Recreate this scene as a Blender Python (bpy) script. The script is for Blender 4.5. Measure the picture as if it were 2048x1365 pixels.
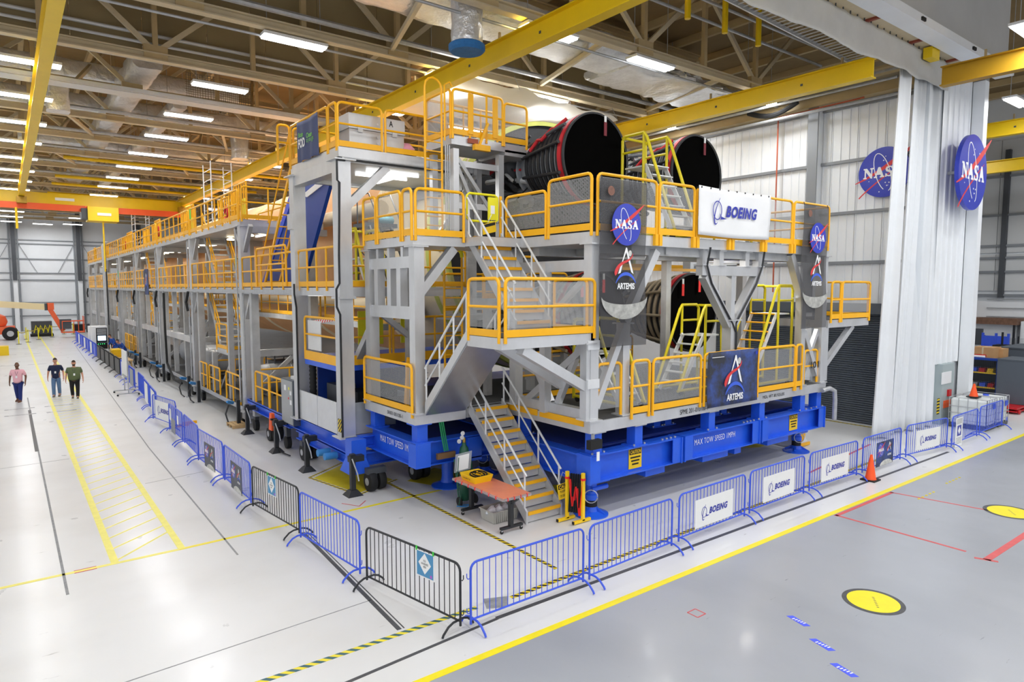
import bpy, math, random
from mathutils import Vector, Matrix
random.seed(7)
SC = bpy.context.scene
COL = SC.collection
for _o in list(bpy.data.objects):
    bpy.data.objects.remove(_o)

# ---------------------------------------------------------------- camera
cam_d = bpy.data.cameras.new('camera')
cam_d.sensor_width = 36.0
cam_d.lens = 1325.08 * 36.0 / 2048.0
cam_d.clip_end = 400
cam = bpy.data.objects.new('camera', cam_d)
COL.objects.link(cam)
_yaw, _pit = math.radians(52.666), math.radians(4.638)
_fh = Vector((math.cos(_yaw), math.sin(_yaw), 0))
_rt = Vector((_fh.y, -_fh.x, 0))
_fw = _fh * math.cos(_pit) + Vector((0, 0, -math.sin(_pit)))
_up = _rt.cross(_fw)
cam.matrix_world = Matrix(((_rt.x, _up.x, -_fw.x, 0), (_rt.y, _up.y, -_fw.y, 0), (_rt.z, _up.z, -_fw.z, 5.2), (0, 0, 0, 1)))
SC.camera = cam

# ---------------------------------------------------------------- world and exposure
W = bpy.data.worlds.new('world')
SC.world = W
W.use_nodes = True
W.node_tree.nodes['Background'].inputs[0].default_value = (0.95, 0.97, 1.0, 1)
W.node_tree.nodes['Background'].inputs[1].default_value = 0.85
vs = SC.view_settings
vs.view_transform = 'Standard'
vs.look = 'None'
vs.gamma = 1.0
vs.use_curve_mapping = False
vs.exposure = 0.24
LAMP_W = 118.0
try:
    SC.cycles.transparent_max_bounces = 24
    SC.cycles.max_bounces = 6
    SC.cycles.diffuse_bounces = 3
    SC.cycles.glossy_bounces = 3
    SC.cycles.use_light_tree = True
except Exception:
    pass

# ---------------------------------------------------------------- materials
def lin(h):
    h = h.lstrip('#')
    out = []
    for i in (0, 2, 4):
        c = int(h[i:i + 2], 16) / 255.0
        out.append(c / 12.92 if c <= 0.04045 else ((c + 0.055) / 1.055) ** 2.4)
    return (*out, 1)

MATS = {}
def mat(name, col, rough=0.5, metal=0.0, vary=0.0, scale=3.0, bump=0.0, bscale=30.0, emit=0.0, spec=0.5, stretch=None, coat=0.0):
    m = bpy.data.materials.new(name)
    m.use_nodes = True
    nt = m.node_tree
    b = nt.nodes['Principled BSDF']
    c = lin(col) if isinstance(col, str) else (*col, 1)
    b.inputs['Base Color'].default_value = c
    b.inputs['Roughness'].default_value = rough
    b.inputs['Metallic'].default_value = metal
    b.inputs['Specular IOR Level'].default_value = spec
    if coat:
        b.inputs['Coat Weight'].default_value = coat
        b.inputs['Coat Roughness'].default_value = 0.12
    if vary or bump:
        tc = nt.nodes.new('ShaderNodeTexCoord')
        mp = nt.nodes.new('ShaderNodeMapping')
        nt.links.new(tc.outputs['Object'], mp.inputs['Vector'])
        if stretch:
            mp.inputs['Scale'].default_value = stretch
    if vary:
        n = nt.nodes.new('ShaderNodeTexNoise')
        n.inputs['Scale'].default_value = scale
        n.inputs['Detail'].default_value = 6
        n.inputs['Roughness'].default_value = 0.65
        nt.links.new(mp.outputs[0], n.inputs['Vector'])
        r = nt.nodes.new('ShaderNodeValToRGB')
        r.color_ramp.elements[0].position = 0.3
        r.color_ramp.elements[1].position = 0.7
        r.color_ramp.elements[0].color = tuple(x * (1 - vary) for x in c[:3]) + (1,)
        r.color_ramp.elements[1].color = tuple(min(1, x * (1 + vary)) for x in c[:3]) + (1,)
        nt.links.new(n.outputs['Fac'], r.inputs['Fac'])
        nt.links.new(r.outputs['Color'], b.inputs['Base Color'])
    if bump:
        n2 = nt.nodes.new('ShaderNodeTexNoise')
        n2.inputs['Scale'].default_value = bscale
        n2.inputs['Detail'].default_value = 4
        nt.links.new(mp.outputs[0], n2.inputs['Vector'])
        bp = nt.nodes.new('ShaderNodeBump')
        bp.inputs['Strength'].default_value = bump
        bp.inputs['Distance'].default_value = 0.05
        nt.links.new(n2.outputs['Fac'], bp.inputs['Height'])
        nt.links.new(bp.outputs['Normal'], b.inputs['Normal'])
    if emit:
        b.inputs['Emission Color'].default_value = c
        b.inputs['Emission Strength'].default_value = emit
        m.cycles.emission_sampling = 'NONE'
    MATS[name] = m
    return m

def holes(m, kind, size, keep):
    """cut see-through holes into a sheet material: expanded metal diamonds or a plain weave"""
    nt = m.node_tree
    out = nt.nodes['Material Output']
    b = nt.nodes['Principled BSDF']
    tc = nt.nodes.new('ShaderNodeTexCoord')
    sp = nt.nodes.new('ShaderNodeSeparateXYZ')
    nt.links.new(tc.outputs['Object'], sp.inputs[0])
    def mth(op, a, c=None):
        k = nt.nodes.new('ShaderNodeMath')
        k.operation = op
        for i, x in enumerate((a, c)):
            if x is None:
                continue
            if isinstance(x, (int, float)):
                k.inputs[i].default_value = x
            else:
                nt.links.new(x, k.inputs[i])
        return k.outputs[0]
    if kind == 'const':
        fac = keep
    else:
        h = mth('ADD', sp.outputs['X'], sp.outputs['Y'])
        v = sp.outputs['Z']
        if kind == 'diamond':
            p = mth('ADD', mth('MULTIPLY', h, 1.0 / size), mth('MULTIPLY', v, 1.7 / size))
            q = mth('SUBTRACT', mth('MULTIPLY', h, 1.0 / size), mth('MULTIPLY', v, 1.7 / size))
        else:
            p = mth('MULTIPLY', h, 1.0 / size)
            q = mth('MULTIPLY', v, 1.0 / size)
        a = mth('LESS_THAN', mth('FRACT', p), keep)
        c = mth('LESS_THAN', mth('FRACT', q), keep)
        fac = mth('MAXIMUM', a, c)
    tr = nt.nodes.new('ShaderNodeBsdfTransparent')
    mx = nt.nodes.new('ShaderNodeMixShader')
    if isinstance(fac, (int, float)):
        mx.inputs[0].default_value = fac
    else:
        nt.links.new(fac, mx.inputs[0])
    nt.links.new(tr.outputs[0], mx.inputs[1])
    nt.links.new(b.outputs[0], mx.inputs[2])
    nt.links.new(mx.outputs[0], out.inputs['Surface'])
    return m

def stripes(name, c1, c2, period, duty=0.5, ax=(1, 1, 0), rough=0.5):
    m = mat(name, c1, rough)
    nt = m.node_tree
    b = nt.nodes['Principled BSDF']
    tc = nt.nodes.new('ShaderNodeTexCoord')
    dot = nt.nodes.new('ShaderNodeVectorMath')
    dot.operation = 'DOT_PRODUCT'
    dot.inputs[1].default_value = tuple(a / period for a in ax)
    nt.links.new(tc.outputs['Object'], dot.inputs[0])
    fr = nt.nodes.new('ShaderNodeMath'); fr.operation = 'FRACT'
    nt.links.new(dot.outputs['Value'], fr.inputs[0])
    lt = nt.nodes.new('ShaderNodeMath'); lt.operation = 'LESS_THAN'
    lt.inputs[1].default_value = duty
    nt.links.new(fr.outputs[0], lt.inputs[0])
    mx = nt.nodes.new('ShaderNodeMix'); mx.data_type = 'RGBA'
    nt.links.new(lt.outputs[0], mx.inputs['Factor'])
    mx.inputs['A'].default_value = lin(c2)
    mx.inputs['B'].default_value = lin(c1)
    nt.links.new(mx.outputs['Result'], b.inputs['Base Color'])
    return m

ALU = mat('brushed_aluminium', '#cfd1d4', 0.36, 0.5, 0.13, 0.9, stretch=(1, 1, .5))
ALUD = mat('dull_aluminium', '#b9bbbd', 0.45, 0.4, 0.16, 1.5)
ALUS = mat('polished_aluminium_sheet', '#c4c7cc', 0.3, 0.85, 0.12, 0.6)
ALUL = mat('bright_aluminium', '#dfe2e5', 0.38, 0.2, 0.05, 2)
STEEL = mat('galvanised_steel', '#b9bcc0', 0.45, 0.5, 0.12, 6)
YEL = mat('safety_yellow_paint', '#fdb90c', 0.4, 0, 0.05, 2)
YELG = mat('ladder_yellow_paint', '#d9c912', 0.45, 0, 0.08, 4)
SIGNY = mat('sign_yellow', '#fbd018', 0.45)
LEMON = mat('lemon_yellow_paint', '#f2ea1c', 0.45)
BLUE = mat('transporter_blue_paint', '#2260e4', 0.38, 0, 0.06, 1.5, coat=0.2)
BBLUE = mat('barrier_blue_paint', '#3b5ce0', 0.4, 0, 0.05, 5)
BLACK = mat('barrier_black_paint', '#22252a', 0.45)
RUB = mat('black_rubber', '#17181a', 0.7)
DARK = mat('dark_grey_deck_tread', '#3b3d40', 0.7, 0, 0.15, 8)
WHITE = mat('white_paint', '#eceef0', 0.45, 0, 0.02, 2)
PANEL = mat('white_ribbed_wall_steel', '#eff3f7', 0.5, 0, 0.03, 0.7)
PANEL2 = mat('pale_wall_panel', '#e6ebf0', 0.55, 0, 0.03, 0.5)
GIRT = mat('grey_wall_girt', '#8b9096', 0.5, 0.1)
DGREY = mat('charcoal_steel', '#4b4f55', 0.5, 0.1, 0.05, 2)
TAN = mat('tan_paint_warm_bounce', '#c3ad82', 0.55, 0, 0.10, 1.0)  # tan paint, browned to hold the warm glow bounced from the stage
TANL = mat('cream_truss_paint', '#d3c5a6', 0.5, 0, 0.08, 1.0)
TAND = mat('tan_draft_panel', '#9a8a66', 0.7, 0, 0.08, 0.6)
ROOFM = mat('roof_deck_warm_bounce', '#8d7650', 0.8, 0, 0.15, 0.6)  # brown carries painted-in warm light reflected off the core stage
CRANE = mat('crane_yellow_paint', '#f2cd0c', 0.42, 0, 0.05, 0.8)
CRANED = mat('ochre_crane_shaded', '#a9820f', 0.5, 0, 0.08, 0.8)  # ochre darkened to paint in the shade on the unlit end beam
ORANGE = mat('bus_bar_orange', '#f4622a', 0.5)
FOAM = mat('orange_tan_foam', '#e8b27c', 0.75, 0, 0.07, 1.2, 0.15, 14)
CREAM = mat('cream_foam', '#f3e3c2', 0.7, 0, 0.05, 1.0)
GREENY = mat('yellow_green_primer', '#c9cf6a', 0.6, 0, 0.08, 3)
NOZB = mat('black_nozzle_insulation', '#26282c', 0.55, 0.1, 0.15, 4)
NOZG = mat('grey_nozzle_tubes', '#a6acb4', 0.4, 0.3, 0.12, 6)
NOZC = mat('black_nozzle_cover', '#030303', 0.9, spec=0.05)
RED = mat('red_cover_cloth', '#c4202c', 0.6, 0, 0.08, 3)
REDB = mat('bright_red_tag', '#ee2b2b', 0.55)
MAROON = mat('maroon_tag', '#7c2030', 0.6)
HOSE = mat('tan_braided_hose', '#a79a83', 0.55, 0.2, 0.1, 20)
NAVY = mat('deep_blue_board', '#123f9e', 0.5, 0, 0.05, 1)
LBLUE = mat('light_blue_plug', '#3f8fd6', 0.5)
GREEN = mat('green_tag', '#3fd046', 0.5)
PGREEN = mat('green_cylinder_paint', '#1f5a44', 0.4)
FOIL = mat('foil_insulation', '#e6e8ec', 0.3, 0.55, 0.12, 2.0, 1.0, 6)
FILT = mat('blue_filter_foam', '#2b6fae', 0.8, 0, 0.15, 6, 0.4, 20)
TARP = mat('white_tarp', '#e4e1da', 0.6, 0, 0.03, 1.0)
_nt = TARP.node_tree
_tl = _nt.nodes.new('ShaderNodeBsdfTranslucent'); _tl.inputs[0].default_value = lin('#fbf8f0')
_ms = _nt.nodes.new('ShaderNodeMixShader'); _ms.inputs[0].default_value = .10
_nt.links.new(_nt.nodes['Principled BSDF'].outputs[0], _ms.inputs[1]); _nt.links.new(_tl.outputs[0], _ms.inputs[2])
_nt.links.new(_ms.outputs[0], _nt.nodes['Material Output'].inputs['Surface'])
CURT = mat('white_vinyl_curtain', '#e4e8ec', 0.5, 0, 0.03, 0.8)
CLOTH = mat('grey_canvas_valance', '#c9c8c4', 0.8, 0, 0.05, 1.5)
DOORM = mat('slate_roller_slat', '#626a74', 0.45, 0.3, 0.04, 3)
TUBE = mat('lit_tube', '#ffffff', 0.4, emit=7.0)
BULB = mat('lit_bulb', '#fff2d0', 0.4, emit=5.0)
ORTAB = mat('orange_table_vinyl', '#e88a6a', 0.35, 0, 0.06, 3)
TOTE = mat('grey_plastic_tote', '#b3b3ad', 0.6)
PLAST = mat('clear_plastic_film', '#d7dfe8', 0.2, 0, 0.15, 9, 0.6, 12)
PINK = mat('pink_polo_cloth', '#f0b9c6', 0.8)
NAVYC = mat('navy_cloth', '#1d2747', 0.85)
NAVYT = mat('royal_navy_trouser_cloth', '#1d2f74', 0.85)
OLIVE = mat('olive_cloth', '#5d6a48', 0.85)
BLKC = mat('black_cloth', '#17171a', 0.85)
DENIM = mat('blue_denim', '#5f7ea6', 0.85, 0, 0.12, 12)
BLUEC = mat('blue_coverall_cloth', '#2450a8', 0.8, 0, 0.08, 8)
SKIND = mat('brown_skin', '#6b4630', 0.55)
SKINL = mat('light_skin', '#d29a80', 0.55)
HAIR = mat('dark_brown_hair', '#3a281c', 0.7)
SHOE = mat('brown_leather', '#6a3f28', 0.5)
SHOEG = mat('grey_suede', '#6d675c', 0.7)
BADGE = mat('white_badge', '#f3f5f7', 0.4)
LORANGE = mat('boom_lift_orange', '#f0683a', 0.45, 0, 0.05, 1)
LCREAM = mat('boom_lift_cream', '#eddcae', 0.5)
CARD = mat('brown_cardboard', '#c2986a', 0.8, 0, 0.06, 3)
WOOD = mat('pale_pallet_wood', '#c9a878', 0.75, 0, 0.15, 5)
REDP = mat('red_machine_paint', '#c3141f', 0.45)
CABG = mat('slate_grey_cabinet', '#59626d', 0.45, 0.1, 0.03, 2)
SCREEN = mat('lit_screen', '#cfe6ff', 0.3, emit=1.2)
LEDG = mat('green_led', '#35e070', 0.3, emit=3.0)
PTXT = mat('print_white', '#f4f6f8', 0.5)
PBLK = mat('print_black', '#141414', 0.6)
PBLUE = mat('emblem_blue', '#2438b8', 0.4, coat=0.3)
PRED = mat('emblem_red', '#dc3a3c', 0.45)
PBOE = mat('logo_blue', '#2a35a8', 0.5)
PSKY = mat('emblem_arc_blue', '#3f66e0', 0.5)
PMOON = mat('printed_moon_grey', '#c9cac6', 0.6, 0, 0.3, 9)
PMOONS = holes(mat('sheer_moon_print', '#b9bab6', 0.7, 0, 0.35, 7), 'const', 1, 0.8)
PEARTH = mat('printed_mars_brown', '#7d5648', 0.6, 0, 0.2, 20)
PGRN = mat('print_green', '#6fcf3c', 0.5)
PSGN = mat('print_sky_blue', '#4d93c4', 0.5)
FODB = mat('slate_blue_banner_cloth', '#525a7e', 0.75, 0, 0.06, 3)
ARTB = mat('night_sky_banner_cloth', '#3a3f4c', 0.7, 0, 0.35, 1.6)
for _n in ARTB.node_tree.nodes:
    if _n.type == 'VALTORGB':
        _n.color_ramp.elements[0].position = .42
        _n.color_ramp.elements[0].color = lin('#33363f')
        _n.color_ramp.elements[1].position = .78
        _n.color_ramp.elements[1].color = lin('#3d62c0')
CONE = mat('cone_orange', '#ff5a1e', 0.5)
LINEY = mat('floor_line_yellow', '#f3e21f', 0.4, 0, 0.05, 4)
LINEF = mat('worn_line_yellow', '#f2ea6a', 0.4, 0, 0.08, 5)
LINER = mat('floor_line_red', '#cf5a5c', 0.5, 0, 0.1, 4)
LINEK = mat('floor_strip_charcoal', '#4a4c50', 0.5, 0, 0.25, 9)
LINEG = mat('floor_joint_grey', '#8f9296', 0.6, 0, 0.2, 8)
TAPEB = mat('floor_tape_blue', '#4c5ff2', 0.5)
PADY = mat('floor_pad_yellow', '#d6c419', 0.5, 0, 0.1, 3)
HAZ = stripes('hazard_tape_yellow_black', '#e9cf1d', '#1c1d20', 0.16)
HAZT = stripes('hazard_tape_yellow_teal', '#eddc3a', '#38646e', 0.17)
HAZV = stripes('hazard_plate_stripe', '#f0d21c', '#18191b', 0.12, ax=(0, 1, 1))
ROUT = stripes('red_white_tape', '#e02d2d', '#f3f3f3', 0.16, ax=(0, 1, 1))
MESH = holes(mat('expanded_metal', '#c3c6c9', 0.45, 0.3), 'diamond', 0.042, 0.21)
MESHW = holes(mat('welded_wire', '#5a6068', 0.5, 0.3), 'grid', 0.07, 0.14)
SCRIM = holes(mat('sheer_grey_banner', '#4a4a4d', 0.8), 'const', 1, 0.74)
TUBED = mat('lit_tube_dim', '#ffffff', 0.4, emit=2.5)
CLEARP = holes(mat('clear_polycarbonate', '#cfd6dc', 0.15), 'const', 1, 0.35)
NET = holes(mat('debris_net', '#8f8a80', 0.7), 'grid', 0.09, 0.2)

def floor_mat(name, base, dirt, rough, sc):
    m = mat(name, base, rough, coat=0.15)
    nt = m.node_tree
    b = nt.nodes['Principled BSDF']
    tc = nt.nodes.new('ShaderNodeTexCoord')
    def noise(s, det, st=(1, 1, 1)):
        mp = nt.nodes.new('ShaderNodeMapping')
        mp.inputs['Scale'].default_value = st
        nt.links.new(tc.outputs['Object'], mp.inputs[0])
        n = nt.nodes.new('ShaderNodeTexNoise')
        n.inputs['Scale'].default_value = s
        n.inputs['Detail'].default_value = det
        nt.links.new(mp.outputs[0], n.inputs['Vector'])
        return n.outputs['Fac']
    def ramp(src, lo, hi):
        r = nt.nodes.new('ShaderNodeMapRange')
        r.inputs['From Min'].default_value = lo
        r.inputs['From Max'].default_value = hi
        nt.links.new(src, r.inputs['Value'])
        return r.outputs[0]
    mx = nt.nodes.new('ShaderNodeMix'); mx.data_type = 'RGBA'
    mx.inputs['A'].default_value = lin(base)
    mx.inputs['B'].default_value = lin(dirt)
    nt.links.new(ramp(noise(0.35, 8, sc), 0.45, 0.85), mx.inputs['Factor'])
    mx2 = nt.nodes.new('ShaderNodeMix'); mx2.data_type = 'RGBA'
    nt.links.new(mx.outputs['Result'], mx2.inputs['A'])
    mx2.inputs['B'].default_value = tuple(x * 0.55 for x in lin(dirt)[:3]) + (1,)
    nt.links.new(ramp(noise(9.0, 3, (0.25, 1.3, 1)), 0.715, 0.80), mx2.inputs['Factor'])
    nt.links.new(mx2.outputs['Result'], b.inputs['Base Color'])
    rr = nt.nodes.new('ShaderNodeMapRange')
    rr.inputs['To Min'].default_value = rough * 0.75
    rr.inputs['To Max'].default_value = rough * 1.5
    nt.links.new(noise(1.4, 5), rr.inputs['Value'])
    nt.links.new(rr.outputs[0], b.inputs['Roughness'])
    return m
FLOORW = floor_mat('white_epoxy_floor', '#dddfe1', '#cfcfce', 0.28, (1, 1, 1))
FLOORG = floor_mat('grey_epoxy_floor', '#a3a8b1', '#8e939c', 0.3, (1, .6, 1))

# ---------------------------------------------------------------- mesh helpers
class MB:
    def __init__(s):
        s.v = []; s.f = []; s.sm = False
    def add(s, v, f):
        n = len(s.v)
        s.v += [tuple(p) for p in v]
        s.f += [tuple(i + n for i in q) for q in f]
        return s
    def box(s, x0, x1, y0, y1, z0, z1):
        return s.add([(x0, y0, z0), (x1, y0, z0), (x1, y1, z0), (x0, y1, z0), (x0, y0, z1), (x1, y0, z1), (x1, y1, z1), (x0, y1, z1)],
                     [(0, 3, 2, 1), (4, 5, 6, 7), (0, 1, 5, 4), (1, 2, 6, 5), (2, 3, 7, 6), (3, 0, 4, 7)])
    def hexa(s, p):
        return s.add(p, [(0, 3, 2, 1), (4, 5, 6, 7), (0, 1, 5, 4), (1, 2, 6, 5), (2, 3, 7, 6), (3, 0, 4, 7)])
    def beam(s, a, b, w, h, up=(0, 0, 1)):
        a = Vector(a); b = Vector(b)
        d = (b - a).normalized(); u = Vector(up)
        if abs(d.dot(u)) > 0.98:
            u = Vector((1, 0, 0))
        r = d.cross(u).normalized(); u = r.cross(d).normalized()
        q = [a - r * w / 2 - u * h / 2, a + r * w / 2 - u * h / 2, a + r * w / 2 + u * h / 2, a - r * w / 2 + u * h / 2]
        return s.add(q + [p + (b - a) for p in q], [(0, 1, 2, 3), (7, 6, 5, 4), (0, 4, 5, 1), (1, 5, 6, 2), (2, 6, 7, 3), (3, 7, 4, 0)])
    def ibeam(s, a, b, w, h, t=0.03, up=(0, 0, 1)):
        a = Vector(a); b = Vector(b); d = (b - a).normalized(); u = Vector(up)
        r = d.cross(u).normalized(); u = r.cross(d).normalized()
        prof = [(-w/2, -h/2), (w/2, -h/2), (w/2, -h/2+t), (t/2, -h/2+t), (t/2, h/2-t), (w/2, h/2-t), (w/2, h/2), (-w/2, h/2), (-w/2, h/2-t), (-t/2, h/2-t), (-t/2, -h/2+t), (-w/2, -h/2+t)]
        n = len(prof)
        v = [a + r * x + u * y for x, y in prof] + [b + r * x + u * y for x, y in prof]
        return s.add(v, [tuple(range(n))[::-1], tuple(range(n, 2 * n))] + [(i, (i + 1) % n, n + (i + 1) % n, n + i) for i in range(n)])
    def tube(s, pts, r, n=8, closed=False, caps=True):
        pts = [Vector(p) for p in pts]
        m = len(pts)
        rs = r if isinstance(r, (list, tuple)) else [r] * m
        rings = []
        prev = None
        for i in range(m):
            if closed:
                t = (pts[(i + 1) % m] - pts[i - 1]).normalized()
            else:
                t = (pts[min(i + 1, m - 1)] - pts[max(i - 1, 0)]).normalized()
            if prev is None:
                u = Vector((0, 0, 1)) if abs(t.z) < 0.9 else Vector((1, 0, 0))
                u = (u - t * u.dot(t)).normalized()
            else:
                u = prev - t * prev.dot(t)
                u = u.normalized() if u.length > 1e-6 else Vector((1, 0, 0))
            prev = u
            w = t.cross(u)
            rings.append([pts[i] + (u * math.cos(2 * math.pi * k / n) + w * math.sin(2 * math.pi * k / n)) * rs[i] for k in range(n)])
        base = len(s.v)
        for g in rings:
            s.v += [tuple(p) for p in g]
        for i in range(m if closed else m - 1):
            j = (i + 1) % m
            for k in range(n):
                s.f.append((base + i * n + k, base + i * n + (k + 1) % n, base + j * n + (k + 1) % n, base + j * n + k))
        if caps and not closed:
            s.f.append(tuple(base + k for k in range(n))[::-1])
            s.f.append(tuple(base + (m - 1) * n + k for k in range(n)))
        s.sm = True
        return s
    def lathe(s, prof, o, ax, n=32, capa=True, capb=True):
        """prof: (radius, distance along ax)"""
        ax = Vector(ax).normalized(); o = Vector(o)
        u = Vector((0, 0, 1)) if abs(ax.z) < 0.9 else Vector((1, 0, 0))
        u = (u - ax * u.dot(ax)).normalized(); w = ax.cross(u)
        base = len(s.v); m = len(prof)
        for r, d in prof:
            for k in range(n):
                a = 2 * math.pi * k / n
                s.v.append(tuple(o + ax * d + (u * math.cos(a) + w * math.sin(a)) * max(r, 1e-4)))
        for i in range(m - 1):
            for k in range(n):
                s.f.append((base + i * n + k, base + i * n + (k + 1) % n, base + (i + 1) * n + (k + 1) % n, base + (i + 1) * n + k))
        if capa:
            s.f.append(tuple(base + k for k in range(n))[::-1])
        if capb:
            s.f.append(tuple(base + (m - 1) * n + k for k in range(n)))
        s.sm = True
        return s
    def sheet(s, fn, nu, nv):
        b = len(s.v)
        for i in range(nu + 1):
            for j in range(nv + 1):
                s.v.append(tuple(fn(i / nu, j / nv)))
        for i in range(nu):
            for j in range(nv):
                s.f.append((b + i * (nv + 1) + j, b + (i + 1) * (nv + 1) + j, b + (i + 1) * (nv + 1) + j + 1, b + i * (nv + 1) + j + 1))
        s.sm = True
        return s
    def extr(s, poly, fr, z0, z1):
        """2-D outline in frame fr (origin, u, v, n) extruded from z0 to z1 along n"""
        o, u, v, nn = fr
        n = len(poly)
        lo = [o + u * x + v * y + nn * z0 for x, y in poly]
        hi = [o + u * x + v * y + nn * z1 for x, y in poly]
        return s.add(lo + hi, [tuple(range(n))[::-1], tuple(range(n, 2 * n))] + [(i, (i + 1) % n, n + (i + 1) % n, n + i) for i in range(n)])
    def mesh(s, name, m):
        me = bpy.data.meshes.new(name)
        me.from_pydata(s.v, [], s.f)
        if m:
            me.materials.append(m)
        if s.sm:
            me.polygons.foreach_set('use_smooth', [True] * len(me.polygons))
            try:
                me.set_sharp_from_angle(angle=math.radians(40))
            except Exception:
                pass
        me.update()
        return me
    def build(s, name, m, parent=None, local=False, **kw):
        return put(name, s.mesh(name, m), parent, local=local, **kw)

def put(name, me, parent=None, loc=None, rz=0.0, local=False, label=None, kind=None, sc=None):
    o = bpy.data.objects.new(name, me)
    COL.objects.link(o)
    if parent is not None:
        o.parent = parent
        if not local and parent.type == 'EMPTY':
            o.matrix_parent_inverse = Matrix.Translation(-parent.location)
    if loc is not None:
        o.location = loc
    if rz:
        o.rotation_euler = (0, 0, rz)
    if sc:
        o.scale = sc
    if label:
        o['label'] = label
    if kind:
        o['kind'] = kind
    return o

def tag(o, label, cat, group=None, kind=None):
    o['label'] = label
    if cat:
        o['category'] = cat
    if group:
        o['group'] = group
    if kind:
        o['kind'] = kind
    return o

def thing(name, label, cat, loc=(0, 0, 0), rz=0.0, group=None, kind=None):
    o = bpy.data.objects.new(name, None)
    COL.objects.link(o)
    o.location = loc
    o.rotation_euler = (0, 0, rz)
    o.empty_display_size = 0.2
    return tag(o, label, cat, group, kind)

def dup(root, loc=None, rz=None, label=None, group=None, parent=None):
    r = root.copy()
    COL.objects.link(r)
    if parent is not None:
        r.parent = parent
    if loc is not None:
        r.location = loc
    if rz is not None:
        r.rotation_euler = (0, 0, rz)
    if label:
        r['label'] = label
    if group:
        r['group'] = group
    for ch in root.children:
        dup(ch, parent=r)
    return r

def B(name, m, parent, *a, **kw):
    return MB().box(*a).build(name, m, parent, **kw)
def BM(name, m, parent, a, b, w, h, **kw):
    return MB().beam(a, b, w, h).build(name, m, parent, **kw)
def TB(name, m, parent, pts, r, n=8, **kw):
    cl = kw.pop('closed', False)
    return MB().tube(pts, r, n, cl).build(name, m, parent, **kw)

def arcp(c, r, a0, a1, n, u, v):
    c = Vector(c); u = Vector(u); v = Vector(v)
    return [c + u * (r * math.cos(a0 + (a1 - a0) * i / n)) + v * (r * math.sin(a0 + (a1 - a0) * i / n)) for i in range(n + 1)]

# ---------------------------------------------------------------- lettering (made first, while the scene is small)
def _txt(body, shear=0.0, bold=0.0, space=1.0):
    c = bpy.data.curves.new('lettering', 'FONT')
    c.body = body
    c.shear = shear
    c.offset = bold
    c.space_character = space
    c.align_x = 'CENTER'
    c.align_y = 'CENTER'
    c.resolution_u = 3
    o = bpy.data.objects.new('lettering', c)
    COL.objects.link(o)
    dg = bpy.context.evaluated_depsgraph_get()
    dg.update()
    me = bpy.data.meshes.new_from_object(o.evaluated_get(dg))
    bpy.data.objects.remove(o)
    xs = [v.co.x for v in me.vertices]; ys = [v.co.y for v in me.vertices]
    cx, cy = (min(xs) + max(xs)) / 2, (min(ys) + max(ys)) / 2
    vv = [((v.co.x - cx) / (max(xs) - min(xs)), (v.co.y - cy) / (max(ys) - min(ys))) for v in me.vertices]
    ff = [tuple(p.vertices) for p in me.polygons]
    bpy.data.meshes.remove(me)
    return vv, ff
T = {}
for _k, _a in dict(boeing=('BOEING', 0.28, 0.045, 1.12), artemis=('ARTEMIS', 0, 0.03), tow=('MAX TOW SPEED 1MPH', 0, 0.0, 1.1), caution=('CAUTION', 0, 0.03),
                   cau2=('MAXIMUM 2 PEOPLE',), cau3=('ON EACH STAIR LEVEL',), fod=('FOD', 0, 0.04), stop=('Stop', 0, 0.02), clean=('Clean', 0, 0.02), asyougo=('as you go',),
                   fodaw=('FOD\nAWARENESS\nAREA', 0, 0.01), spme=('SPME 201-010100-1', 0, 0.0), molwt=('MDL WT 80,925LBS',), a01=('A01', 0, 0.01), ctray=('Consumables Tray', 0.2, 0.01),
                   abox=('A', 0, 0.02), one=('101', 0, 0.01), serial=('SN01 00100-1',)).items():
    T[_k] = _txt(*_a)

def frame(o, u, v):
    u = Vector(u).normalized(); v = Vector(v).normalized()
    return (Vector(o), u, v, u.cross(v).normalized())
def text(key, m, parent, fr, x, y, w, h, off=0.006, name='lettering', local=False, tilt=0.0):
    vv, ff = T[key]
    o, u, v, n = fr
    b = MB()
    c, s = math.cos(tilt), math.sin(tilt)
    b.add([o + u * (x + a * w * c - d * h * s) + v * (y + a * w * s + d * h * c) + n * off for a, d in vv], ff)
    return b.build(name, m, parent, local=local)
def poly(pts, m, parent, fr, name, z0=0.0, z1=0.006, local=False):
    return MB().extr(pts, fr, z0, z1).build(name, m, parent, local=local)
def ell(cx, cy, rx, ry, n=32, rot=0.0, a0=0.0, a1=2 * math.pi):
    cnt = n if abs(a1 - a0 - 2 * math.pi) < 1e-6 else n + 1
    out = []
    for i in range(cnt):
        a = a0 + (a1 - a0) * i / n
        x, y = rx * math.cos(a), ry * math.sin(a)
        out.append((cx + x * math.cos(rot) - y * math.sin(rot), cy + x * math.sin(rot) + y * math.cos(rot)))
    return out
def ribbon(pts, ws):
    L, R = [], []
    for i, p in enumerate(pts):
        a = pts[max(0, i - 1)]; c = pts[min(len(pts) - 1, i + 1)]
        dx, dy = c[0] - a[0], c[1] - a[1]
        l = math.hypot(dx, dy) or 1
        nx, ny = -dy / l, dx / l
        w = ws[i] / 2
        L.append((p[0] + nx * w, p[1] + ny * w)); R.append((p[0] - nx * w, p[1] - ny * w))
    return L + R[::-1]
def bez(p0, p1, p2, n=10):
    return [((1 - t) ** 2 * p0[0] + 2 * t * (1 - t) * p1[0] + t * t * p2[0], (1 - t) ** 2 * p0[1] + 2 * t * (1 - t) * p1[1] + t * t * p2[1]) for t in [i / n for i in range(n + 1)]]

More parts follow.
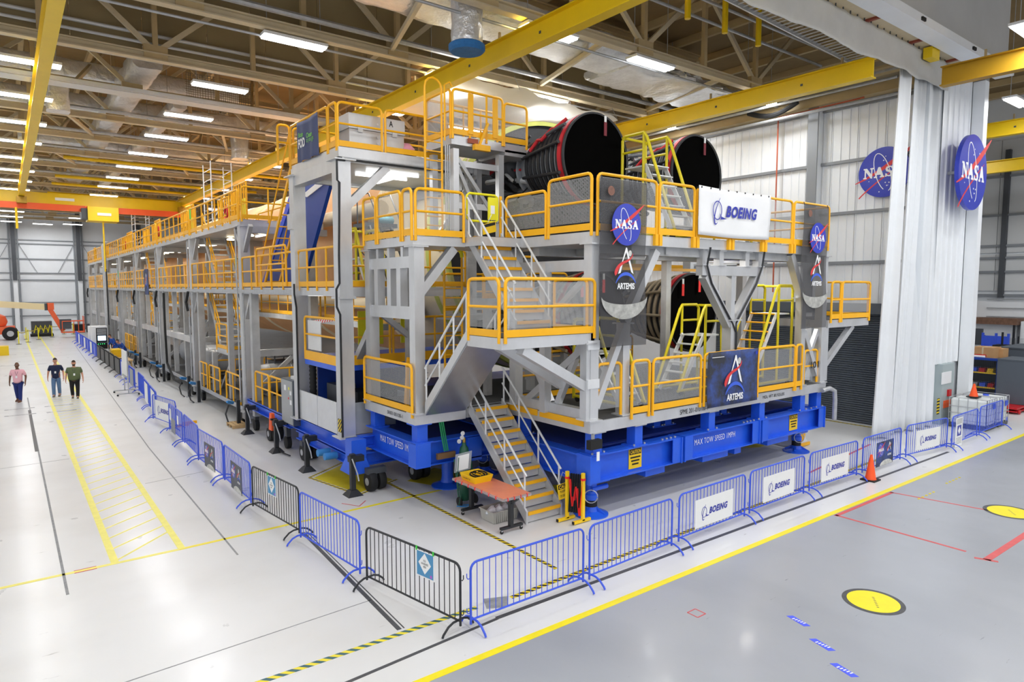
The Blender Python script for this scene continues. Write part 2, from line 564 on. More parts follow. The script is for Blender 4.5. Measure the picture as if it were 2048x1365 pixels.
# letters of the round emblem, in a 0..1 box
SER_N = [(0, 0), (.34, 0), (.34, .12), (.25, .14), (.25, .66), (.74, 0), (.88, 0), (.88, .86), (1, .88), (1, 1), (.66, 1), (.66, .88), (.76, .86), (.76, .42), (.34, 1), (0, 1), (0, .88), (.12, .86), (.12, .14), (0, .12)]
SER_A = [(0, 0), (.32, 0), (.32, .12), (.25, .13), (.3, .27), (.62, .27), (.68, .13), (.58, .12), (.58, 0), (1, 0), (1, .12), (.93, .13), (.6, 1), (.4, 1), (.1, .13), (0, .12)]
SER_S = [(.05, 0), (.17, 0), (.22, .06), (.5, 0), (.85, .06), (.95, .28), (.85, .48), (.45, .62), (.3, .74), (.42, .88), (.68, .86), (.78, .7), (.9, .7), (.9, 1), (.8, 1), (.76, .95), (.5, 1), (.15, .93), (.06, .72), (.15, .52), (.55, .38), (.7, .25), (.58, .13), (.32, .14), (.18, .32), (.05, .32)]
def roundel(parent, fr, r, cx=0.0, cy=0.0, base=0.0, local=False, disc=True, lite=False, seed=3, thick=0.006):
    """round blue emblem with white serif letters, orbit ring, stars and red vector wing"""
    o, u, v, n = fr
    f2 = (o + u * cx + v * cy + n * base, u, v, n)
    if disc:
        poly(ell(0, 0, r, r, 48), PBLUE, parent, f2, 'blue_disc', 0, thick, local)
    rnd = random.Random(seed)
    t = thick
    k = 0.004
    for pts, w in ((bez((-1.12 * r, -.36 * r), (-.1 * r, -.02 * r), (1.22 * r, 1.02 * r)), [.03, .06, .08, .10, .12, .14, .16, .17, .15, .10, .02]),
                   (bez((-.95 * r, -.98 * r), (-.45 * r, -.45 * r), (.78 * r, .30 * r)), [.05, .05, .05, .05, .05, .05, .05, .04, .04, .03, .01])):
        poly(ribbon(pts, [x * r for x in w]), PRED, parent, f2, 'red_wing', t, t + k, local)
    hw, hh, x0 = .40 * r, .42 * r, -.80 * r
    for i, L in enumerate((SER_N, SER_A, SER_S, SER_A)):
        ww = hw * (0.85 if i == 2 else 1.0)
        poly([(x0 + x * ww, -.2 * r + y * hh) for x, y in L], PTXT, parent, f2, 'letter', t + .5 * k, t + 1.6 * k, local)
        x0 += ww + .02 * r
    ring = ell(-.05 * r, .0, .28 * r, .80 * r, 26, .30, -.1 * math.pi - 1.2, 1.32 * math.pi)
    poly(ribbon(ring, [.03 * r] * len(ring)), PTXT, parent, f2, 'orbit_ring', t + k * .3, t + k * 1.2, local)
    if not lite:
        for i in range(14):
            a = rnd.uniform(0, 6.28); d = rnd.uniform(.35, .85) * r
            if abs(d * math.sin(a)) < .3 * r:
                continue
            s = rnd.choice((.012, .018, .026)) * r
            poly(ell(d * math.cos(a), d * math.sin(a), s, s, 6), PTXT, parent, f2, 'star', t, t + k, local)
def bird_logo(parent, fr, cx, cy, w, local=False, z=0.004):
    """ring-and-swoosh mark with the italic company lettering; w is the overall width"""
    o, u, v, n = fr
    f2 = (o + u * cx + v * cy, u, v, n)
    rr = .115 * w
    lx = -.39 * w
    e = ell(lx, 0, rr * .78, rr, 28)
    poly(ribbon(e + [e[0]], [.012 * w] * 29), PBOE, parent, f2, 'ring', z, z + .003, local)
    poly(ribbon(bez((lx + .05 * w, .16 * w), (lx - .09 * w, -.06 * w), (lx - .055 * w, -.15 * w)) + bez((lx - .05 * w, -.165 * w), (lx - .03 * w, -.19 * w), (lx + .005 * w, -.15 * w), 4), [.004, .008, .010, .012, .014, .016, .018, .02, .02, .02, .02, .02, .018, .015, .01, .004] and [x * w for x in (.004, .008, .010, .012, .014, .016, .018, .02, .02, .02, .02, .02, .018, .015, .01, .004)]), PBOE, parent, f2, 'swoosh', z + .001, z + .004, local)
    poly([(lx + .045 * w, -.03 * w), (lx + .09 * w, -.075 * w), (lx + .20 * w, -.10 * w), (lx + .07 * w, -.11 * w), (lx + .075 * w, -.085 * w)], PBOE, parent, f2, 'delta_wing', z + .001, z + .004, local)
    text('boeing', PBOE, parent, f2, .14 * w, -.0 * w, .70 * w, .15 * w, z + .004, local=local)
def arrow_a(parent, fr, cx, cy, h, local=False, z=0.004, word=True):
    """tall white A with red trajectory, moon, blue arc and lettering; h is the height of the A"""
    o, u, v, n = fr
    f2 = (o + u * cx + v * cy, u, v, n)
    k = .003
    poly([(-.02 * h, .5 * h), (.03 * h, .5 * h), (.40 * h, -.46 * h), (.27 * h, -.38 * h), (.0 * h, .34 * h), (-.17 * h, -.0 * h), (-.24 * h, -.06 * h)], PTXT, parent, f2, 'letter_stroke', z, z + k, local)
    poly([(-.28 * h, -.14 * h), (-.18 * h, -.08 * h), (-.29 * h, -.42 * h), (-.42 * h, -.46 * h)], PTXT, parent, f2, 'letter_foot', z, z + k, local)
    pts = bez((-.56 * h, -.52 * h), (-.52 * h, -.16 * h), (-.08 * h, -.02 * h), 8) + bez((.0, .0), (.34 * h, .12 * h), (.34 * h, .30 * h), 7)
    poly(ribbon(pts, [x * h for x in (.03, .14, .15, .14, .13, .12, .11, .10, .09, .09, .08, .07, .06, .05, .04, .03, .01)]), PRED, parent, f2, 'red_trajectory', z + k, z + 2 * k, local)
    poly(ell(.2 * h, .30 * h, .085 * h, .11 * h, 20), PMOON, parent, f2, 'moon', z + k, z + 2 * k, local)
    arc = ell(0, -1.05 * h, .58 * h, .60 * h, 16, 0, .45, math.pi - .45)
    poly(ribbon(arc, [(.02 + .10 * math.sin(math.pi * i / 16)) * h for i in range(17)]), PSKY, parent, f2, 'earth_arc', z, z + k, local)
    if word:
        text('artemis', PTXT, parent, f2, .0, -.90 * h, .92 * h, .23 * h, z + 2 * k, local=local)

# ================================================================ the setting
def struct(name, me_or_none, label=None):
    o = bpy.data.objects.new(name, me_or_none)
    COL.objects.link(o)
    o['kind'] = 'structure'
    if label:
        o['label'] = label
    return o

floor = struct('floor', MB().box(-30, 70, 7.38, 100, -0.2, 0).mesh('floor', FLOORW), 'glossy white epoxy hangar floor')
floor_grey = struct('floor_grey', MB().box(-30, 70, -25, 7.38, -0.2, 0).mesh('floor_grey', FLOORG), 'grey epoxy floor in front of the yellow line')

def mark(name, m, pts, z=0.003, par=None):
    """flat paint or tape on the floor, a thin solid"""
    f = (Vector((0, 0, 0)), Vector((1, 0, 0)), Vector((0, 1, 0)), Vector((0, 0, 1)))
    return MB().extr(pts, f, 0.0005, z).build(name, m, par or floor)
def strip(name, m, a, b, w, z=0.003, par=None):
    ax, ay = a; bx, by = b
    l = math.hypot(bx - ax, by - ay)
    nx, ny = -(by - ay) / l * w / 2, (bx - ax) / l * w / 2
    return mark(name, m, [(ax - nx, ay - ny), (bx - nx, by - ny), (bx + nx, by + ny), (ax + nx, ay + ny)], z, par)
strip('painted_line', LINEY, (-30, 7.38), (70, 7.38), 0.13)
strip('painted_line', LINEF, (-20, 14.19), (2.5, 14.19), 0.10)
strip('painted_line', LINEY, (2.5, 14.19), (9.6, 14.4), 0.10)
strip('painted_line', LINEF, (1.40, 14.19), (1.42, 90), 0.13, 0.0035)
strip('painted_line', LINEF, (2.55, 14.19), (2.68, 90), 0.13, 0.0035)
_y = 14.35
_i = 0
while _y < 38:
    strip('hatch_line', LINEF, (1.46, _y), (2.52, _y + (0.85 if _i else 1.05)), 0.05, 0.0025)
    _y += 0.68
    _i += 1
strip('floor_joint', LINEG, (0.59, 13.2), (0.59, 38.5), 0.045)
strip('floor_joint', LINEK, (0.55, 25.6), (0.57, 34.5), 0.10, 0.004)
strip('floor_joint', LINEG, (3.35, 13.2), (3.46, 24), 0.035)
strip('floor_joint', LINEG, (3.46, 24), (4.75, 71), 0.035)
strip('floor_joint', LINEG, (-3, 9.55), (4.6, 9.9), 0.02)
strip('hazard_tape', HAZT, (-3.5, 8.72), (5.85, 8.62), 0.10)
strip('hazard_tape', HAZ, (6.5, 8.55), (20.8, 8.95), 0.10)
strip('hazard_tape', HAZ, (7.86, 8.95), (7.86, 17.2), 0.09)
mark('worn_patch', LINEG, [(5.95, 8.48), (6.25, 8.33), (6.5, 8.62), (6.1, 8.8)])
strip('rubber_strip', LINEK, (-3, 7.55), (5.9, 8.12), 0.06)
strip('rubber_strip', LINEK, (5.9, 8.14), (23.5, 8.02), 0.085)
strip('rubber_strip', LINEK, (4.78, 13.6), (4.52, 8.75), 0.075)
strip('rubber_strip', LINEK, (4.86, 13.6), (4.60, 8.75), 0.02)
strip('red_line', LINER, (17.7, 9.45), (22.6, 10.0), 0.07)
for _p in ([(6.45, 17.4), (7.75, 18.3), (8.1, 15.95), (6.85, 15.4)], [(8.35, 15.6), (9.6, 16.3), (10.0, 14.9), (8.8, 14.6)]):
    mark('floor_pad', PADY, _p)
for _a, _b in (((6.37, 17.5), (6.80, 15.27)), ((6.80, 15.27), (8.2, 15.9)), ((6.37, 17.5), (7.8, 18.5))):
    strip('hazard_tape', HAZ, _a, _b, 0.07, 0.005)
strip('red_line', LINER, (6.2, 14.9), (6.45, 14.45), 0.03)
strip('red_line', LINER, (6.45, 14.45), (6.75, 14.75), 0.03)
for _y0 in (33.4, 35.1):
    for _x0 in (0.02, 1.42):
        strip('taped_outline', LINEG, (_x0 - 0.3, _y0), (_x0 + 0.75, _y0 + .05), 0.16)
        strip('taped_outline', FLOORW, (_x0 - 0.16, _y0), (_x0 + 0.6, _y0 + .04), 0.08, 0.0045)
for _y0 in (55.0, 64.0, 70.0):
    for _x0 in (-.3, 1.25):
        strip('taped_outline', LINEG, (_x0 - 0.3, _y0), (_x0 + 0.75, _y0), 0.10)
strip('taped_outline', LINER, (0.75, 14.13), (1.1, 14.13), 0.025, .005)
strip('taped_outline', LINER, (0.75, 14.25), (1.1, 14.25), 0.025, .005)
strip('floor_joint', LINEG, (-2, 23.6), (1.3, 23.9), 0.02)
strip('floor_joint', LINEG, (2.7, 19.6), (4.2, 19.9), 0.015)
# marks on the grey floor
strip('red_line', LINER, (14.86, 7.28), (14.82, 4.66), 0.07, par=floor_grey)
strip('red_line', LINER, (17.65, 7.28), (18.15, 4.5), 0.06, par=floor_grey)
strip('red_line', LINER, (14.8, 7.24), (17.7, 7.24), 0.09, par=floor_grey)
strip('red_line', LINER, (14.66, 4.27), (18.6, 4.22), 0.13, par=floor_grey)
strip('red_line', LINER, (14.60, 4.45), (14.74, 4.10), 0.08, par=floor_grey)
for _cx, _cy, _r in ((11.20, 4.80, 0.47), (18.28, 4.92, 0.52)):
    mark('floor_disc_rim', LINEK, ell(_cx, _cy, _r, _r, 40), 0.003, floor_grey)
    mark('floor_disc', LINEY, ell(_cx, _cy, _r * .84, _r * .84, 40), 0.005, floor_grey)
    for _q in range(7):
        strip('floor_disc_print', LINEK, (_cx - .17 + .05 * _q, _cy - .13 + .035 * _q), (_cx - .15 + .05 * _q, _cy - .16 + .035 * _q), 0.02, 0.0055, floor_grey)
for _cx, _cy in ((9.60, 5.21), (9.22, 4.63), (8.83, 4.12)):
    mark('blue_tape', TAPEB, [(_cx - .0, _cy + .20), (_cx + .09, _cy + .14), (_cx + .0, _cy - .20), (_cx - .09, _cy - .14)], 0.003, floor_grey)
    for _q in range(5):
        strip('tape_print', PTXT, (_cx - .02, _cy - .09 + .045 * _q), (_cx + .03, _cy - .105 + .045 * _q), 0.02, 0.004, floor_grey)
for _s in ((8.44, 6.43, 8.64, 6.43), (8.64, 6.43, 8.64, 6.23), (8.64, 6.23, 8.44, 6.23), (8.44, 6.23, 8.44, 6.43)):
    strip('red_line', LINER, _s[:2], _s[2:], 0.02, par=floor_grey)
for _cx, _cy in ((17.6, 6.6), (19.6, 6.7)):
    for _q in range(5):
        strip('hazard_dash', PADY, (_cx + .22 * _q, _cy), (_cx + .12 + .22 * _q, _cy + .02), 0.05, par=floor_grey)
mark('floor_disc', PADY, ell(19.4, 12.6, .6, .6, 32), 0.004)
mark('floor_disc', PADY, ell(11.1, 12.4, .55, .55, 32), 0.004)

# ---- wall beside the engine bay (plane X = 25.8)
wall_right = struct('wall_right', MB().box(25.9, 26.1, 10.0, 98, 0, 12.4).mesh('wall_right', PANEL2), 'white ribbed steel wall with grey girts')
def ribbed(y0, y1, z0, z1, x, m, name, par):
    b = MB()
    prof = []
    n = max(1, int(round((y1 - y0) / 0.3)))
    for i in range(n):
        ya = y0 + (y1 - y0) * i / n; w = (y1 - y0) / n
        prof += [(ya + .0, 0), (ya + w - .06, 0), (ya + w - .045, -.025), (ya + w - .015, -.025)]
    prof.append((y1, 0))
    v = [(x + d, y, z0) for y, d in prof] + [(x + d, y, z1) for y, d in prof]
    k = len(prof)
    b.add(v, [(i, k + i, k + i + 1, i + 1) for i in range(k - 1)])
    return b.build(name, m, par)
ZG = [4.25, 6.15, 8.05, 10.0, 12.05]
for _i in range(len(ZG) - 1):
    _ya = 10.4
    while _ya < 23.9:
        ribbed(_ya, _ya + 0.985, ZG[_i] + .05, ZG[_i + 1] - .05, 25.86, PANEL, 'wall_panel', wall_right)
        _ya += 1.0
for _z in ZG:
    B('wall_girt', GIRT, wall_right, 25.74, 25.86, 10.2, 24, _z - .06, _z + .05)
for _yc in (13.95, 19.9, 24.0):
    B('wall_column', PANEL, wall_right, 25.5, 25.86, _yc - .22, _yc + .22, 0, 12.3)
    B('column_flange', GIRT, wall_right, 25.46, 25.5, _yc - .2, _yc + .2, 4.3, 12.2)
for _z, _m in ((12.2, TAN), (12.75, TANL), (13.3, TAN)):
    B('eave_channel', _m, wall_right, 25.3, 25.9, 10.2, 60, _z, _z + .28)
TB('wall_conduit', mat('copper_conduit', '#c05a3a', .5), wall_right, [(25.4, 15.4, 5.0), (25.4, 15.4, 12.1), (25.4, 12.0, 12.15)], .03, 6)
TB('wall_conduit', STEEL, wall_right, [(25.3, 10.4, 12.9), (25.3, 24, 12.9)], .05, 6)
# roller door
door_1 = struct('door_1', MB().box(25.80, 25.88, 10.7, 18.4, 0.0, 4.25).mesh('door_1', DGREY), 'slate grey roller shutter door')
_slat = MB().add([(25.80, 10.75, 0), (25.76, 10.75, .02), (25.76, 10.75, .06), (25.80, 10.75, .085), (25.80, 18.35, 0), (25.76, 18.35, .02), (25.76, 18.35, .06), (25.80, 18.35, .085)], [(0, 1, 5, 4), (1, 2, 6, 5), (2, 3, 7, 6), (0, 3, 2, 1), (4, 5, 6, 7)]).mesh('slat', DOORM)
for _i in range(49):
    put('slat', _slat, door_1, loc=(0, 0, 0.03 + .085 * _i))
B('door_guide', DOORM, door_1, 25.68, 25.8, 10.58, 10.72, 0, 4.4)
B('door_hood', DOORM, door_1, 25.45, 25.8, 10.5, 18.6, 4.2, 4.6)
B('floor_threshold', HAZ, door_1, 25.3, 25.45, 10.7, 18.4, 0.0005, 0.004)

# ---- far end wall (plane Y = 98)
wall_back = struct('wall_back', MB().box(-25, 26, 98.1, 98.4, 0, 16).mesh('wall_back', PANEL2), 'white panelled end wall with grey columns and girts')
ZB = [0, 1.8, 3.38, 6.08, 6.9, 8.57, 10.35, 10.8, 13.35]
XB = [-11.8, -5.4, 1.0, 7.4, 13.8, 20.2]
for _i in range(len(XB) - 1):
    for _j in range(len(ZB) - 1):
        B('wall_panel', PANEL, wall_back, XB[_i] + .06, XB[_i + 1] - .06, 98.0, 98.1, ZB[_j] + .04, ZB[_j + 1] - .04)
    for _z in ZB[1:]:
        B('wall_girt', GIRT, wall_back, XB[_i] + .3, XB[_i + 1] - .3, 97.85, 98.05, _z - .06, _z + .06)
    for _s in (0, 1):
        _x0, _x1 = (XB[_i] + .5, XB[_i] + 2.2) if _s == 0 else (XB[_i + 1] - .5, XB[_i + 1] - 2.2)
        BM('tie_rod', GIRT, wall_back, (_x0, 97.9, 10.3), (_x1, 97.9, 6.9), .05, .05)
    B('lintel', PANEL, wall_back, XB[_i], XB[_i + 1], 97.5, 98, 13.35, 13.8)
    for _k in (1.6, 3.2, 4.8):
        BM('lintel_strut', PANEL, wall_back, (XB[_i] + _k, 97.6, 13.8), (XB[_i] + _k + (.9 if _k != 3.2 else 0), 97.6, 15.4), .15, .15)
for _x in XB:
    B('wall_column', DGREY, wall_back, _x - .2, _x + .2, 97.0, 97.5, 6.0, 15)
    B('column_foot', PANEL, wall_back, _x - .22, _x + .22, 97.2, 97.6, 0, 6.0)
    for _s in (-1, 1):
        B('column_flange', GIRT, wall_back, _x + _s * .42 - .07, _x + _s * .42 + .07, 97.6, 98, 0, 14)

# ---- partition beyond the curtain (plane Y = 10) and the deep header above it
wall_partition = struct('wall_partition', MB().box(27.3, 30.2, 10.12, 10.35, 0, 13.0).mesh('wall_partition', PANEL), 'white ribbed partition carrying the large round sign')
_xa = 27.25
while _xa < 30.0:
    _b = MB()
    _b.add([(_xa, 10.05, 2.3), (_xa + .38, 10.05, 2.3), (_xa + .40, 10.0, 2.3), (_xa + .48, 10.0, 2.3), (_xa + .5, 10.05, 2.3), (_xa, 10.05, 13), (_xa + .38, 10.05, 13), (_xa + .40, 10.0, 13), (_xa + .48, 10.0, 13), (_xa + .5, 10.05, 13)], [(i, i + 1, 6 + i, 5 + i) for i in range(4)])
    _b.build('wall_panel', PANEL, wall_partition)
    _xa += .5
B('wall_column', STEEL, wall_partition, 30.2, 30.65, 9.75, 10.3, 0, 13.4)
B('wall_column', PANEL, wall_partition, 29.8, 30.2, 9.6, 10.0, 0, 13.0)
B('utility_panel', mat('pale_blue_grey_box', '#aab8bb', .5), wall_partition, 27.9, 29.0, 9.85, 10.12, 0, 2.3)
B('notice', WHITE, wall_partition, 27.8, 28.7, 9.83, 9.85, 1.55, 2.0)
B('alarm_box', REDP, wall_partition, 28.4, 28.65, 9.78, 9.85, 1.05, 1.3)
B('orange_notice', ORANGE, wall_partition, 28.1, 28.75, 9.83, 9.85, .62, .9)
B('hazard_plate', HAZV, wall_partition, 27.5, 27.7, 9.83, 9.85, .45, 1.05)
wall_header = struct('wall_header', MB().box(12, 31, 9.3, 9.55, 13.4, 16.15).mesh('wall_header', mat('pale_grey_header', '#c3c5c6', .6, 0, .05, .5)), 'deep pale grey header wall above the curtain')
B('header_ledge', PANEL, wall_header, 12, 30.6, 8.95, 9.55, 13.15, 13.42)
B('header_soffit', TANL, wall_header, 12, 30.6, 9.5, 10.4, 13.25, 13.42)
for _x in (21, 24, 27, 29.5):
    B('red_bracket', mat('rust_bracket%d' % _x, '#8e4433', .6), wall_header, _x, _x + .12, 9.5, 10.3, 13.18, 13.26)
for _x in (22.3, 26.4):
    B('black_clip', RUB, wall_header, _x, _x + .25, 8.9, 8.96, 13.22, 13.32)

# ---- far side wall of the neighbouring bay (plane X = 46)
wall_far = struct('wall_far', MB().box(46, 46.3, -15, 40, 0, 16).mesh('wall_far', PANEL2), 'white wall of the neighbouring bay')
for _z0, _z1 in ((5.0, 7.1), (7.2, 9.3), (9.4, 11.5), (11.6, 13.6)):
    for _k in range(9):
        B('wall_panel', mat('grey_white_panel', '#d3d6d8', .6) if 'grey_white_panel' not in MATS else MATS['grey_white_panel'], wall_far, 45.9, 46, 5 + 2.2 * _k, 7.17 + 2.2 * _k, _z0, _z1)
for _z in (4.75, 6.1, 6.9, 7.6, 9.35, 11.55):
    B('wall_girt', GIRT, wall_far, 45.75, 45.92, -5, 25, _z - .06, _z + .06)
for _y in (7.4, 10.4, 13.4, 16.4):
    B('wall_column', DGREY, wall_far, 45.6, 45.92, _y - .12, _y + .12, 4.6, 13)
B('brick_plinth', PANEL, wall_far, 45.7, 45.92, -5, 25, 0, 4.4)
for _z in (3.5, 4.0, 4.5):
    TB('wall_conduit', STEEL, wall_far, [(45.6, 3, _z), (45.6, 14, _z)], .03, 6)

# ---- roof
ceiling = struct('ceiling', MB().box(-30, 70, -25, 100, 16.2, 16.4).mesh('ceiling', ROOFM), 'tan roof deck above the trusses, browned as if by reflected light')
for _k in range(26):
    B('roof_purlin', TAN, ceiling, -12 + 2.6 * _k, -11.82 + 2.6 * _k, 12, 98, 15.9, 16.2)
wall_draft_1 = struct('wall_draft_1', None, 'tan draft panels hung in a roof truss')
wall_draft_2 = struct('wall_draft_2', None, 'tan draft panels hung in the next roof truss')
for _w, _yy, _xa, _xb in ((wall_draft_1, 20.35, 2, 26), (wall_draft_2, 25.35, -8, 14)):
    _x = _xa
    while _x < _xb:
        B('draft_panel', TAND, _w, _x + .012, _x + 1.988, _yy, _yy + .05, 12.75, 16.2)
        _x += 2.0

# ---- trusses
def make_truss():
    t = thing('roof_truss', 'tan steel roof truss', 'truss', (0, 0, 12.7))
    MB().ibeam((-12, 0, 0), (26, 0, 0), .28, .26, .04).build('bottom_chord', TANL, t, local=True)
    MB().ibeam((-12, 0, 3.0), (26, 0, 3.0), .26, .26, .04).build('top_chord', TAN, t, local=True)
    vm = MB().beam((0, 0, 0.15), (0, 0, 2.9), .15, .15).mesh('web_post', TAN)
    d1 = MB().beam((0, 0, 0.15), (3.1, 0, 2.9), .12, .15).mesh('web_brace', TANL)
    d2 = MB().beam((3.1, 0, 0.15), (0, 0, 2.9), .12, .15).mesh('web_brace', TANL)
    gp = MB().box(-.35, .35, -.09, .09, -.1, .36).mesh('gusset_plate', TAN)
    for i in range(12):
        x = -11.2 + 3.1 * i
        put('web_post', vm, t, loc=(x, 0, 0), local=True)
        put('web_brace', d1 if i % 2 else d2, t, loc=(x, 0, 0), local=True)
        if i % 2:
            put('gusset_plate', gp, t, loc=(x, 0, 0), local=True)
    return t
_ord = ['first', 'second', 'third', 'fourth', 'fifth', 'sixth', 'seventh', 'eighth', 'ninth', 'tenth', 'eleventh', 'twelfth', 'thirteenth', 'fourteenth', 'fifteenth', 'sixteenth', 'seventeenth', 'eighteenth']
_tr = None
for _k in range(16):
    _loc = (0, 14.9 + 5.0 * _k, 12.72)
    _lab = 'tan steel roof truss, %s counted from the engine bay' % _ord[_k]
    if _tr is None:
        _tr = make_truss(); _tr.location = _loc; _tr['label'] = _lab; _tr['group'] = 'roof trusses'
    else:
        dup(_tr, _loc, label=_lab)
# sloping stays between neighbouring trusses
_n = 0
for _k in (0, 3, 4, 5, 6, 7, 8, 9, 10, 11, 12, 13):
    for _x in ((-3.5, 2.4, 8.8, 15.0, 21.0) if _k < 4 else (2.4, 8.8)):
        _n += 1
        _y = 14.9 + 5 * _k
        o = MB().beam((_x, _y, 12.75), (_x + 1.5, _y + 5.0, 12.75 + (2.7 if _k % 2 else 0.1)), .12, .14).build('bracing_strut', TANL)
        tag(o, 'cream brace between the %s and next truss, number %s across' % (_ord[_k], _ord[_n % 5]), 'brace', 'roof bracing struts')

# ---- crane runway beams hung under the trusses, running the length of the hall
def runway(x, y0, y1, z, label, m=CRANE):
    t = thing('crane_runway_beam', label, 'crane beam', (x, y0, z), group='crane runway beams')
    MB().ibeam((x, y0, z), (x, y1, z), .34, .62, .035).build('beam', m, t)
    y = y0 + 1
    while y < min(y1, 70):
        B('hanger', TAN, t, x - .03, x + .03, y - .03, y + .03, z + .3, z + .56)
        y += 5.0
    for k in range(8):
        yy = y0 + 2.3 + 3.4 * k
        if yy < y1:
            B('bolt_plate', DGREY, t, x - .03, x - .019, yy, yy + .08, z - .02, z + .05)
    return t
runway(1.25, 4, 66, 12.0, 'long yellow crane beam over the striped walkway')
runway(11.75, 5, 66, 12.0, 'long yellow crane beam passing above the stacked platforms')
runway(21.75, 10.02, 60, 12.0, 'long yellow crane beam ending behind the white curtain')
runway(24.7, -3, 9.2, 12.05, 'ochre crane beam darkened with painted shade, meeting the top of the white partition', CRANED)
runway(34.5, -6, 30, 12.0, 'yellow crane beam beyond the partition, lower of two in view')
runway(41.0, -6, 34, 11.4, 'yellow crane beam beyond the partition, upper of two in view')
# bridge crane at the far end
t = thing('bridge_crane', 'yellow bridge crane girder with orange bus bar across the far hall', 'crane', (1.2, 60, 11.4))
B('girder', CRANE, t, -8, 12.4, 59.8, 60.2, 11.25, 12.1)
B('bus_bar', ORANGE, t, -8, 12.4, 59.6, 59.75, 10.85, 11.3)
for _x in (1.25, 11.75):
    B('end_truck', CRANED, t, _x - .3, _x + .3, 59, 61, 11.2, 11.65)
    B('nameplate', BADGE, t, _x + 2, _x + 3.2, 59.76, 59.8, 11.6, 11.8)
h = B('trolley', CRANE, t, 5.2, 7.2, 59.1, 60.9, 10.2, 11.25)
B('hoist_drum', DGREY, h, 4.8, 5.3, 59.3, 60.5, 10.3, 11.1)
B('number_plate', BADGE, h, 5.8, 6.7, 59.05, 59.1, 10.6, 10.8)
TB('hoist_rope', CRANE, h, [(6.2, 59.6, 10.2), (6.2, 59.6, 6.4)], .06, 6)
TB('pendant_cable', BLACK, h, [(6.25, 59.6, 6.6), (6.25, 59.6, 2.3)], .05, 6)
TB('pendant_drop', CRANE, h, [(.9, 59.6, 10.9), (.9, 59.6, 9.4)], .08, 6)

# ---- strip lights hung from the roof: each lamp carries its own light
LIGHT_D = bpy.data.lights.new('strip_light_glow', 'AREA')
LIGHT_D.shape = 'RECTANGLE'
LIGHT_D.size = 1.8
LIGHT_D.size_y = 0.45
LIGHT_D.energy = LAMP_W
LIGHT_D.color = (0.985, 0.99, 1.0)
def make_lamp():
    t = thing('strip_light', 'lit strip light', 'ceiling light', (0, 0, 12.5))
    B('housing', WHITE, t, -.95, .95, -.24, .24, .02, .10, local=True)
    tm = MB().box(-.92, .92, -.045, .045, -.03, .018).mesh('lamp_tube', TUBE)
    for y in (-.15, 0, .15):
        put('lamp_tube', tm, t, loc=(0, y, 0), local=True)
    for x in (-.8, .8):
        TB('drop_rod', STEEL, t, [(x, 0, .08), (x, 0, 3.745)], .012, 5, local=True)
    l = bpy.data.objects.new('lamp_glow', LIGHT_D)
    COL.objects.link(l)
    l.parent = t
    l.location = (0, 0, -.06)
    return t
LAMPS = []
for _y in (27.0, 31.9, 36.9, 41.8, 47, 52, 57, 62):
    LAMPS.append((0.9, _y, 'over the striped walkway'))
for _y in (20.1, 26.2, 31.4, 36.3, 41.5, 46.5, 51.5, 56.5, 62):
    LAMPS.append((6.6 if _y > 21 else 7.2, _y, 'over the edge of the long platform'))
for _y in (14.95, 20.2, 25.5, 31, 36, 41, 47, 53, 59):
    LAMPS.append((12.75, _y, 'over the middle of the platforms'))
for _y in (14.95, 20.2, 26, 36, 46):
    LAMPS.append((17.1, _y, 'over the far engines'))
for _y in (15.15, 20.1, 27, 36):
    LAMPS.append((23.6, _y, 'beside the ribbed wall'))
for _y in (9.2, 14.0):
    LAMPS.append((32.0 if _y < 10 else 29.6, _y, 'beyond the partition'))
for _x in (-5, 0.9, 6.6, 12.75, 18.2, 23.6, 29.2):
    for _y in (-8, -3.2, 1.8, 6.6):
        LAMPS.append((_x, _y, 'above the grey floor'))
for _x in (-5, 0.9, 6.6):
    LAMPS.append((_x, 12.0, 'above the white floor'))
for _x, _y in ((38, 2), (38, 8), (38, 14), (-5, 18), (-5, 28), (-5, 40), (-5, 52), (-5, 66), (.9, 68), (.9, 74), (.9, 80), (.9, 86), (6.6, 69), (6.6, 76), (6.6, 84), (-5, 74), (-5, 82), (-5, 91.5), (.9, 92.5), (6.6, 92.5), (3.8, 94.0)):  # lamps towards the end wall are added to brighten it
    LAMPS.append((_x, _y, 'in the outer and added far-end rows'))
_lp = make_lamp()
_seen = {}
for _i, (_x, _y, _w) in enumerate(LAMPS):
    _seen[_w] = _seen.get(_w, -1) + 1
    _lab = 'lit white strip light %s, %s of its row' % (_w, _ord[_seen[_w]] if _seen[_w] < 18 else 'in the last rows, %s' % _ord[_seen[_w] - 18])
    if _i == 0:
        o = _lp; o.location = (_x, _y, 12.45); o['label'] = _lab; o['group'] = 'strip lights under the roof'
    else:
        o = dup(_lp, (_x, _y, 12.45), label=_lab)

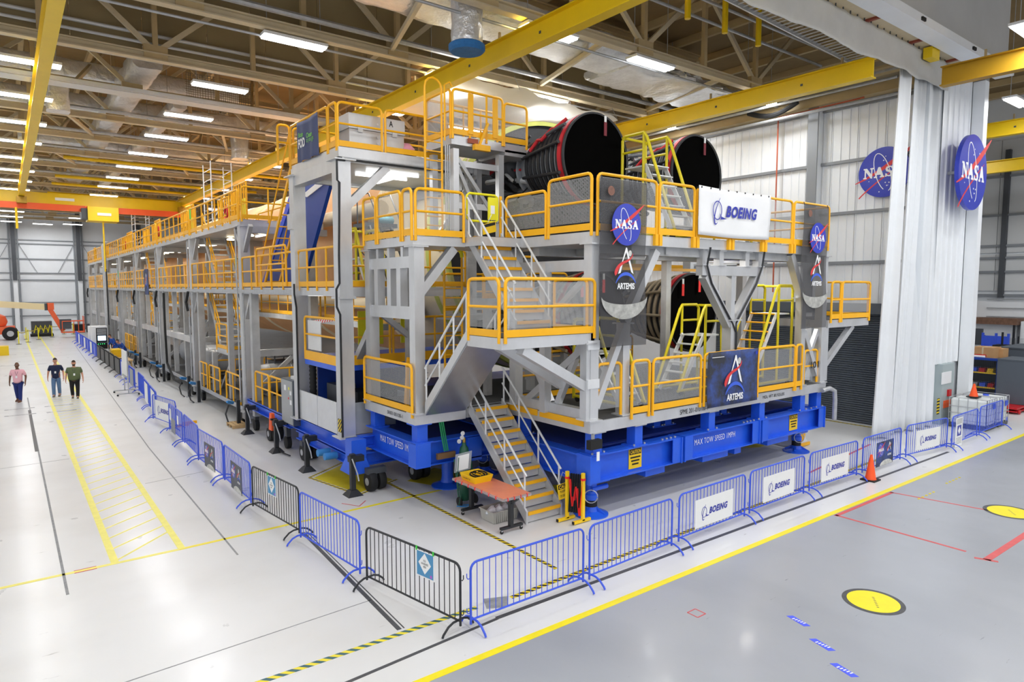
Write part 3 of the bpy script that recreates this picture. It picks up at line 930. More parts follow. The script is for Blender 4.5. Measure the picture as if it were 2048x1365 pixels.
# ---- ducts, trays and conduits in the roof
def foil(name, label, pts, w, h, wob=0.06):
    b = MB()
    a, c = Vector(pts[0]), Vector(pts[1])
    d = (c - a).normalized()
    r = d.cross(Vector((0, 0, 1))).normalized() if abs(d.z) < .9 else Vector((1, 0, 0))
    u = r.cross(d)
    rnd = random.Random(len(label))
    n = max(6, int((c - a).length / .35)); m = 20
    vs = []
    for i in range(n + 1):
        for k in range(m):
            an = 2 * math.pi * k / m
            cx, sy = math.cos(an), math.sin(an)
            ex = abs(cx) ** .45 * (1 if cx > 0 else -1) * w / 2
            ey = abs(sy) ** .45 * (1 if sy > 0 else -1) * h / 2
            j = 1 + rnd.uniform(-wob, wob)
            vs.append(a + (c - a) * (i / n) + r * ex * j + u * ey * j)
    fs = [(i * m + k, i * m + (k + 1) % m, (i + 1) * m + (k + 1) % m, (i + 1) * m + k) for i in range(n) for k in range(m)]
    fs += [tuple(range(m))[::-1], tuple(n * m + k for k in range(m))]
    b.add(vs, fs); b.sm = True
    o = b.build(name, FOIL)
    return tag(o, label, 'duct', 'foil wrapped ducts')
foil('foil_duct', 'wide silver foil duct crossing above the engines', ((6.5, 16.6, 13.3), (17.5, 16.9, 13.2)), 2.0, .7)
foil('foil_duct', 'sagging silver foil blanket duct past the vertical one', ((17.5, 17.2, 13.0), (25.1, 17.4, 12.9)), 2.4, .4, .12)
foil('foil_duct', 'long foil duct running away over the walkway', ((4.5, 27.5, 13.45), (4.5, 60, 13.45)), 1.0, .8)
foil('foil_duct', 'thin foil duct running away beside the larger one', ((6.6, 33, 13.4), (6.6, 62, 13.4)), .6, .55)
foil('foil_duct', 'foil duct crossing over the third bay of the hall', ((-3, 33, 14.0), (9, 33, 14.0)), .9, .8)
foil('foil_duct', 'foil duct crossing over the fourth bay of the hall', ((0, 38.5, 14.0), (14, 38.5, 14.0)), .9, .8)
foil('foil_duct', 'foil duct crossing over the sixth bay of the hall', ((1, 48, 14.0), (15, 48, 14.0)), .9, .8)
foil('foil_duct', 'short foil drop hanging near the strip lights', ((2.1, 33.5, 13.8), (2.1, 33.5, 12.4)), .8, .8)
foil('foil_duct', 'short foil drop above the long platform', ((10.6, 38.5, 13.8), (10.6, 38.5, 12.2)), .8, .8)
foil('foil_duct', 'slim foil duct tucked behind the draft panels', ((5.5, 24.6, 15.6), (9.0, 24.6, 15.0)), .45, .45)
t = thing('foil_drop_duct', 'vertical silver foil duct ending in a blue foam filter', 'duct', (10.35, 15.6, 11.7))
MB().lathe([(.42, 0), (.44, .3), (.41, .6), (.44, .9), (.42, 1.3), (.43, 1.7)], (10.35, 15.6, 11.75), (0, 0, 1), 24).build('foil_sleeve', FOIL, t)
MB().lathe([(.44, -.12), (.5, -.06), (.5, .06), (.44, .1)], (10.35, 15.6, 11.72), (0, 0, 1), 24).build('filter_pad', FILT, t)
# stretched white tarp over the stage
def _tarp(u, v):
    x = 11.95 + .5 * v + (20.4 - 11.95 - .5 * v) * u
    y = 18.5 + 1.0 * u + (5.6 - 3.6 * u) * v + .12 * math.sin(u * 13)
    z = 12.1 - .25 * math.sin(math.pi * u) * math.sin(math.pi * v) + .05 * math.sin(u * 23 + v * 7) + .04 * math.sin(u * 41)
    return (x, y, z)
o = MB().sheet(_tarp, 40, 14).build('tarp_canopy', TARP)
tag(o, 'white sheet tarp stretched under the roof above the engines', 'tarp')
for _k, (_x, _y) in enumerate(((12.2, 18.7), (14.6, 18.7), (17.4, 19.1), (20.3, 19.5), (12.6, 24.0), (15.2, 23.4), (18.0, 22.6))):
    TB('hang_cord', STEEL, o, [(_x, _y, 12.08), (_x, _y + .3, 12.6)], .008, 5)
# cable trays and pipes
def tray(label, a, b, w, rungs, m=STEEL):
    t = thing('cable_tray', label, 'cable tray', a)
    a = Vector(a); b = Vector(b); d = (b - a).normalized(); r = d.cross(Vector((0, 0, 1))).normalized()
    for s in (-1, 1):
        BM('side_rail', m, t, a + r * s * w / 2, b + r * s * w / 2, .05, .14)
    rm = MB().beam(-r * w / 2, r * w / 2, .03, .03).mesh('rung', m)
    for i in range(rungs):
        put('rung', rm, t, loc=a + d * ((b - a).length * (i + .5) / rungs) - Vector(a), local=True)
    return t
tray('ladder style cable tray slanting past the curtain valance', (13.5, 11.2, 13.6), (25.2, 11.6, 13.4), 1.5, 44, ALUL)
tray('cable tray crossing the roof behind the draft panels', (-9, 29.0, 12.5), (13, 29.0, 12.5), .8, 36, ALUL)
B('tray_pan', ALUL, bpy.data.objects['cable_tray.001'], -9, 13, 28.66, 29.34, 12.40, 12.43)
def pipe(label, pts, r, m, cat='pipe'):
    return tag(MB().tube(pts, r, 8).build('roof_pipe', m), label, cat, 'pipes and conduits under the roof')
pipe('thin steel conduit below the nearest truss', [(-6, 15.4, 12.5), (26, 15.4, 12.5)], .045, STEEL)
pipe('steel pipe along the second truss', [(-8, 19.6, 13.05), (26, 19.6, 13.05)], .09, STEEL)
pipe('grey conduit under the second truss', [(-8, 20.25, 12.5), (26, 20.25, 12.5)], .04, STEEL)
pipe('bright conduit high on the second draft panel', [(-8, 25.2, 13.5), (14, 25.2, 13.5)], .06, ALUL)
pipe('bright conduit lower on the second draft panel', [(-8, 25.15, 13.2), (14, 25.15, 13.2)], .05, ALUL)
pipe('red and white banded bus duct across the draft panels', [(-8, 23.2, 14.5), (16, 23.2, 14.5)], .12, stripes('bus_duct_band', '#c9c9c6', '#a0402f', 1.0, .75, (1, 0, 0)))
pipe('pale bus duct under the banded one', [(-8, 23.4, 14.2), (16, 23.4, 14.2)], .12, ALUL)
pipe('steel pipe beside the third truss', [(-8, 25.9, 12.9), (14, 25.9, 12.9)], .07, STEEL)
pipe('tan pipe beside the fourth truss', [(-8, 30.7, 13.1), (13, 30.7, 13.1)], .07, TANL)
for _k, _y in enumerate((34.4, 39.4, 44.4, 49.4, 54.4)):
    pipe('steel pipe beside the %s truss' % _ord[_k + 4], [(-6, _y, 12.9), (15, _y, 12.9)], .08, STEEL)
for _k, _x in enumerate((16.2, 18.0, 19.8)):
    pipe('yellow drop pipe under the dark roof, %s from the engines' % _ord[_k], [(_x, 12.8, 15.8), (_x, 12.8, 13.0)], .09, CRANE)
pipe('grey pipe along the ribbed wall below the eave', [(24.9, 10.4, 11.9), (24.9, 26, 11.9)], .06, STEEL)
pipe('second grey pipe along the ribbed wall', [(24.3, 10.4, 12.3), (24.3, 26, 12.3)], .05, STEEL)
pipe('black sagging hose below the ribbed wall eave', [(24.9, 14.3 + .27 * i, 12.4 - .3 * math.sin(math.pi * i / 8)) for i in range(9)], .10, RUB, 'hose')
for _k, _y in enumerate((46, 54, 58, 64)):
    pipe('yellow conduit crossing the far roof, %s counted from the engines' % _ord[_k], [(3, _y, 12.6), (16, _y, 12.6)], .1, CRANE)
for _k, _y in enumerate((11.6, 12.4, 13.2, 14.0)):
    pipe('dim conduit in the dark roof over the curtain, %s counted back' % _ord[_k], [(11.5, _y, 14.2 - .1 * _k), (26, _y, 14.2 - .1 * _k)], .05, STEEL)
o = MB().sheet(lambda u, v: (6.2 + 2.6 * u, 29.93 + .04 * math.sin(9 * u), 13.9 - 1.2 * v - .3 * math.sin(math.pi * u) * v), 12, 8).build('debris_net', NET)
tag(o, 'grey debris net hanging among the roof trusses', 'net')

# ---- curtain, its valance and the round signs
def _fold(x, k):
    return .10 * math.sin(x * 9.5) + .05 * math.sin(x * 21 + 1.3) + .03 * math.sin(x * 37)
t = thing('bay_curtain', 'tall white vinyl curtain gathered beside the roller door', 'curtain', (25.5, 10.2, 0))
def _curt(xa0, xb0, xa1, xb1, ph, y0, z1=12.6, z0=.06):
    def fn(u, v):
        z = z1 + (z0 - z1) * v
        xa = xa1 + (xa0 - xa1) * v; xb = xb1 + (xb0 - xb1) * v
        s = u * (xb1 - xa1)
        amp = .7 + .5 * v
        return (xa + (xb - xa) * u, y0 + amp * _fold(s + ph, 0) + .25 * (v ** 2) * math.sin(ph) * .5, z)
    return fn
_ed = [(23.2, 24.5, 24.0, 24.9), (24.5, 25.5, 24.9, 25.9), (25.5, 26.4, 25.9, 26.9), (26.4, 27.6, 26.9, 28.0)]
for _k, (a0, b0, a1, b1) in enumerate(_ed):
    o = MB().sheet(_curt(a0, b0, a1, b1, 1.7 * _k, 10.15), 26, 24).build('curtain_leaf', CURT, t)
    o.modifiers.new('thickness', 'SOLIDIFY').thickness = .012
t = thing('valance_curtain', 'grey canvas valance hanging from the header on hooks', 'curtain', (20, 9.95, 12.4))
def _val(u, v):
    x = 12.5 + 14.75 * u
    drop = .97 + .05 * math.sin(x * 1.3) + .02 * math.sin(x * 3.1)
    z = 13.17 - .035 * abs(math.sin(x * 4)) * (1 - v) - drop * v
    pinch = math.exp(-((x - 25.2) / .5) ** 2)
    return (x, 9.92 + .025 * math.sin(x * 2.6) * (.2 + v) + .012 * math.sin(x * 7 + v * 3) + .06 * pinch * math.sin(v * 9), z + .1 * pinch * v)
o = MB().sheet(_val, 110, 10).build('valance_cloth', CLOTH, t)
o.modifiers.new('thickness', 'SOLIDIFY').thickness = .012
_hk = MB().box(-.015, .015, -.015, .015, 0, .14).mesh('hook', DGREY)
for _i in range(34):
    put('hook', _hk, t, loc=Vector((12.7 + .43 * _i, 9.95, 13.12)) - Vector((20, 9.95, 12.4)), local=True)
B('rail_clamp', CRANE, t, 24.9, 25.5, 9.6, 9.88, 12.85, 13.2)
# round emblem signs
t = thing('round_emblem_sign', 'round blue emblem sign on the ribbed wall, half hidden by the curtain', 'sign', (25.5, 11.3, 9.35))
fr = frame((25.60, 11.28, 9.38), (0, -1, 0), (0, 0, 1))
MB().extr(ell(0, 0, .90, .90, 48), fr, -.10, 0).build('sign_board', PBLUE, t)
roundel(t, fr, .90, base=0.0, disc=False, thick=0.001)
t = thing('round_emblem_sign', 'large round blue emblem sign standing off the white partition', 'sign', (28.7, 9.4, 9.38))
fr = frame((28.45, 9.40, 9.40), (1, 0, 0), (0, 0, 1))
MB().extr(ell(0, 0, 1.36, 1.36, 56), fr, -.14, 0).build('sign_board', PBLUE, t)
roundel(t, fr, 1.36, base=0.0, disc=False, thick=0.001)
for _s in (-.5, .5):
    BM('standoff', STEEL, t, (28.45 + _s, 9.5, 9.4), (28.45 + _s, 10.05, 9.4), .1, .1)

# ================================================================ shared builders for platforms
_pm = {}
def post_mesh(h, r, m, n=8):
    k = (round(h, 3), r, m.name, n)
    if k not in _pm:
        _pm[k] = MB().tube([(0, 0, 0), (0, 0, h)], r, n).mesh('post', m)
    return _pm[k]
def rail(parent, a, b, zb, h=1.05, gap=1.15, mesh=False, toe=True, m=YEL, r=.035, n=8, low=-.12, mids=1, square=False):
    """one guardrail section from a to b: rounded frame, mid rail, posts, toe board, optional expanded-metal infill"""
    a = Vector((a[0], a[1], 0)); b = Vector((b[0], b[1], 0))
    d = (b - a); L = d.length; d.normalize()
    rc = min(.12, L * .3)
    z1 = zb + h
    up = Vector((0, 0, 1))
    p = [a + up * (zb + low), a + up * (z1 - rc)]
    p += arcp(a + d * rc + up * (z1 - rc), rc, math.pi, math.pi / 2, 3, d, up)[1:]
    p += arcp(b - d * rc + up * (z1 - rc), rc, math.pi / 2, 0, 3, d, up)
    p += [b + up * (zb + low)]
    g = MB().tube(p, r, n).build('guardrail', m, parent)
    for k in range(mids):
        zm = zb + h * (k + 1) / (mids + 1) + .02
        TB('mid_rail', m, g, [a + up * zm, b + up * zm], r * .8, n)
    c = max(0, int(round(L / gap)) - 1) if gap else 0
    pm = post_mesh(h - low - .01, r * .85, m, n)
    for i in range(c):
        q = a + d * (L * (i + 1) / (c + 1)) + up * (zb + low)
        put('post', pm, g, loc=q)
    nrm = d.cross(up)
    if toe:
        MB().beam(a + up * (zb + .075), b + up * (zb + .075), .02, .145).build('toe_board', m, g)
    if mesh:
        q = [a + d * .04 + up * (zb + .18), b - d * .04 + up * (zb + .18), b - d * .04 + up * (z1 - .06), a + d * .04 + up * (z1 - .06)]
        MB().add(q, [(0, 1, 2, 3)]).build('mesh_infill', MESH, g)
    return g
def rails(parent, pts, zb, **kw):
    for i in range(len(pts) - 1):
        a, b = Vector(pts[i]), Vector(pts[i + 1])
        d = (b - a).normalized() * .05
        rail(parent, a + d, b - d, zb, **kw)
def column(parent, x, y, z0, z1, w=.22, m=ALU, name='column', cap=True):
    o = B(name, m, parent, x - w / 2, x + w / 2, y - w / 2, y + w / 2, z0, z1)
    if cap:
        B('cap_plate', m, o, x - w * .8, x + w * .8, y - w * .8, y + w * .8, z1 - .03, z1)
        B('base_plate', m, o, x - w * .8, x + w * .8, y - w * .8, y + w * .8, z0, z0 + .03)
    return o
def deck(parent, x0, x1, y0, y1, zt, th=.25, m=ALU):
    o = B('deck', m, parent, x0, x1, y0, y1, zt - th, zt - .012)
    B('deck_tread', DARK, o, x0 + .05, x1 - .05, y0 + .05, y1 - .05, zt - .012, zt)
    return o
def stair(name, label, x0, x1, ya, za, yb, zb, nt, m=ALU, nose=YEL, hand=ALUL, under=False, sides=(1, 1), handrail=True, group=None, back=False):
    """straight flight from (ya, za) up to (yb, zb) between x0 and x1"""
    t = thing(name, label, 'stairs', ((x0 + x1) / 2, ya, za), group=group)
    L = math.hypot(yb - ya, zb - za); sy, sz = (yb - ya) / L, (zb - za) / L
    for x in (x0, x1):
        MB().hexa([(x - .025, ya - .02, za), (x + .025, ya - .02, za), (x + .025, yb, zb - .12), (x - .025, yb, zb - .12),
                   (x - .025, ya - .02, za + .28), (x + .025, ya - .02, za + .28), (x + .025, yb, zb + .14), (x - .025, yb, zb + .14)]).build('stringer', m, t)
    s = 1 if yb > ya else -1
    run = (yb - ya) / nt
    tm = MB().box(x0 + .03, x1 - .03, min(0, run) , max(0, run) + .03, -.03, 0).mesh('tread', ALUD)
    nm = MB().box(x0 + .03, x1 - .03, -.035 if s > 0 else -.01, .01 if s > 0 else .035, -.06, .012).mesh('nosing', nose)
    rm = MB().box(x0 + .03, x1 - .03, -.01, .01, -(zb - za) / nt + .02, -.05).mesh('riser', m)
    o0 = t.location
    for i in range(nt):
        z = za + (zb - za) * (i + 1) / nt; y = ya + run * i
        tr = put('tread', tm, t, loc=(0, y, z))
        put('nosing', nm, tr)
        if back:
            put('riser', rm, tr, loc=(0, run * .15, 0))
    if under:
        MB().hexa([(x0, ya, za - .03), (x1, ya, za - .03), (x1, yb, zb - .16), (x0, yb, zb - .16), (x0, ya, za), (x1, ya, za), (x1, yb, zb - .13), (x0, yb, zb - .13)]).build('soffit_plate', ALUS, t)
    if handrail:
        for x, on in zip((x0, x1), sides):
            if not on:
                continue
            for hh, rr in ((.95, .026), (.55, .02)):
                TB('handrail' if hh > .9 else 'mid_rail', hand, t, [(x, ya - .02 * s, za + .1 + hh * .55 if hh > .9 else za + .25 + hh * .6)] * 0 + [(x, ya, za + hh + .12), (x, yb, zb + hh - .02)], rr, 8)
            for f in (.03, .36, .69, .97):
                y = ya + (yb - ya) * f; z = za + (zb - za) * f
                TB('baluster', hand, t, [(x, y, z), (x, y, z + .12 + .95 - .14 * f)], .022, 8)
    return t
def ladder(parent, x0, x1, y, z0, z1, top=1.0, n=12, m=YEL):
    g = TB('ladder_stile', m, parent, [(x0, y, z0), (x0, y, z1 + top)], .03, 8)
    TB('ladder_stile', m, parent, [(x1, y, z0), (x1, y, z1 + top)], .03, 8)
    rm = MB().tube([(x0, y, 0), (x1, y, 0)], .018, 6).mesh('rung', m)
    for i in range(n):
        put('rung', rm, g, loc=(0, 0, z0 + (z1 - z0 + .1) * (i + .5) / n))
    return g

WORK_D = bpy.data.lights.new('work_light_glow', 'AREA')
WORK_D.shape = 'RECTANGLE'
WORK_D.size = 1.2
WORK_D.size_y = .15
WORK_D.energy = 45.0
WORK_D.color = (1.0, 0.95, 0.86)
def work_light(parent, x, y, z, along_y=True):
    """batten fitted under a deck, carrying its own light"""
    dx, dy = (.05, .6) if along_y else (.6, .05)
    o = B('work_light', TUBED, parent, x - dx, x + dx, y - dy, y + dy, z - .05, z)
    l = bpy.data.objects.new('work_light_glow', WORK_D)
    COL.objects.link(l)
    l.parent = o
    l.location = (x, y, z - .07)
    if along_y:
        l.rotation_euler = (0, 0, math.pi / 2)
    return o

# ================================================================ rocket stage and engines
AX, AZ = 14.9, 6.5
t = thing('rocket_core_stage', 'huge orange tan rocket stage lying inside the platforms', 'rocket stage', (AX, 17.3, 2.3))
MB().lathe([(4.2, 0), (4.2, 5.2)], (AX, 17.4, AZ), (0, 1, 0), 72, False, False).build('engine_section', CREAM, t)
MB().lathe([(4.205, 0), (4.205, 57)], (AX, 22.6, AZ), (0, 1, 0), 72, False, True).build('foam_barrel', FOAM, t)
for _k in range(7):
    MB().lathe([(4.205, 0), (4.26, .05), (4.26, .35), (4.205, .4)], (AX, 22.6 + 8.2 * _k, AZ), (0, 1, 0), 72, False, False).build('joint_band', CREAM, t)
MB().lathe([(4.08, -.06), (4.2, -.06), (4.23, 0), (4.21, .1), (4.08, .1)], (AX, 17.35, AZ), (0, 1, 0), 72, False, False).build('aft_ring', GREENY, t)
MB().lathe([(.2, .9), (2.6, .7), (3.8, .25), (4.1, -0.1)], (AX, 17.5, AZ), (0, 1, 0), 48).build('aft_bulkhead', NOZB, t)
for _k in range(16):
    _a = math.pi * (.62 + .055 * _k)
    MB().lathe([(.13, 0), (.13, .02)], (AX + 4.21 * math.cos(_a), 17.7 + .0, AZ + 4.21 * math.sin(_a)), (math.cos(_a), 0, math.sin(_a)), 10).build('access_cover', GREENY, t)
MB().lathe([(4.205, 0), (4.24, .02), (4.24, .22), (4.205, .24)], (AX, 18.3, AZ), (0, 1, 0), 72, False, False).build('primer_band', GREENY, t)
MB().tube([(10.4, 21, 7.9), (10.45, 40, 7.9), (10.45, 78, 7.9)], .28, 10).build('feed_line', CREAM, t)
MB().tube([(10.6, 20, 4.6), (10.6, 78, 4.6)], .22, 10).build('systems_tunnel', CREAM, t)

def nozzle_r(s):
    return .62 + .58 * (s ** .75)
def engine(label, cx, cz, upper):
    t = thing('rocket_engine', label, 'rocket engine', (cx, 13.0, cz), group='main engines of the stage')
    Y0 = 13.0; L = 2.5
    prof = [(nozzle_r(i / 20), L * (1 - i / 20)) for i in range(21)][::-1]
    MB().lathe(prof, (cx, Y0, cz), (0, 1, 0), 56, False, True).build('nozzle_bell', NOZG if upper else NOZB, t)
    rr = nozzle_r(1)
    MB().lathe([(rr - .03, .0), (rr + .015, .0), (rr + .03, .03), (rr + .015, .07)], (cx, Y0 - .03, cz), (0, 1, 0), 56, False, False).build('exit_lip', NOZB, t)
    MB().lathe([(rr - .02, .01), (rr - .03, .03), (.05, .07)], (cx, Y0, cz), (0, 1, 0), 56, True, False).build('exit_cover', NOZC, t)
    n = 8 if upper else 7
    for i in range(n):
        s = .95 - .78 * (i + .5) / n
        y = L * (1 - s)
        r0 = nozzle_r(s)
        w = .065 if upper else .06
        MB().lathe([(r0 - .01, -w), (r0 + .055, -w * .8), (r0 + .07, 0), (r0 + .055, w * .8), (r0 - .01, w)], (cx, Y0 + y, cz), (0, 1, 0), 56, False, False).build('stiffener_band', NOZB if upper else HOSE, t)
    r0 = nozzle_r(.93)
    MB().lathe([(r0 - .01, -.13), (r0 + .06, -.12), (r0 + .04, .11), (r0 - .03, .12)], (cx, Y0 + L * .075, cz), (0, 1, 0), 56, False, False).build('red_cover_band', RED, t)
    # coolant lines along the bell
    for a in ((2.5, 2.9, 3.5, 4.1) if upper else (2.6, 3.2, 3.9)):
        pts = []
        for i in range(8):
            s = .97 - .8 * i / 7
            q = nozzle_r(s) + .13
            pts.append((cx + q * math.cos(a), Y0 + L * (1 - s), cz + q * math.sin(a)))
        TB('coolant_line', (NOZB if a > 2.7 else DGREY) if upper else HOSE, t, pts, .045, 8)
    if upper:
        pts = [(cx + (nozzle_r(.9 - .09 * i) + .11) * math.cos(2.2 + .09 * i + .16 * (i % 2)), Y0 + .35 + .25 * i, cz + (nozzle_r(.9 - .09 * i) + .11) * math.sin(2.2 + .09 * i + .16 * (i % 2))) for i in range(6)]
        TB('red_hose', RED, t, pts, .05, 8)
    # powerhead: combustion chamber, pumps, ducts and wiring
    MB().lathe([(.36, 0), (.32, .3), (.42, .5), (.5, .9), (.45, 1.3), (.2, 1.6)], (cx, Y0 + L, cz), (0, 1, 0), 28).build('combustion_chamber', NOZB, t)
    rnd = random.Random(int(cx * 10 + cz * 100))
    for s in (-1, 1):
        MB().lathe([(.1, 0), (.3, .1), (.33, .5), (.26, .9), (.1, 1.1)], (cx + s * .62, Y0 + L + .15, cz + .1), (0, 1, 0), 20).build('turbopump', DGREY if s < 0 else NOZB, t)
        MB().lathe([(.05, 0), (.28, .15), (.28, .3), (.05, .45)], (cx + s * .3, Y0 + L + .5, cz + s * .62), (1, 0, 0), 16).build('valve_body', STEEL, t)
    MB().lathe([(.5, 0), (.74, .01), (.76, .06), (.7, .1)], (cx, Y0 + L - .02, cz), (0, 1, 0), 40, False, False).build('throat_ring', NOZG, t)
    for i in range(44):
        a = rnd.uniform(0, 6.28); r1 = rnd.uniform(.5, 1.05); a2 = a + rnd.uniform(-1.4, 1.4); r2 = rnd.uniform(.5, 1.15)
        y1, y2 = Y0 + L + rnd.uniform(-.4, .3), Y0 + L + rnd.uniform(.5, 1.75)
        p0 = Vector((cx + r1 * math.cos(a), y1, cz + r1 * math.sin(a))); p3 = Vector((cx + r2 * math.cos(a2), y2, cz + r2 * math.sin(a2)))
        pm = (p0 + p3) / 2 + Vector((rnd.uniform(-.25, .25), rnd.uniform(-.15, .15), rnd.uniform(-.25, .25)))
        pts = [((1 - q) ** 2) * p0 + 2 * q * (1 - q) * pm + q * q * p3 for q in (0, .25, .5, .75, 1)]
        TB('feed_pipe', rnd.choice((NOZB, NOZB, DGREY, STEEL, ALUL, RUB, RED if i % 3 == 0 else NOZB)), t, pts, rnd.choice((.015, .02, .035, .05, .08)), 7)
    tags = ((.25, 1),) if upper else ((-.55, 1), (.25, 1))
    for dx, _q in tags:
        zz = cz + math.sqrt(max(0, (rr - .06) ** 2 - dx * dx))
        tg = B('remove_tag', MAROON if upper else REDB, t, cx + dx - .05, cx + dx + .05, Y0 - .09, Y0 - .075, zz - .48, zz - .12)
        B('tag_clip', BADGE, tg, cx + dx - .035, cx + dx + .035, Y0 - .09, Y0 - .07, zz - .13, zz + .04)
    return t
engine('upper near rocket engine with black covered nozzle and red band', 12.75, 8.62, True)
engine('upper far rocket engine behind the yellow rolling ladder', 17.05, 8.62, True)
engine('lower far rocket engine with two red tags, seen past the forked column', 16.95, 4.42, False)
engine('lower near rocket engine mostly hidden behind the sheer banner', 12.75, 4.42, False)

# ================================================================ blue tow base under the front stand
t = thing('transporter_base', 'bright blue steel transporter base on jacks under the front stand', 'transporter', (10, 10.3, 0))
BW = .36
for _k, (xa, xb) in enumerate(((10.02, 13.15), (13.28, 16.55), (16.68, 20.1))):
    bm = MB().ibeam((xa, 10.5, 1.175), (xb, 10.5, 1.175), BW, .63, .03).build('front_beam', BLUE, t)
    for x in (xa, xb):
        B('end_plate', BLUE, bm, x - .02, x + .02, 10.28, 10.72, .85, 1.5)
    B('stiffener', BLUE, bm, xa + .02, xa + .32, 10.31, 10.33, .88, 1.47)
    B('stiffener', BLUE, bm, xb - .32, xb - .02, 10.31, 10.33, .88, 1.47)
    for q in range(4):
        MB().lathe([(.03, 0), (.03, .03)], (xb - .12 - .16 * q, 10.42, 1.49), (0, 0, 1), 8).build('bolt', STEEL, bm)
for (xa, xb) in ((12.0, 12.7), (14.2, 15.3), (17.2, 18.3), (15.6, 15.9)):
    B('under_block', BLUE, t, xa, xb, 10.45, 11.0, .66, .87)
for ya, yb, x in ((10.55, 16.0, 10.17), (10.55, 16.0, 19.95), (13.6, 24, 15.0)):
    MB().ibeam((x, ya, 1.175), (x, yb, 1.175), BW, .62, .03).build('side_beam', BLUE, t)
for y in (12.2, 14.0, 16.0):
    MB().ibeam((10.2, y, 1.2), (20, y, 1.2), .3, .5, .03).build('cross_beam', BLUE, t)
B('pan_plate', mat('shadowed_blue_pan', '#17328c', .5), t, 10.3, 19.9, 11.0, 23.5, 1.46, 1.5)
for x, y in ((10.3, 10.5), (11.65, 10.5), (13.6, 11.6), (14.05, 11.6), (14.45, 10.5), (16.2, 11.6), (16.55, 11.6), (16.75, 10.5), (18.9, 10.5), (19.85, 10.5), (10.3, 13.0), (12.5, 13), (17, 13), (19.8, 13)):
    p = B('pedestal', BLUE, t, x - .13, x + .13, y - .13, y + .13, 1.49, 2.0)
    B('pedestal_plate', BLUE, p, x - .24, x + .24, y - .2, y + .2, 1.485, 1.515)
    B('pedestal_cap', STEEL, p, x - .2, x + .2, y - .2, y + .2, 1.975, 2.0)
    for sx in (-.18, .18):
        MB().lathe([(.025, 0), (.025, .04)], (x + sx, y - .15, 1.51), (0, 0, 1), 8).build('bolt', STEEL, p)
for x, y in ((10.46, 10.72), (19.75, 11.0), (10.46, 15.0)):
    j = MB().lathe([(.16, 0), (.16, .12), (.13, .14), (.13, .5)], (x, y, .36), (0, 0, 1), 20).build('jack_body', BLUE, t)
    MB().lathe([(.14, 0), (.14, .3)], (x, y, .14), (0, 0, 1), 18).build('jack_boot', RUB, j)
    MB().lathe([(.40, 0), (.40, .03), (.18, .10), (.14, .2)], (x, y, 0), (0, 0, 1), 28).build('jack_foot', BLUE, j)
    for a in range(4):
        an = a * math.pi / 2 + .4
        BM('foot_gusset', BLUE, j, (x + .12 * math.cos(an), y + .12 * math.sin(an), .17), (x + .33 * math.cos(an), y + .33 * math.sin(an), .05), .05, .05)
    MB().tube(arcp((x - .2, y - .2, .5), .15, 0, 6.1, 16, (.7, -.7, 0), (0, 0, 1)), .012, 6).build('hand_wheel', STEEL, j)
    B('jack_head', BLUE, j, x - .35, x + .35, y - .25, y + .25, .78, .87)
    MB().lathe([(.06, 0), (.06, .5)], (x - .1, y - .1, .62), (1, 0, 0), 12).build('gear_motor', BLUE, j)
fr = frame((10, 10.30, 1.17), (1, 0, 0), (0, 0, 1))
text('tow', PTXT, t, frame((10, 10.47, 1.17), (1, 0, 0), (0, 0, 1)), 4.75, .05, 1.75, .15, .006)
for _x in (11.65, 18.6):
    s = thing('caution_decal', 'yellow caution decal on the blue beam ' + ('nearest the stairs' if _x < 15 else 'beside the far jack'), 'sign', (_x, 10.3, 1.2))
    B('decal_sheet', SIGNY, s, _x - .22, _x + .22, 10.468, 10.476, .93, 1.42)
    B('decal_head', PBLK, s, _x - .2, _x + .2, 10.462, 10.470, 1.27, 1.40)
    text('caution', SIGNY, s, frame((_x, 10.462, 1.335), (1, 0, 0), (0, 0, 1)), 0, 0, .36, .09, .004)
    for q in range(3):
        B('print_line', PBLK, s, _x - .17 + .03 * q, _x + .17 - .03 * q, 10.462, 10.470, 1.18 - .08 * q, 1.215 - .08 * q)
TB('drain_pipe', STEEL, t, [(19.7, 10.2, 2.05), (20.05, 10.15, 2.1), (20.3, 10.12, 2.0), (20.35, 10.12, 1.7), (20.35, 10.12, 1.1)], .07, 10)
s = thing('black_battery_box', 'small black box with a white tag on the blue pedestal', 'box', (10.2, 10.3, 1.6))
B('case', RUB, s, 9.95, 10.30, 10.22, 10.36, 1.66, 1.86)
B('bracket', STEEL, s, 10.1, 10.18, 10.34, 10.37, 1.8, 1.98)
B('paper_tag', BADGE, s, 10.12, 10.2, 10.2, 10.215, 1.4, 1.6)

# ---- left tow base (under the stand beside the stairs)
t = thing('transporter_base', 'blue transporter base beam lettered for tow speed beside the gas cylinder', 'transporter', (7.4, 13.4, 0))
MB().ibeam((7.62, 13.42, 1.26), (7.62, 16.1, 1.26), BW, .58, .03).build('side_beam', BLUE, t)
MB().ibeam((7.45, 13.62, 1.26), (10.0, 13.62, 1.26), BW, .58, .03).build('front_beam', BLUE, t)
B('corner_plate', BLUE, t, 7.40, 7.43, 13.39, 13.75, .965, 1.555)
B('corner_plate', BLUE, t, 7.43, 7.8, 13.385, 13.41, .965, 1.555)
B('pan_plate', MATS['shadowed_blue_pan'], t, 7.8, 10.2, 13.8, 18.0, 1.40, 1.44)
for y in (13.62, 15.85):
    p = B('pedestal', BLUE, t, 7.50, 7.78, y - .13, y + .13, 1.55, 2.0)
    B('pedestal_cap', BLUE, p, 7.4, 7.86, y - .2, y + .2, 1.97, 2.0)
    B('pedestal_plate', BLUE, p, 7.4, 7.88, y - .22, y + .22, 1.545, 1.57)
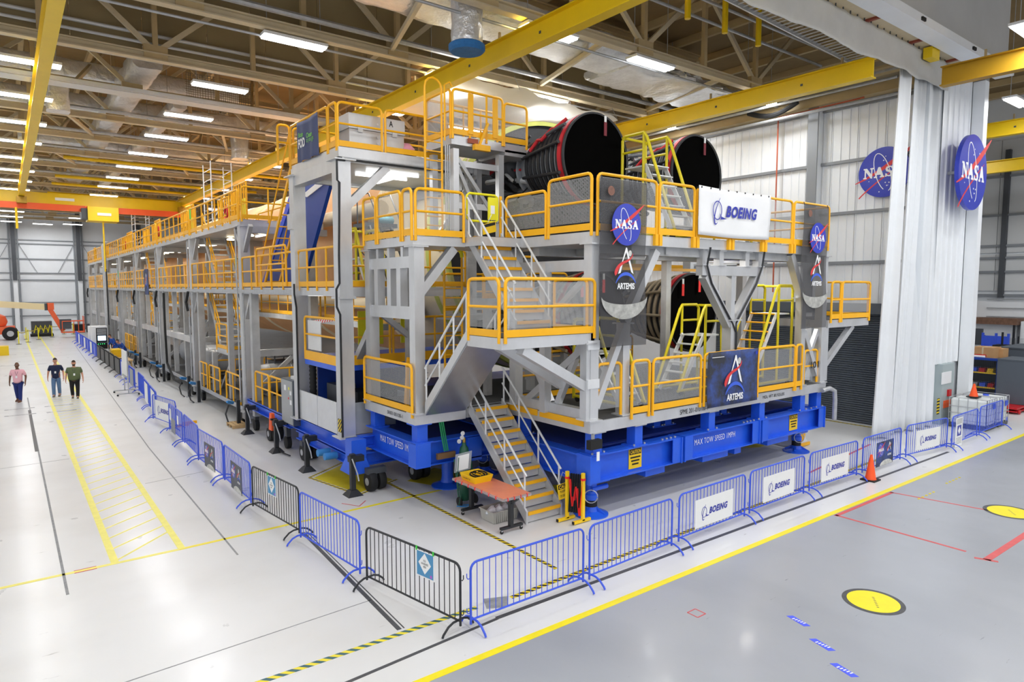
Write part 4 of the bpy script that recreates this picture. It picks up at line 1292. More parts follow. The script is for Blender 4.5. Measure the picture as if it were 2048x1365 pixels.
B('corner_stop', BLUE, t, 8.9, 9.3, 13.44, 13.6, 0.9, 1.5)
text('tow', PTXT, t, frame((7.59, 14.75, 1.26), (0, -1, 0), (0, 0, 1)), 0, .04, 1.7, .17, .006)
j = MB().lathe([(.42, 0), (.42, .03), (.18, .12), (.15, .25), (.15, 1.0)], (9.0, 14.6, 0), (0, 0, 1), 24).build('jack_foot', BLUE, t)
for q in range(3):
    TB('green_hose', mat('green_hose%d' % q, '#1c8a55', .5), t, [(8.05 + .05 * q, 13.40, 2.0), (8.1 + .05 * q, 13.36, 1.6), (8.15 + .05 * q, 13.34, 1.3)], .018, 6)
B('valve_block', mat('brass_valve', '#8a6a4a', .5, .4), t, 7.95, 8.45, 13.32, 13.4, 1.12, 1.26)

# ---- blue dolly chassis of the tower beside the walkway, with wheels and outrigger jacks
t = thing('tower_dolly', 'blue dolly chassis with black wheels and outrigger jacks under the tower', 'dolly', (7, 16, 0))
MB().ibeam((7.05, 15.85, 1.05), (7.05, 20.6, 1.05), .3, .38, .03).build('side_beam', BLUE, t)
MB().ibeam((7.05, 20.6, .92), (7.05, 25.2, .92), .3, .32, .03).build('side_beam', BLUE, t)
B('corner_leg', BLUE, t, 6.85, 7.25, 15.75, 16.15, .5, 1.28)
MB().hexa([(6.75, 15.6, .42), (7.35, 15.6, .42), (7.35, 16.3, .42), (6.75, 16.3, .42), (6.88, 15.78, .85), (7.22, 15.78, .85), (7.22, 16.12, .85), (6.88, 16.12, .85)]).build('corner_flare', BLUE, t)
MB().ibeam((7.2, 15.95, .72), (12, 15.95, .72), .26, .34, .03).build('drawbar_beam', BLUE, t)
MB().ibeam((7.2, 16.1, 1.15), (10.5, 16.1, 1.15), .26, .3, .03).build('cross_beam', BLUE, t)
MB().ibeam((7.1, 16.4, .62), (7.1, 20.3, .62), .2, .26, .03).build('lower_beam', BLUE, t)
for y in (17.1, 17.6):
    MB().lathe([(.1, 0), (.1, .35)], (7.0, y, .62), (-1, 0, 0), 12).build('blue_roller', LBLUE, t)
for x, y in ((6.95, 19.4), (6.95, 22.6), (7.2, 15.4), (8.6, 15.6)):
    w = MB().lathe([(.12, 0), (.24, .01), (.25, .06), (.25, .14), (.24, .19), (.12, .2)], (x - .1, y, .25), (1, 0, 0), 22).build('wheel', RUB, t)
    MB().lathe([(.1, -.01), (.1, .21)], (x - .1, y, .25), (1, 0, 0), 12).build('hub', STEEL, w)
    MB().lathe([(.12, 0), (.24, .01), (.25, .06), (.25, .14), (.24, .19), (.12, .2)], (x + .18, y + .06, .25), (1, 0, 0), 22).build('wheel', RUB, t)
    B('fork', DGREY, w, x - .12, x + .4, y - .1, y + .1, .45, .6)
    BM('fork_arm', DGREY, w, (x + .13, y, .25), (x + .13, y + .05, .5), .05, .12)
for x, y in ((6.69, 15.35), (6.57, 18.2), (6.58, 20.9), (6.62, 24.2)):
    j = B('jack_post', BLACK, t, x - .06, x + .06, y - .06, y + .06, .1, 1.05)
    B('jack_head', BLACK, j, x - .09, x + .28, y - .09, y + .09, .85, 1.0)
    MB().hexa([(x - .2, y - .2, 0), (x + .2, y - .2, 0), (x + .2, y + .2, 0), (x - .2, y + .2, 0), (x - .09, y - .09, .14), (x + .09, y - .09, .14), (x + .09, y + .09, .14), (x - .09, y + .09, .14)]).build('jack_foot', BLACK, j)
    TB('crank_handle', STEEL, j, [(x - .05, y - .1, .95), (x + .02, y - .25, .6), (x + .03, y - .3, .42)], .018, 6)

# ================================================================ front stand (right block)
t = thing('engine_access_stand', 'two storey aluminium access stand with mesh guardrails around the engines', 'work platform', (10, 10.3, 2.0))
FS = t
deck(t, 10.0, 20.1, 10.3, 13.6, 2.27, .27)
deck(t, 8.82, 20.1, 13.62, 17.2, 2.262, .25)
deck(t, 8.82, 9.98, 13.38, 13.6, 2.26, .24)
deck(t, 10.0, 20.0, 10.3, 12.75, 6.4, .25)
deck(t, 8.8, 11.3, 12.75, 15.0, 6.39, .22)
deck(t, 18.6, 20.0, 12.75, 16.5, 6.39, .22)
for a, b in (((10.0, 10.33), (20, 10.33)), ((10.0, 10.33), (10.0, 13.4))):
    pass
B('under_beam', ALUD, t, 10.2, 19.9, 10.5, 10.75, 5.95, 6.15)
B('under_beam', ALUD, t, 10.2, 19.9, 12.3, 12.55, 5.95, 6.15)
B('cable_tray', NAVY, t, 15.2, 19.6, 11.2, 11.45, 5.98, 6.14)
for x in (11.4, 12.6, 16.6, 19.0):
    B('joist', ALUD, t, x, x + .15, 10.45, 12.7, 5.98, 6.15)
# columns
for x, y in ((10.12, 10.42), (10.12, 13.1), (19.85, 10.42), (19.85, 13.2)):
    column(t, x, y, 2.27, 6.15, .24)
column(t, 11.18, 10.47, 2.27, 4.4, .22)
column(t, 18.75, 10.45, 2.27, 4.9, .22)
column(t, 9.98, 11.8, 2.27, 5.75, .2, cap=False)
B('sill_beam', ALU, t, 10.02, 10.22, 10.5, 13.2, 2.27, 2.5)
B('head_beam', ALU, t, 10.02, 10.22, 10.5, 13.2, 5.55, 5.8)
B('head_beam', ALU, t, 10.2, 11.0, 10.35, 10.5, 5.55, 5.8)
def brace(a, b, w=.16, m=ALU, p=None):
    return BM('brace', m, p or t, a, b, w, w)
brace((10.12, 10.55, 3.9), (10.12, 12.6, 2.45))
brace((10.12, 12.95, 4.2), (10.12, 11.75, 2.5), .14)
brace((10.12, 11.5, 2.5), (10.12, 10.7, 4.0), .13)
brace((10.14, 13.0, 3.6), (10.14, 10.5, 5.5), .12)
brace((10.25, 10.42, 2.55), (11.1, 10.42, 4.25))
brace((11.18, 10.45, 4.4), (12.2, 10.45, 6.05), .19)
brace((18.75, 10.45, 4.9), (18.05, 10.45, 6.15), .2)
brace((18.9, 10.45, 3.9), (19.75, 10.45, 2.5), .16)
brace((19.75, 10.46, 3.9), (18.9, 10.46, 2.5), .12)
# forked centre column
column(t, 15.3, 10.5, 2.27, 4.35, .28)
fk = brace((15.22, 10.5, 4.2), (14.15, 10.5, 5.5), .22)
brace((15.38, 10.5, 4.2), (16.45, 10.5, 5.5), .21)
column(t, 15.3, 10.5, 4.35, 5.5, .17, name='fork_post', cap=False)
B('fork_beam', ALU, t, 13.95, 16.65, 10.4, 10.6, 5.5, 5.75)
for x in (14.05, 14.75, 15.9, 16.5):
    column(t, x, 10.5, 5.75, 6.15, .18, name='stub_post')
for s in (-1, 1):
    TB('black_cable', BLACK, t, [(15.3 + s * 1.2, 10.28, 6.2), (15.3 + s * 1.22, 10.36, 5.75), (15.3 + s * 1.0, 10.37, 5.3), (15.3 + s * .08, 10.36, 4.25), (15.36, 10.33, 4.0), (15.36, 10.33, 2.3)], .025, 6)
column(t, 15.1, 12.5, 2.27, 6.15, .2, ALUD)
# guardrails, lower front
yf = 10.27
rail(t, (10.28, 10.4), (11.05, 10.4), 2.3, 1.2, gap=0, mesh=True, toe=False)
rail(t, (11.28, yf), (11.87, yf), 2.3, 1.22, gap=0, mesh=True)
rail(t, (12.0, yf), (13.8, yf), 2.3, 1.22, gap=0, mesh=True)
rail(t, (13.95, yf), (16.2, yf), 2.3, 1.22, gap=0, mesh=True)
rail(t, (16.32, yf), (18.2, yf), 2.3, 1.22, gap=0, mesh=True)
rail(t, (18.28, yf), (18.6, yf), 2.3, 1.22, gap=0, mesh=False)
rail(t, (18.95, 10.4), (19.7, 10.4), 2.3, 1.0, gap=0, mesh=True, toe=False)
rail(t, (10.4, 13.3), (12.6, 13.3), 2.3, 1.2, gap=0, mesh=True)
for ya, yb in ((10.5, 12.0), (12.1, 13.35)):
    B('kick_plate', YEL, t, 9.975, 9.999, ya, yb, 2.13, 2.275)
text('spme', PBLK, t, frame((13.6, 10.296, 2.13), (1, 0, 0), (0, 0, 1)), 0, 0, 1.1, .12, .004)
text('molwt', PBLK, t, frame((17.2, 10.296, 2.13), (1, 0, 0), (0, 0, 1)), 0, 0, 1.1, .10, .004)
text('one', PBLK, t, frame((19.5, 10.36, 2.85), (1, 0, 0), (0, 0, 1)), 0, 0, .45, .2, .004)
# guardrails, upper front
xs = [10.08, 12.07, 13.45, 14.9, 16.4, 17.85, 19.9]
for i in range(6):
    rail(t, (xs[i] + .05, yf), (xs[i + 1] - .05, yf), 6.42, 1.2, gap=0, mesh=True)
rail(t, (10.0, 11.72), (10.0, 10.32), 6.42, 1.2, gap=0, mesh=True)
rail(t, (10.0, 13.35), (10.0, 11.82), 6.42, 1.0, gap=0, mesh=True)
rail(t, (20.0, 10.35), (20.0, 13.0), 6.42, 1.2, gap=0, mesh=True)
for x in xs[1:-1]:
    for s in (-.07, .07):
        B('rail_socket', YEL, t, x + s - .05, x + s + .05, 10.22, 10.3, 6.16, 6.42)
# inner lower rails and the white background of the bay interior
rails(t, [(13.2, 16.9), (18.6, 16.9)], 2.3, h=1.1, gap=1.3)
rails(t, [(10.3, 16.9), (13.2, 16.9)], 4.5, h=1.1, gap=1.3, mesh=True)
B('mid_deck', ALUD, t, 10.3, 19.6, 15.9, 17.2, 4.25, 4.4)
B('crossbar', YEL, t, 13.0, 18.5, 14.6, 14.8, 5.75, 5.95)
B('crossbar', YEL, t, 13.2, 18.5, 12.85, 12.95, 5.68, 5.76)
for x, y in ((14.0, 11.6), (18.0, 11.6), (11.0, 12.4)):
    work_light(t, x, y, 6.13, False)  # battens added to brighten the engine bay interior
# side bay platform sticking out by the roller door
t2 = thing('side_bay_platform', 'small cantilevered yellow railed platform by the roller door', 'work platform', (20.1, 10.3, 3.9))
deck(t2, 20.1, 22.75, 10.3, 12.0, 4.2, .25)
rail(t2, (20.2, yf), (20.75, yf), 4.22, 1.15, gap=0)
rail(t2, (20.85, yf), (22.7, yf), 4.22, 1.15, gap=0, mesh=True)
rail(t2, (22.75, 10.35), (22.75, 11.9), 4.22, 1.15, gap=0, mesh=True)
BM('knee_brace', ALU, t2, (20.1, 10.45, 2.7), (21.9, 10.45, 3.95), .16, .16)
column(t2, 20.12, 10.45, 2.3, 3.95, .22, cap=False)

# ================================================================ stand beside the stairs (left block)
t = thing('stair_side_stand', 'narrow aluminium stand with open window frame beside the stairs', 'work platform', (7.4, 13.4, 2.0))
deck(t, 7.4, 8.8, 13.4, 16.1, 2.25, .25)
deck(t, 7.4, 8.8, 13.4, 16.0, 6.38, .22)
column(t, 7.56, 13.54, 2.25, 6.15, .26)
column(t, 7.56, 15.9, 2.25, 6.15, .26)
column(t, 8.65, 15.9, 2.25, 6.15, .2, ALUD)
B('frame_beam', ALU, t, 7.48, 7.64, 13.6, 15.9, 5.65, 5.92)
B('frame_beam', ALU, t, 7.48, 7.64, 13.6, 15.9, 4.45, 4.75)
for y in (14.25, 14.75, 15.45):
    B('frame_post', ALU, t, 7.46, 7.66, y - .1, y + .1, 4.75, 5.65)
for y in (14.1, 14.8, 15.4):
    B('stub_post', ALU, t, 7.48, 7.64, y - .06, y + .06, 5.92, 6.15)
BM('brace', ALU, t, (7.56, 13.54, 5.0), (8.55, 13.54, 6.12), .2, .2)
BM('brace', ALU, t, (7.56, 15.9, 4.2), (7.56, 16.9, 3.2), .18, .18)
BM('brace', ALUD, t, (7.7, 15.9, 4.6), (8.6, 15.9, 3.9), .14, .14)
BM('brace', ALUD, t, (7.6, 13.6, 4.5), (8.4, 15.0, 3.6), .12, .12)
rail(t, (7.38, 15.95), (7.38, 15.25), 6.38, 1.05, gap=0, mesh=True)
rail(t, (7.38, 15.15), (7.38, 13.95), 6.38, 1.05, gap=0, mesh=True)
rail(t, (7.38, 13.85), (7.38, 13.42), 6.38, 1.05, gap=0, mesh=True)
rail(t, (7.45, 13.37), (8.75, 13.37), 6.38, 1.05, gap=0, mesh=True)
rail(t, (7.38, 16.05), (7.38, 13.5), 2.28, 1.12, gap=0, mesh=True)
for k in range(6):
    BM('stored_rail', YEL, t, (7.7 + .03 * k, 14.3 + .08 * k, 2.3), (7.7 + .05 * k, 14.3 + .08 * k, 3.3 + .03 * k), .04, .08)
text('serial', PBLK, t, frame((7.397, 14.9, 2.12), (0, -1, 0), (0, 0, 1)), .5, 0, .8, .09, .004)
g = thing('swing_gate', 'bright lemon yellow swing gate at the head of the stairs', 'gate', (9.35, 13.45, 6.4))
MB().tube([(8.88, 13.42, 6.85), (8.88, 13.42, 7.4), (8.95, 13.42, 7.45), (9.7, 13.42, 7.45), (9.78, 13.42, 7.4), (9.78, 13.42, 6.85), (9.7, 13.42, 6.8), (8.95, 13.42, 6.8)], .03, 8, True).build('gate_frame', LEMON, g)
B('gate_plate', LEMON, g, 9.5, 9.76, 13.40, 13.44, 6.85, 7.4)
B('gate_label', BADGE, g, 9.56, 9.68, 13.39, 13.40, 7.0, 7.2)
TB('gate_post', YEL, g, [(9.9, 13.45, 6.38), (9.9, 13.45, 7.45)], .04, 8)
s = thing('hanging_caution_sign', 'yellow caution sign hanging crooked under the swing gate', 'sign', (9.6, 13.4, 6.4))
MB().extr([(-.2, -.15), (.2, -.05), (.17, .2), (-.22, .1)], frame((9.5, 13.36, 6.62), (1, 0, 0), (0, 0, 1)), 0, .01).build('sign_plate', SIGNY, s)
MB().extr([(-.19, .02), (.16, .11), (.155, .18), (-.2, .09)], frame((9.5, 13.355, 6.62), (1, 0, 0), (0, 0, 1)), 0, .01).build('sign_head', PBLK, s)
TB('sign_chain', STEEL, s, [(9.45, 13.38, 6.75), (9.6, 13.40, 7.0), (9.6, 13.41, 6.82)], .008, 5)

# ================================================================ stairs and landing
stair('aluminium_stair', 'aluminium stair with yellow nosings rising from the floor to the lower deck', 8.87, 9.87, 11.1, 0, 13.35, 2.26, 9, back=True)
stair('aluminium_stair', 'middle stair flight with smooth aluminium underside facing out', 7.62, 8.72, 13.3, 2.26, 11.5, 4.2, 8, under=True)
stair('aluminium_stair', 'top stair flight climbing from the landing to the upper deck', 8.87, 9.87, 11.5, 4.2, 13.38, 6.4, 9, back=True)
t = thing('stair_landing', 'yellow railed mesh landing box turning the stairs', 'landing', (8.85, 10.9, 4.0))
deck(t, 7.6, 10.1, 10.3, 11.5, 4.22, .24)
rail(t, (7.6, 11.45), (7.6, 10.38), 4.22, 1.15, gap=0, mesh=True)
rail(t, (7.68, 10.28), (10.08, 10.28), 4.22, 1.15, gap=0, mesh=True)
rail(t, (9.95, 11.45), (9.95, 10.38), 4.22, 1.15, gap=0, mesh=True)
BM('brace', ALU, t, (8.2, 10.45, 3.95), (10.1, 10.45, 2.95), .2, .2)
BM('brace', ALU, t, (8.3, 11.35, 3.95), (10.1, 11.35, 2.95), .2, .2)
column(t, 9.99, 10.42, 2.3, 4.0, .2)
for z in (3.0, 3.85):
    B('bracket_plate', ALUL, t, 9.9, 10.25, 10.28, 10.32, z, z + .2)
s = thing('hanging_caution_sign', 'yellow caution sign chained to the foot of the stair handrail', 'sign', (9.9, 11.0, .5))
fr = frame((9.92, 10.95, .62), (.96, -.2, .18), (-.18, 0, .98))
MB().extr([(-.24, -.18), (.24, -.18), (.24, .18), (-.24, .18)], fr, 0, .01).build('sign_plate', SIGNY, s)
MB().extr([(-.22, .06), (.22, .06), (.22, .165), (-.22, .165)], fr, .008, .013).build('sign_head', PBLK, s)
text('caution', SIGNY, s, fr, 0, .112, .40, .08, .016)
text('cau2', PBLK, s, fr, 0, 0.0, .38, .06, .013)
text('cau3', PBLK, s, fr, 0, -.1, .40, .06, .013)
TB('sign_chain', STEEL, s, [fr[0] + fr[1] * -.2 + fr[2] * .17, (9.9, 11.08, 1.0), fr[0] + fr[1] * .2 + fr[2] * .17], .008, 5)

# ================================================================ tower beside the walkway with its top deck
t = thing('corner_tower', 'tall aluminium corner tower with railed top deck beside the walkway', 'work platform', (7, 16.3, 1.2))
for x, y in ((7.0, 16.4), (7.0, 19.65), (11.0, 16.5), (11.0, 19.65)):
    z0 = 1.25 if x < 8 else 2.3
    column(t, x, y, z0, 8.45, .36 if x < 8 else .3, ALU if x < 8 else ALUD)
B('splice_collar', ALU, t, 6.76, 7.24, 16.16, 16.64, 4.9, 4.96)
deck(t, 6.9, 11.6, 16.3, 19.85, 8.78, .26)
B('head_beam', ALU, t, 6.86, 7.16, 16.6, 19.5, 8.15, 8.5)
B('head_beam', ALUD, t, 10.85, 11.15, 16.6, 19.5, 8.05, 8.5)
B('edge_beam', ALU, t, 7.0, 11.2, 16.32, 16.5, 8.4, 8.55)
B('edge_beam', ALU, t, 7.0, 11.2, 19.6, 19.75, 8.3, 8.52)
BM('brace', ALU, t, (7.15, 16.45, 7.3), (8.3, 16.45, 8.4), .2, .2)
B('soffit_sheet', ALUL, t, 7.2, 11.0, 16.6, 19.6, 8.42, 8.44)
for y in (17.0, 17.7):
    B('tube_light', TUBED, t, 8.0, 9.6, y, y + .07, 8.34, 8.40)
B('fixing_box', ALU, t, 6.75, 6.82, 19.45, 19.85, 6.9, 7.35)
rail(t, (6.92, 16.38), (8.15, 16.38), 8.8, 1.1, gap=.9)
rail(t, (8.25, 16.38), (10.2, 16.38), 8.8, 1.1, gap=1.3)
rail(t, (6.9, 19.8), (6.9, 17.0), 8.8, 1.1, gap=2.2)
rail(t, (6.9, 16.95), (6.9, 16.42), 8.8, 1.1, gap=0)
rails(t, [(6.95, 19.85), (11.5, 19.85)], 8.8, h=1.1, gap=1.2)
rail(t, (6.55, 19.9), (6.9, 19.9), 8.9, 1.05, gap=0, toe=False)
TB('black_conduit', BLACK, t, [(7.02, 16.19, 8.42), (6.8, 16.19, 8.4), (6.8, 16.19, 7.9), (6.86, 16.19, 7.85), (6.8, 16.18, 6.0), (6.8, 16.18, 5.3), (6.7, 16.15, 5.15), (6.7, 16.15, 4.7), (6.8, 16.18, 4.5), (6.8, 16.18, 1.3)], .03, 6)
TB('black_conduit', BLACK, t, [(7.02, 16.22, 8.45), (10.9, 16.22, 8.45)], .03, 6)
TB('black_conduit', BLACK, t, [(6.75, 19.4, 5.3), (6.75, 19.4, 5.0), (6.8, 19.4, 4.6), (6.8, 19.4, 1.2)], .03, 6)
# yellow ship ladder from the second level to the tower deck
for x in (7.1, 7.6):
    BM('ladder_stringer', YEL, t, (x, 23.4, 5.2), (x, 20.1, 9.2), .05, .12)
_rm = MB().box(7.1, 7.6, -.08, .08, -.015, .015).mesh('ladder_tread', YEL)
for i in range(11):
    put('ladder_tread', _rm, t, loc=(0, 23.25 - .29 * i, 5.4 + .352 * i))
for x in (7.05, 7.65):
    TB('ladder_handrail', YEL, t, [(x, 23.5, 6.0), (x, 20.2, 10.0)], .025, 8)
work_light(t, 9.2, 18.3, 8.41)
# lift platform inside the tower
g = thing('lift_platform', 'blue lift platform with yellow rails inside the corner tower', 'lift', (8.5, 17.5, 3.0))
B('platform_box', BLUE, g, 6.95, 11.4, 16.75, 19.2, 2.95, 3.22)
B('platform_edge', YEL, g, 6.93, 11.4, 16.72, 16.75, 3.1, 3.36)
B('platform_edge', YEL, g, 6.93, 6.96, 16.72, 19.2, 3.1, 3.36)
B('blue_backboard', NAVY, g, 7.3, 10.8, 19.1, 19.16, 1.5, 2.95)
rail(g, (6.95, 19.15), (6.95, 16.8), 3.3, 1.05, gap=0, toe=False)
rail(g, (6.98, 16.78), (8.5, 16.78), 3.3, 1.05, gap=0, toe=False)
rail(g, (8.6, 16.78), (11.3, 16.78), 3.3, 1.05, gap=1.2, toe=False)
for x in (8.2, 9.6):
    B('lemon_panel', LEMON, g, x, x + .8, 18.2, 18.24, 3.5, 4.5)
BM('red_white_tape', ROUT, g, (7.0, 18.6, 4.2), (7.0, 17.0, 4.35), .02, .1)
B('mesh_plate', ALUL, g, 6.98, 7.0, 18.0, 19.0, 3.4, 4.25)
for x, y in ((7.1, 19.0), (7.1, 16.95), (11, 16.95)):
    MB().lathe([(.09 + .02 * (i % 2), i * .06) for i in range(29)], (x, y, 1.25), (0, 0, 1), 14).build('bellows', RUB, g)
B('guard_panel', ALUL, g, 6.84, 6.87, 16.65, 18.0, 1.3, 2.15)
B('guard_panel', ALUL, g, 6.84, 6.87, 18.03, 19.45, 1.3, 2.15)
B('guard_panel', CLEARP, g, 7.2, 8.4, 16.3, 16.32, 1.3, 2.15)
B('hazard_plate', HAZV, g, 6.81, 6.82, 16.28, 16.5, 1.4, 1.75)
B('pump_box', DGREY, g, 7.4, 8.0, 18.0, 18.7, 1.45, 2.4)
B('black_chest', RUB, g, 7.6, 9.4, 17.0, 17.8, 1.45, 2.3)
# aluminium trunk on the tower deck
s = thing('storage_case', 'large riveted aluminium trunk on the tower deck', 'trunk', (8.0, 16.9, 8.78))
B('trunk_body', ALU, s, 7.35, 8.95, 16.65, 17.5, 8.78, 9.35)
B('trunk_lid', ALU, s, 7.33, 8.97, 16.63, 17.52, 9.36, 9.75)
for x in (7.65, 8.65):
    B('hasp', ALUL, s, x - .07, x + .07, 16.60, 16.63, 9.28, 9.42)
for z in (8.9, 9.05, 9.2, 9.55):
    MB().lathe([(.03, 0), (.03, .02)], (8.15, 16.62, z), (0, 1, 0), 8).build('rivet', ALUL, s)
text('abox', PBLK, s, frame((8.55, 16.628, 9.62), (1, 0, 0), (0, 0, 1)), 0, 0, .12, .16, .004)
o = MB().lathe([(.05, 0), (.22, .08), (.24, .25), (.1, .4)], (9.1, 16.8, 8.79), (0, 0, 1), 10).build('pink_bag', mat('pink_plastic', '#f1a9c4', .5))
tag(o, 'small pink plastic bag beside the aluminium trunk', 'bag')
# banner on the tower rail
s = thing('cloth_banner', 'slate blue cloth banner on the tower rail asking to stop FOD', 'banner', (6.84, 18.2, 8.9))
def _fb(u, v):
    return (6.84 + .025 * math.sin(u * 14) * (.3 + v) - .01, 19.05 - 1.55 * u, 9.86 - 1.12 * v - .05 * math.sin(math.pi * u * 1.0) * (1 - v))
MB().sheet(_fb, 24, 10).build('banner_cloth', FODB, s).modifiers.new('thickness', 'SOLIDIFY').thickness = .006
fr = frame((6.80, 18.27, 9.33), (0, -1, 0), (0, 0, 1))
text('stop', PGRN, s, fr, -.42, .12, .36, .17, .004)
text('fod', PTXT, s, fr, -.36, -.10, .52, .26, .004)
text('clean', PGRN, s, fr, .22, .03, .42, .14, .004)
text('asyougo', PGRN, s, fr, .28, -.13, .52, .13, .004)

# ---- small service tower with caged ladder next to the near engine
t = thing('service_tower', 'slim service tower with mesh railed top and yellow ladder', 'work platform', (10.2, 15.4, 6.4))
for x, y in ((9.62, 15.12), (11.1, 15.12), (9.62, 16.2), (11.1, 16.2)):
    column(t, x, y, 6.4, 8.85, .17, cap=False)
deck(t, 9.45, 11.95, 15.0, 16.35, 9.18, .24)
B('ledge', ALUD, t, 11.2, 12.3, 15.0, 16.3, 8.85, 9.0)
for a, b in (((9.7, 15.1, 8.6), (11.0, 15.1, 7.0)), ((9.62, 15.1, 8.5), (10.3, 15.1, 7.2)), ((9.7, 16.2, 6.6), (11.0, 16.2, 8.4))):
    BM('brace', ALUD, t, a, b, .1, .1)
for z in (7.3, 8.4):
    B('girt', ALU, t, 9.6, 11.15, 15.08, 15.16, z, z + .16)
rail(t, (9.48, 14.98), (11.1, 14.98), 9.2, 1.15, gap=.55, mesh=True)
rail(t, (11.15, 14.98), (11.95, 14.98), 9.2, 1.05, gap=0, mesh=True)
rail(t, (9.46, 16.3), (9.46, 15.05), 9.2, 1.15, gap=0, mesh=True)
rail(t, (9.5, 16.33), (11.9, 16.33), 9.2, 1.15, gap=.6, mesh=True)
for x in (9.95, 10.75):
    B('yellow_upright', YEL, t, x, x + .16, 14.94, 14.97, 9.25, 10.3)
BM('yellow_prop', YEL, t, (10.25, 14.9, 8.95), (10.55, 14.9, 9.6), .06, .06)
B('prop_foot', YEL, t, 10.1, 10.6, 14.85, 14.98, 8.85, 9.0)
B('junction_box', mat('oxide_box', '#a3563c', .6), t, 9.95, 10.25, 14.93, 14.99, 9.02, 9.14)
ladder(t, 8.72, 9.22, 15.1, 6.45, 9.2, 1.1, 12)
TB('ladder_hoop', YEL, t, arcp((8.97, 15.1, 10.3), .25, math.pi, 0, 6, (1, 0, 0), (0, 0, 1)), .03, 8)
TB('grab_rail', YEL, t, [(9.25, 15.0, 9.0), (9.25, 15.0, 10.4), (9.4, 15.0, 10.5), (9.48, 15.0, 10.4)], .025, 8)
for k in range(3):
    TB('conduit', STEEL, t, [(9.3 + .06 * k, 15.05, 6.4), (9.3 + .06 * k, 15.05, 8.9)], .02, 6)

# ================================================================ long multi-level platform down the side of the stage
t = thing('long_work_platform', 'long three level aluminium work platform with yellow rails down the hall', 'work platform', (7, 25.5, 0.5))
YB = [16.4, 19.65, 25.5, 33.7, 42.0, 50.0, 58.0, 66.0, 74.0, 81.0]
for i, y in enumerate(YB[2:], 2):
    far = i > 5
    column(t, 7.05, y, .55, 7.45, .34, ALU, cap=not far)
    column(t, 7.05, y - 1.05, .55, 5.0, .26, ALUD, cap=False)
    column(t, 9.6, y, .55, 7.45, .3, ALUD, cap=False)
    if i + 1 < len(YB):
        for q in (2.4, 5.1):
            column(t, 7.1, y + q, .72, 5.0 if i != 2 or q < 3 else 2.4, .2, ALUD, cap=False)
    for s in (-1, 1):
        BM('knee_brace', ALU, t, (7.05, y + s * .1, 6.5), (7.05, y + s * .95, 7.4), .14, .14)
        BM('knee_brace', ALU, t, (7.05, y + s * .1, 4.05), (7.05, y + s * .85, 4.95), .14, .14)
    if i != 2:
        B('level_beam', ALU, t, 6.95, 7.2, y + .2, (YB[i + 1] if i + 1 < len(YB) else y + 2) - 1.3, 2.55, 2.85)
    BM('brace', ALUD, t, (9.6, y + .2, 3.0), (9.6, y + 3.0, .8), .16, .16)
    BM('brace', ALUD, t, (7.2, y, 1.2), (9.5, y, 3.2), .14, .14)
    B('cross_beam', ALUD, t, 7.2, 9.6, y - .12, y + .12, 2.6, 2.85)
    B('cross_beam', ALUD, t, 7.2, 10.2, y - .12, y + .12, 7.2, 7.45)
    TB('conduit_run', STEEL, t, [(6.84, y + .28, .9), (6.84, y + .28, 7.3)], .03, 6)
    TB('conduit_run', STEEL, t, [(6.82, y - .55, 1.2), (6.82, y - .55, 4.9)], .025, 6)
    B('foot_block', STEEL, t, 6.85, 7.25, y - .2, y + .2, .3, .56)
for i in range(1, len(YB) - 1):
    y0, y1 = YB[i], YB[i + 1]
    n = 6 if i > 5 else 8
    if i >= 2:
        deck(t, 6.95, 10.1, y0 + .02, y1 - .02, 7.7, .25)
        rail(t, (6.93, y1 - .15), (6.93, y0 + .15), 7.72, 1.05, gap=1.1, n=n)
        rail(t, (10.0, y1 - .15), (10.0, y0 + .15), 7.72, 1.05, gap=2.0, n=6)
        for yy in (y0 + 1.6, y0 + 3.2, y0 + 4.8, y0 + 6.2):
            MB().lathe([(.16, 0), (.16, .05), (.06, .09)], (8.2, yy, 7.32), (0, 0, 1), 12).build('lamp_dish', BULB, t)
    deck(t, 6.95, 10.1, y0 + .02, y1 - .02, 5.2, .24)
    rail(t, (6.93, y1 - .15), (6.93, y0 + .15), 5.22, 1.05, gap=1.1, n=n)
    if i >= 2:
        work_light(t, 8.9, (y0 + y1) / 2, 7.44)
    work_light(t, 8.6, (y0 + y1) / 2, 4.95)
    B('grating_edge', STEEL, t, 6.85, 6.90, y0, y1, 5.0, 5.12)
    rails(t, [(10.0, y0 + .2), (10.0, y1 - .2)], 4.0, h=1.0, gap=1.4, n=6)
    B('inner_catwalk', ALUD, t, 9.7, 10.6, y0, y1, 3.8, 4.0)
deck(t, 6.95, 10.1, 16.6, 19.6, 5.2, .24)
rail(t, (6.93, 19.5), (6.93, 16.65), 5.22, 1.05, gap=.75)
rails(t, [(7.2, 16.5), (10.9, 16.5)], 5.22, h=1.05, gap=1.2)
B('edge_beam', ALU, t, 7.0, 11.0, 16.35, 16.55, 4.95, 5.2)
rails(t, [(6.95, 25.45), (9.95, 25.45)], 7.72, h=1.15, gap=1.0)
rail(t, (6.9, 20.5), (6.9, 23.5), 5.35, 1.15, gap=1.2, toe=False)
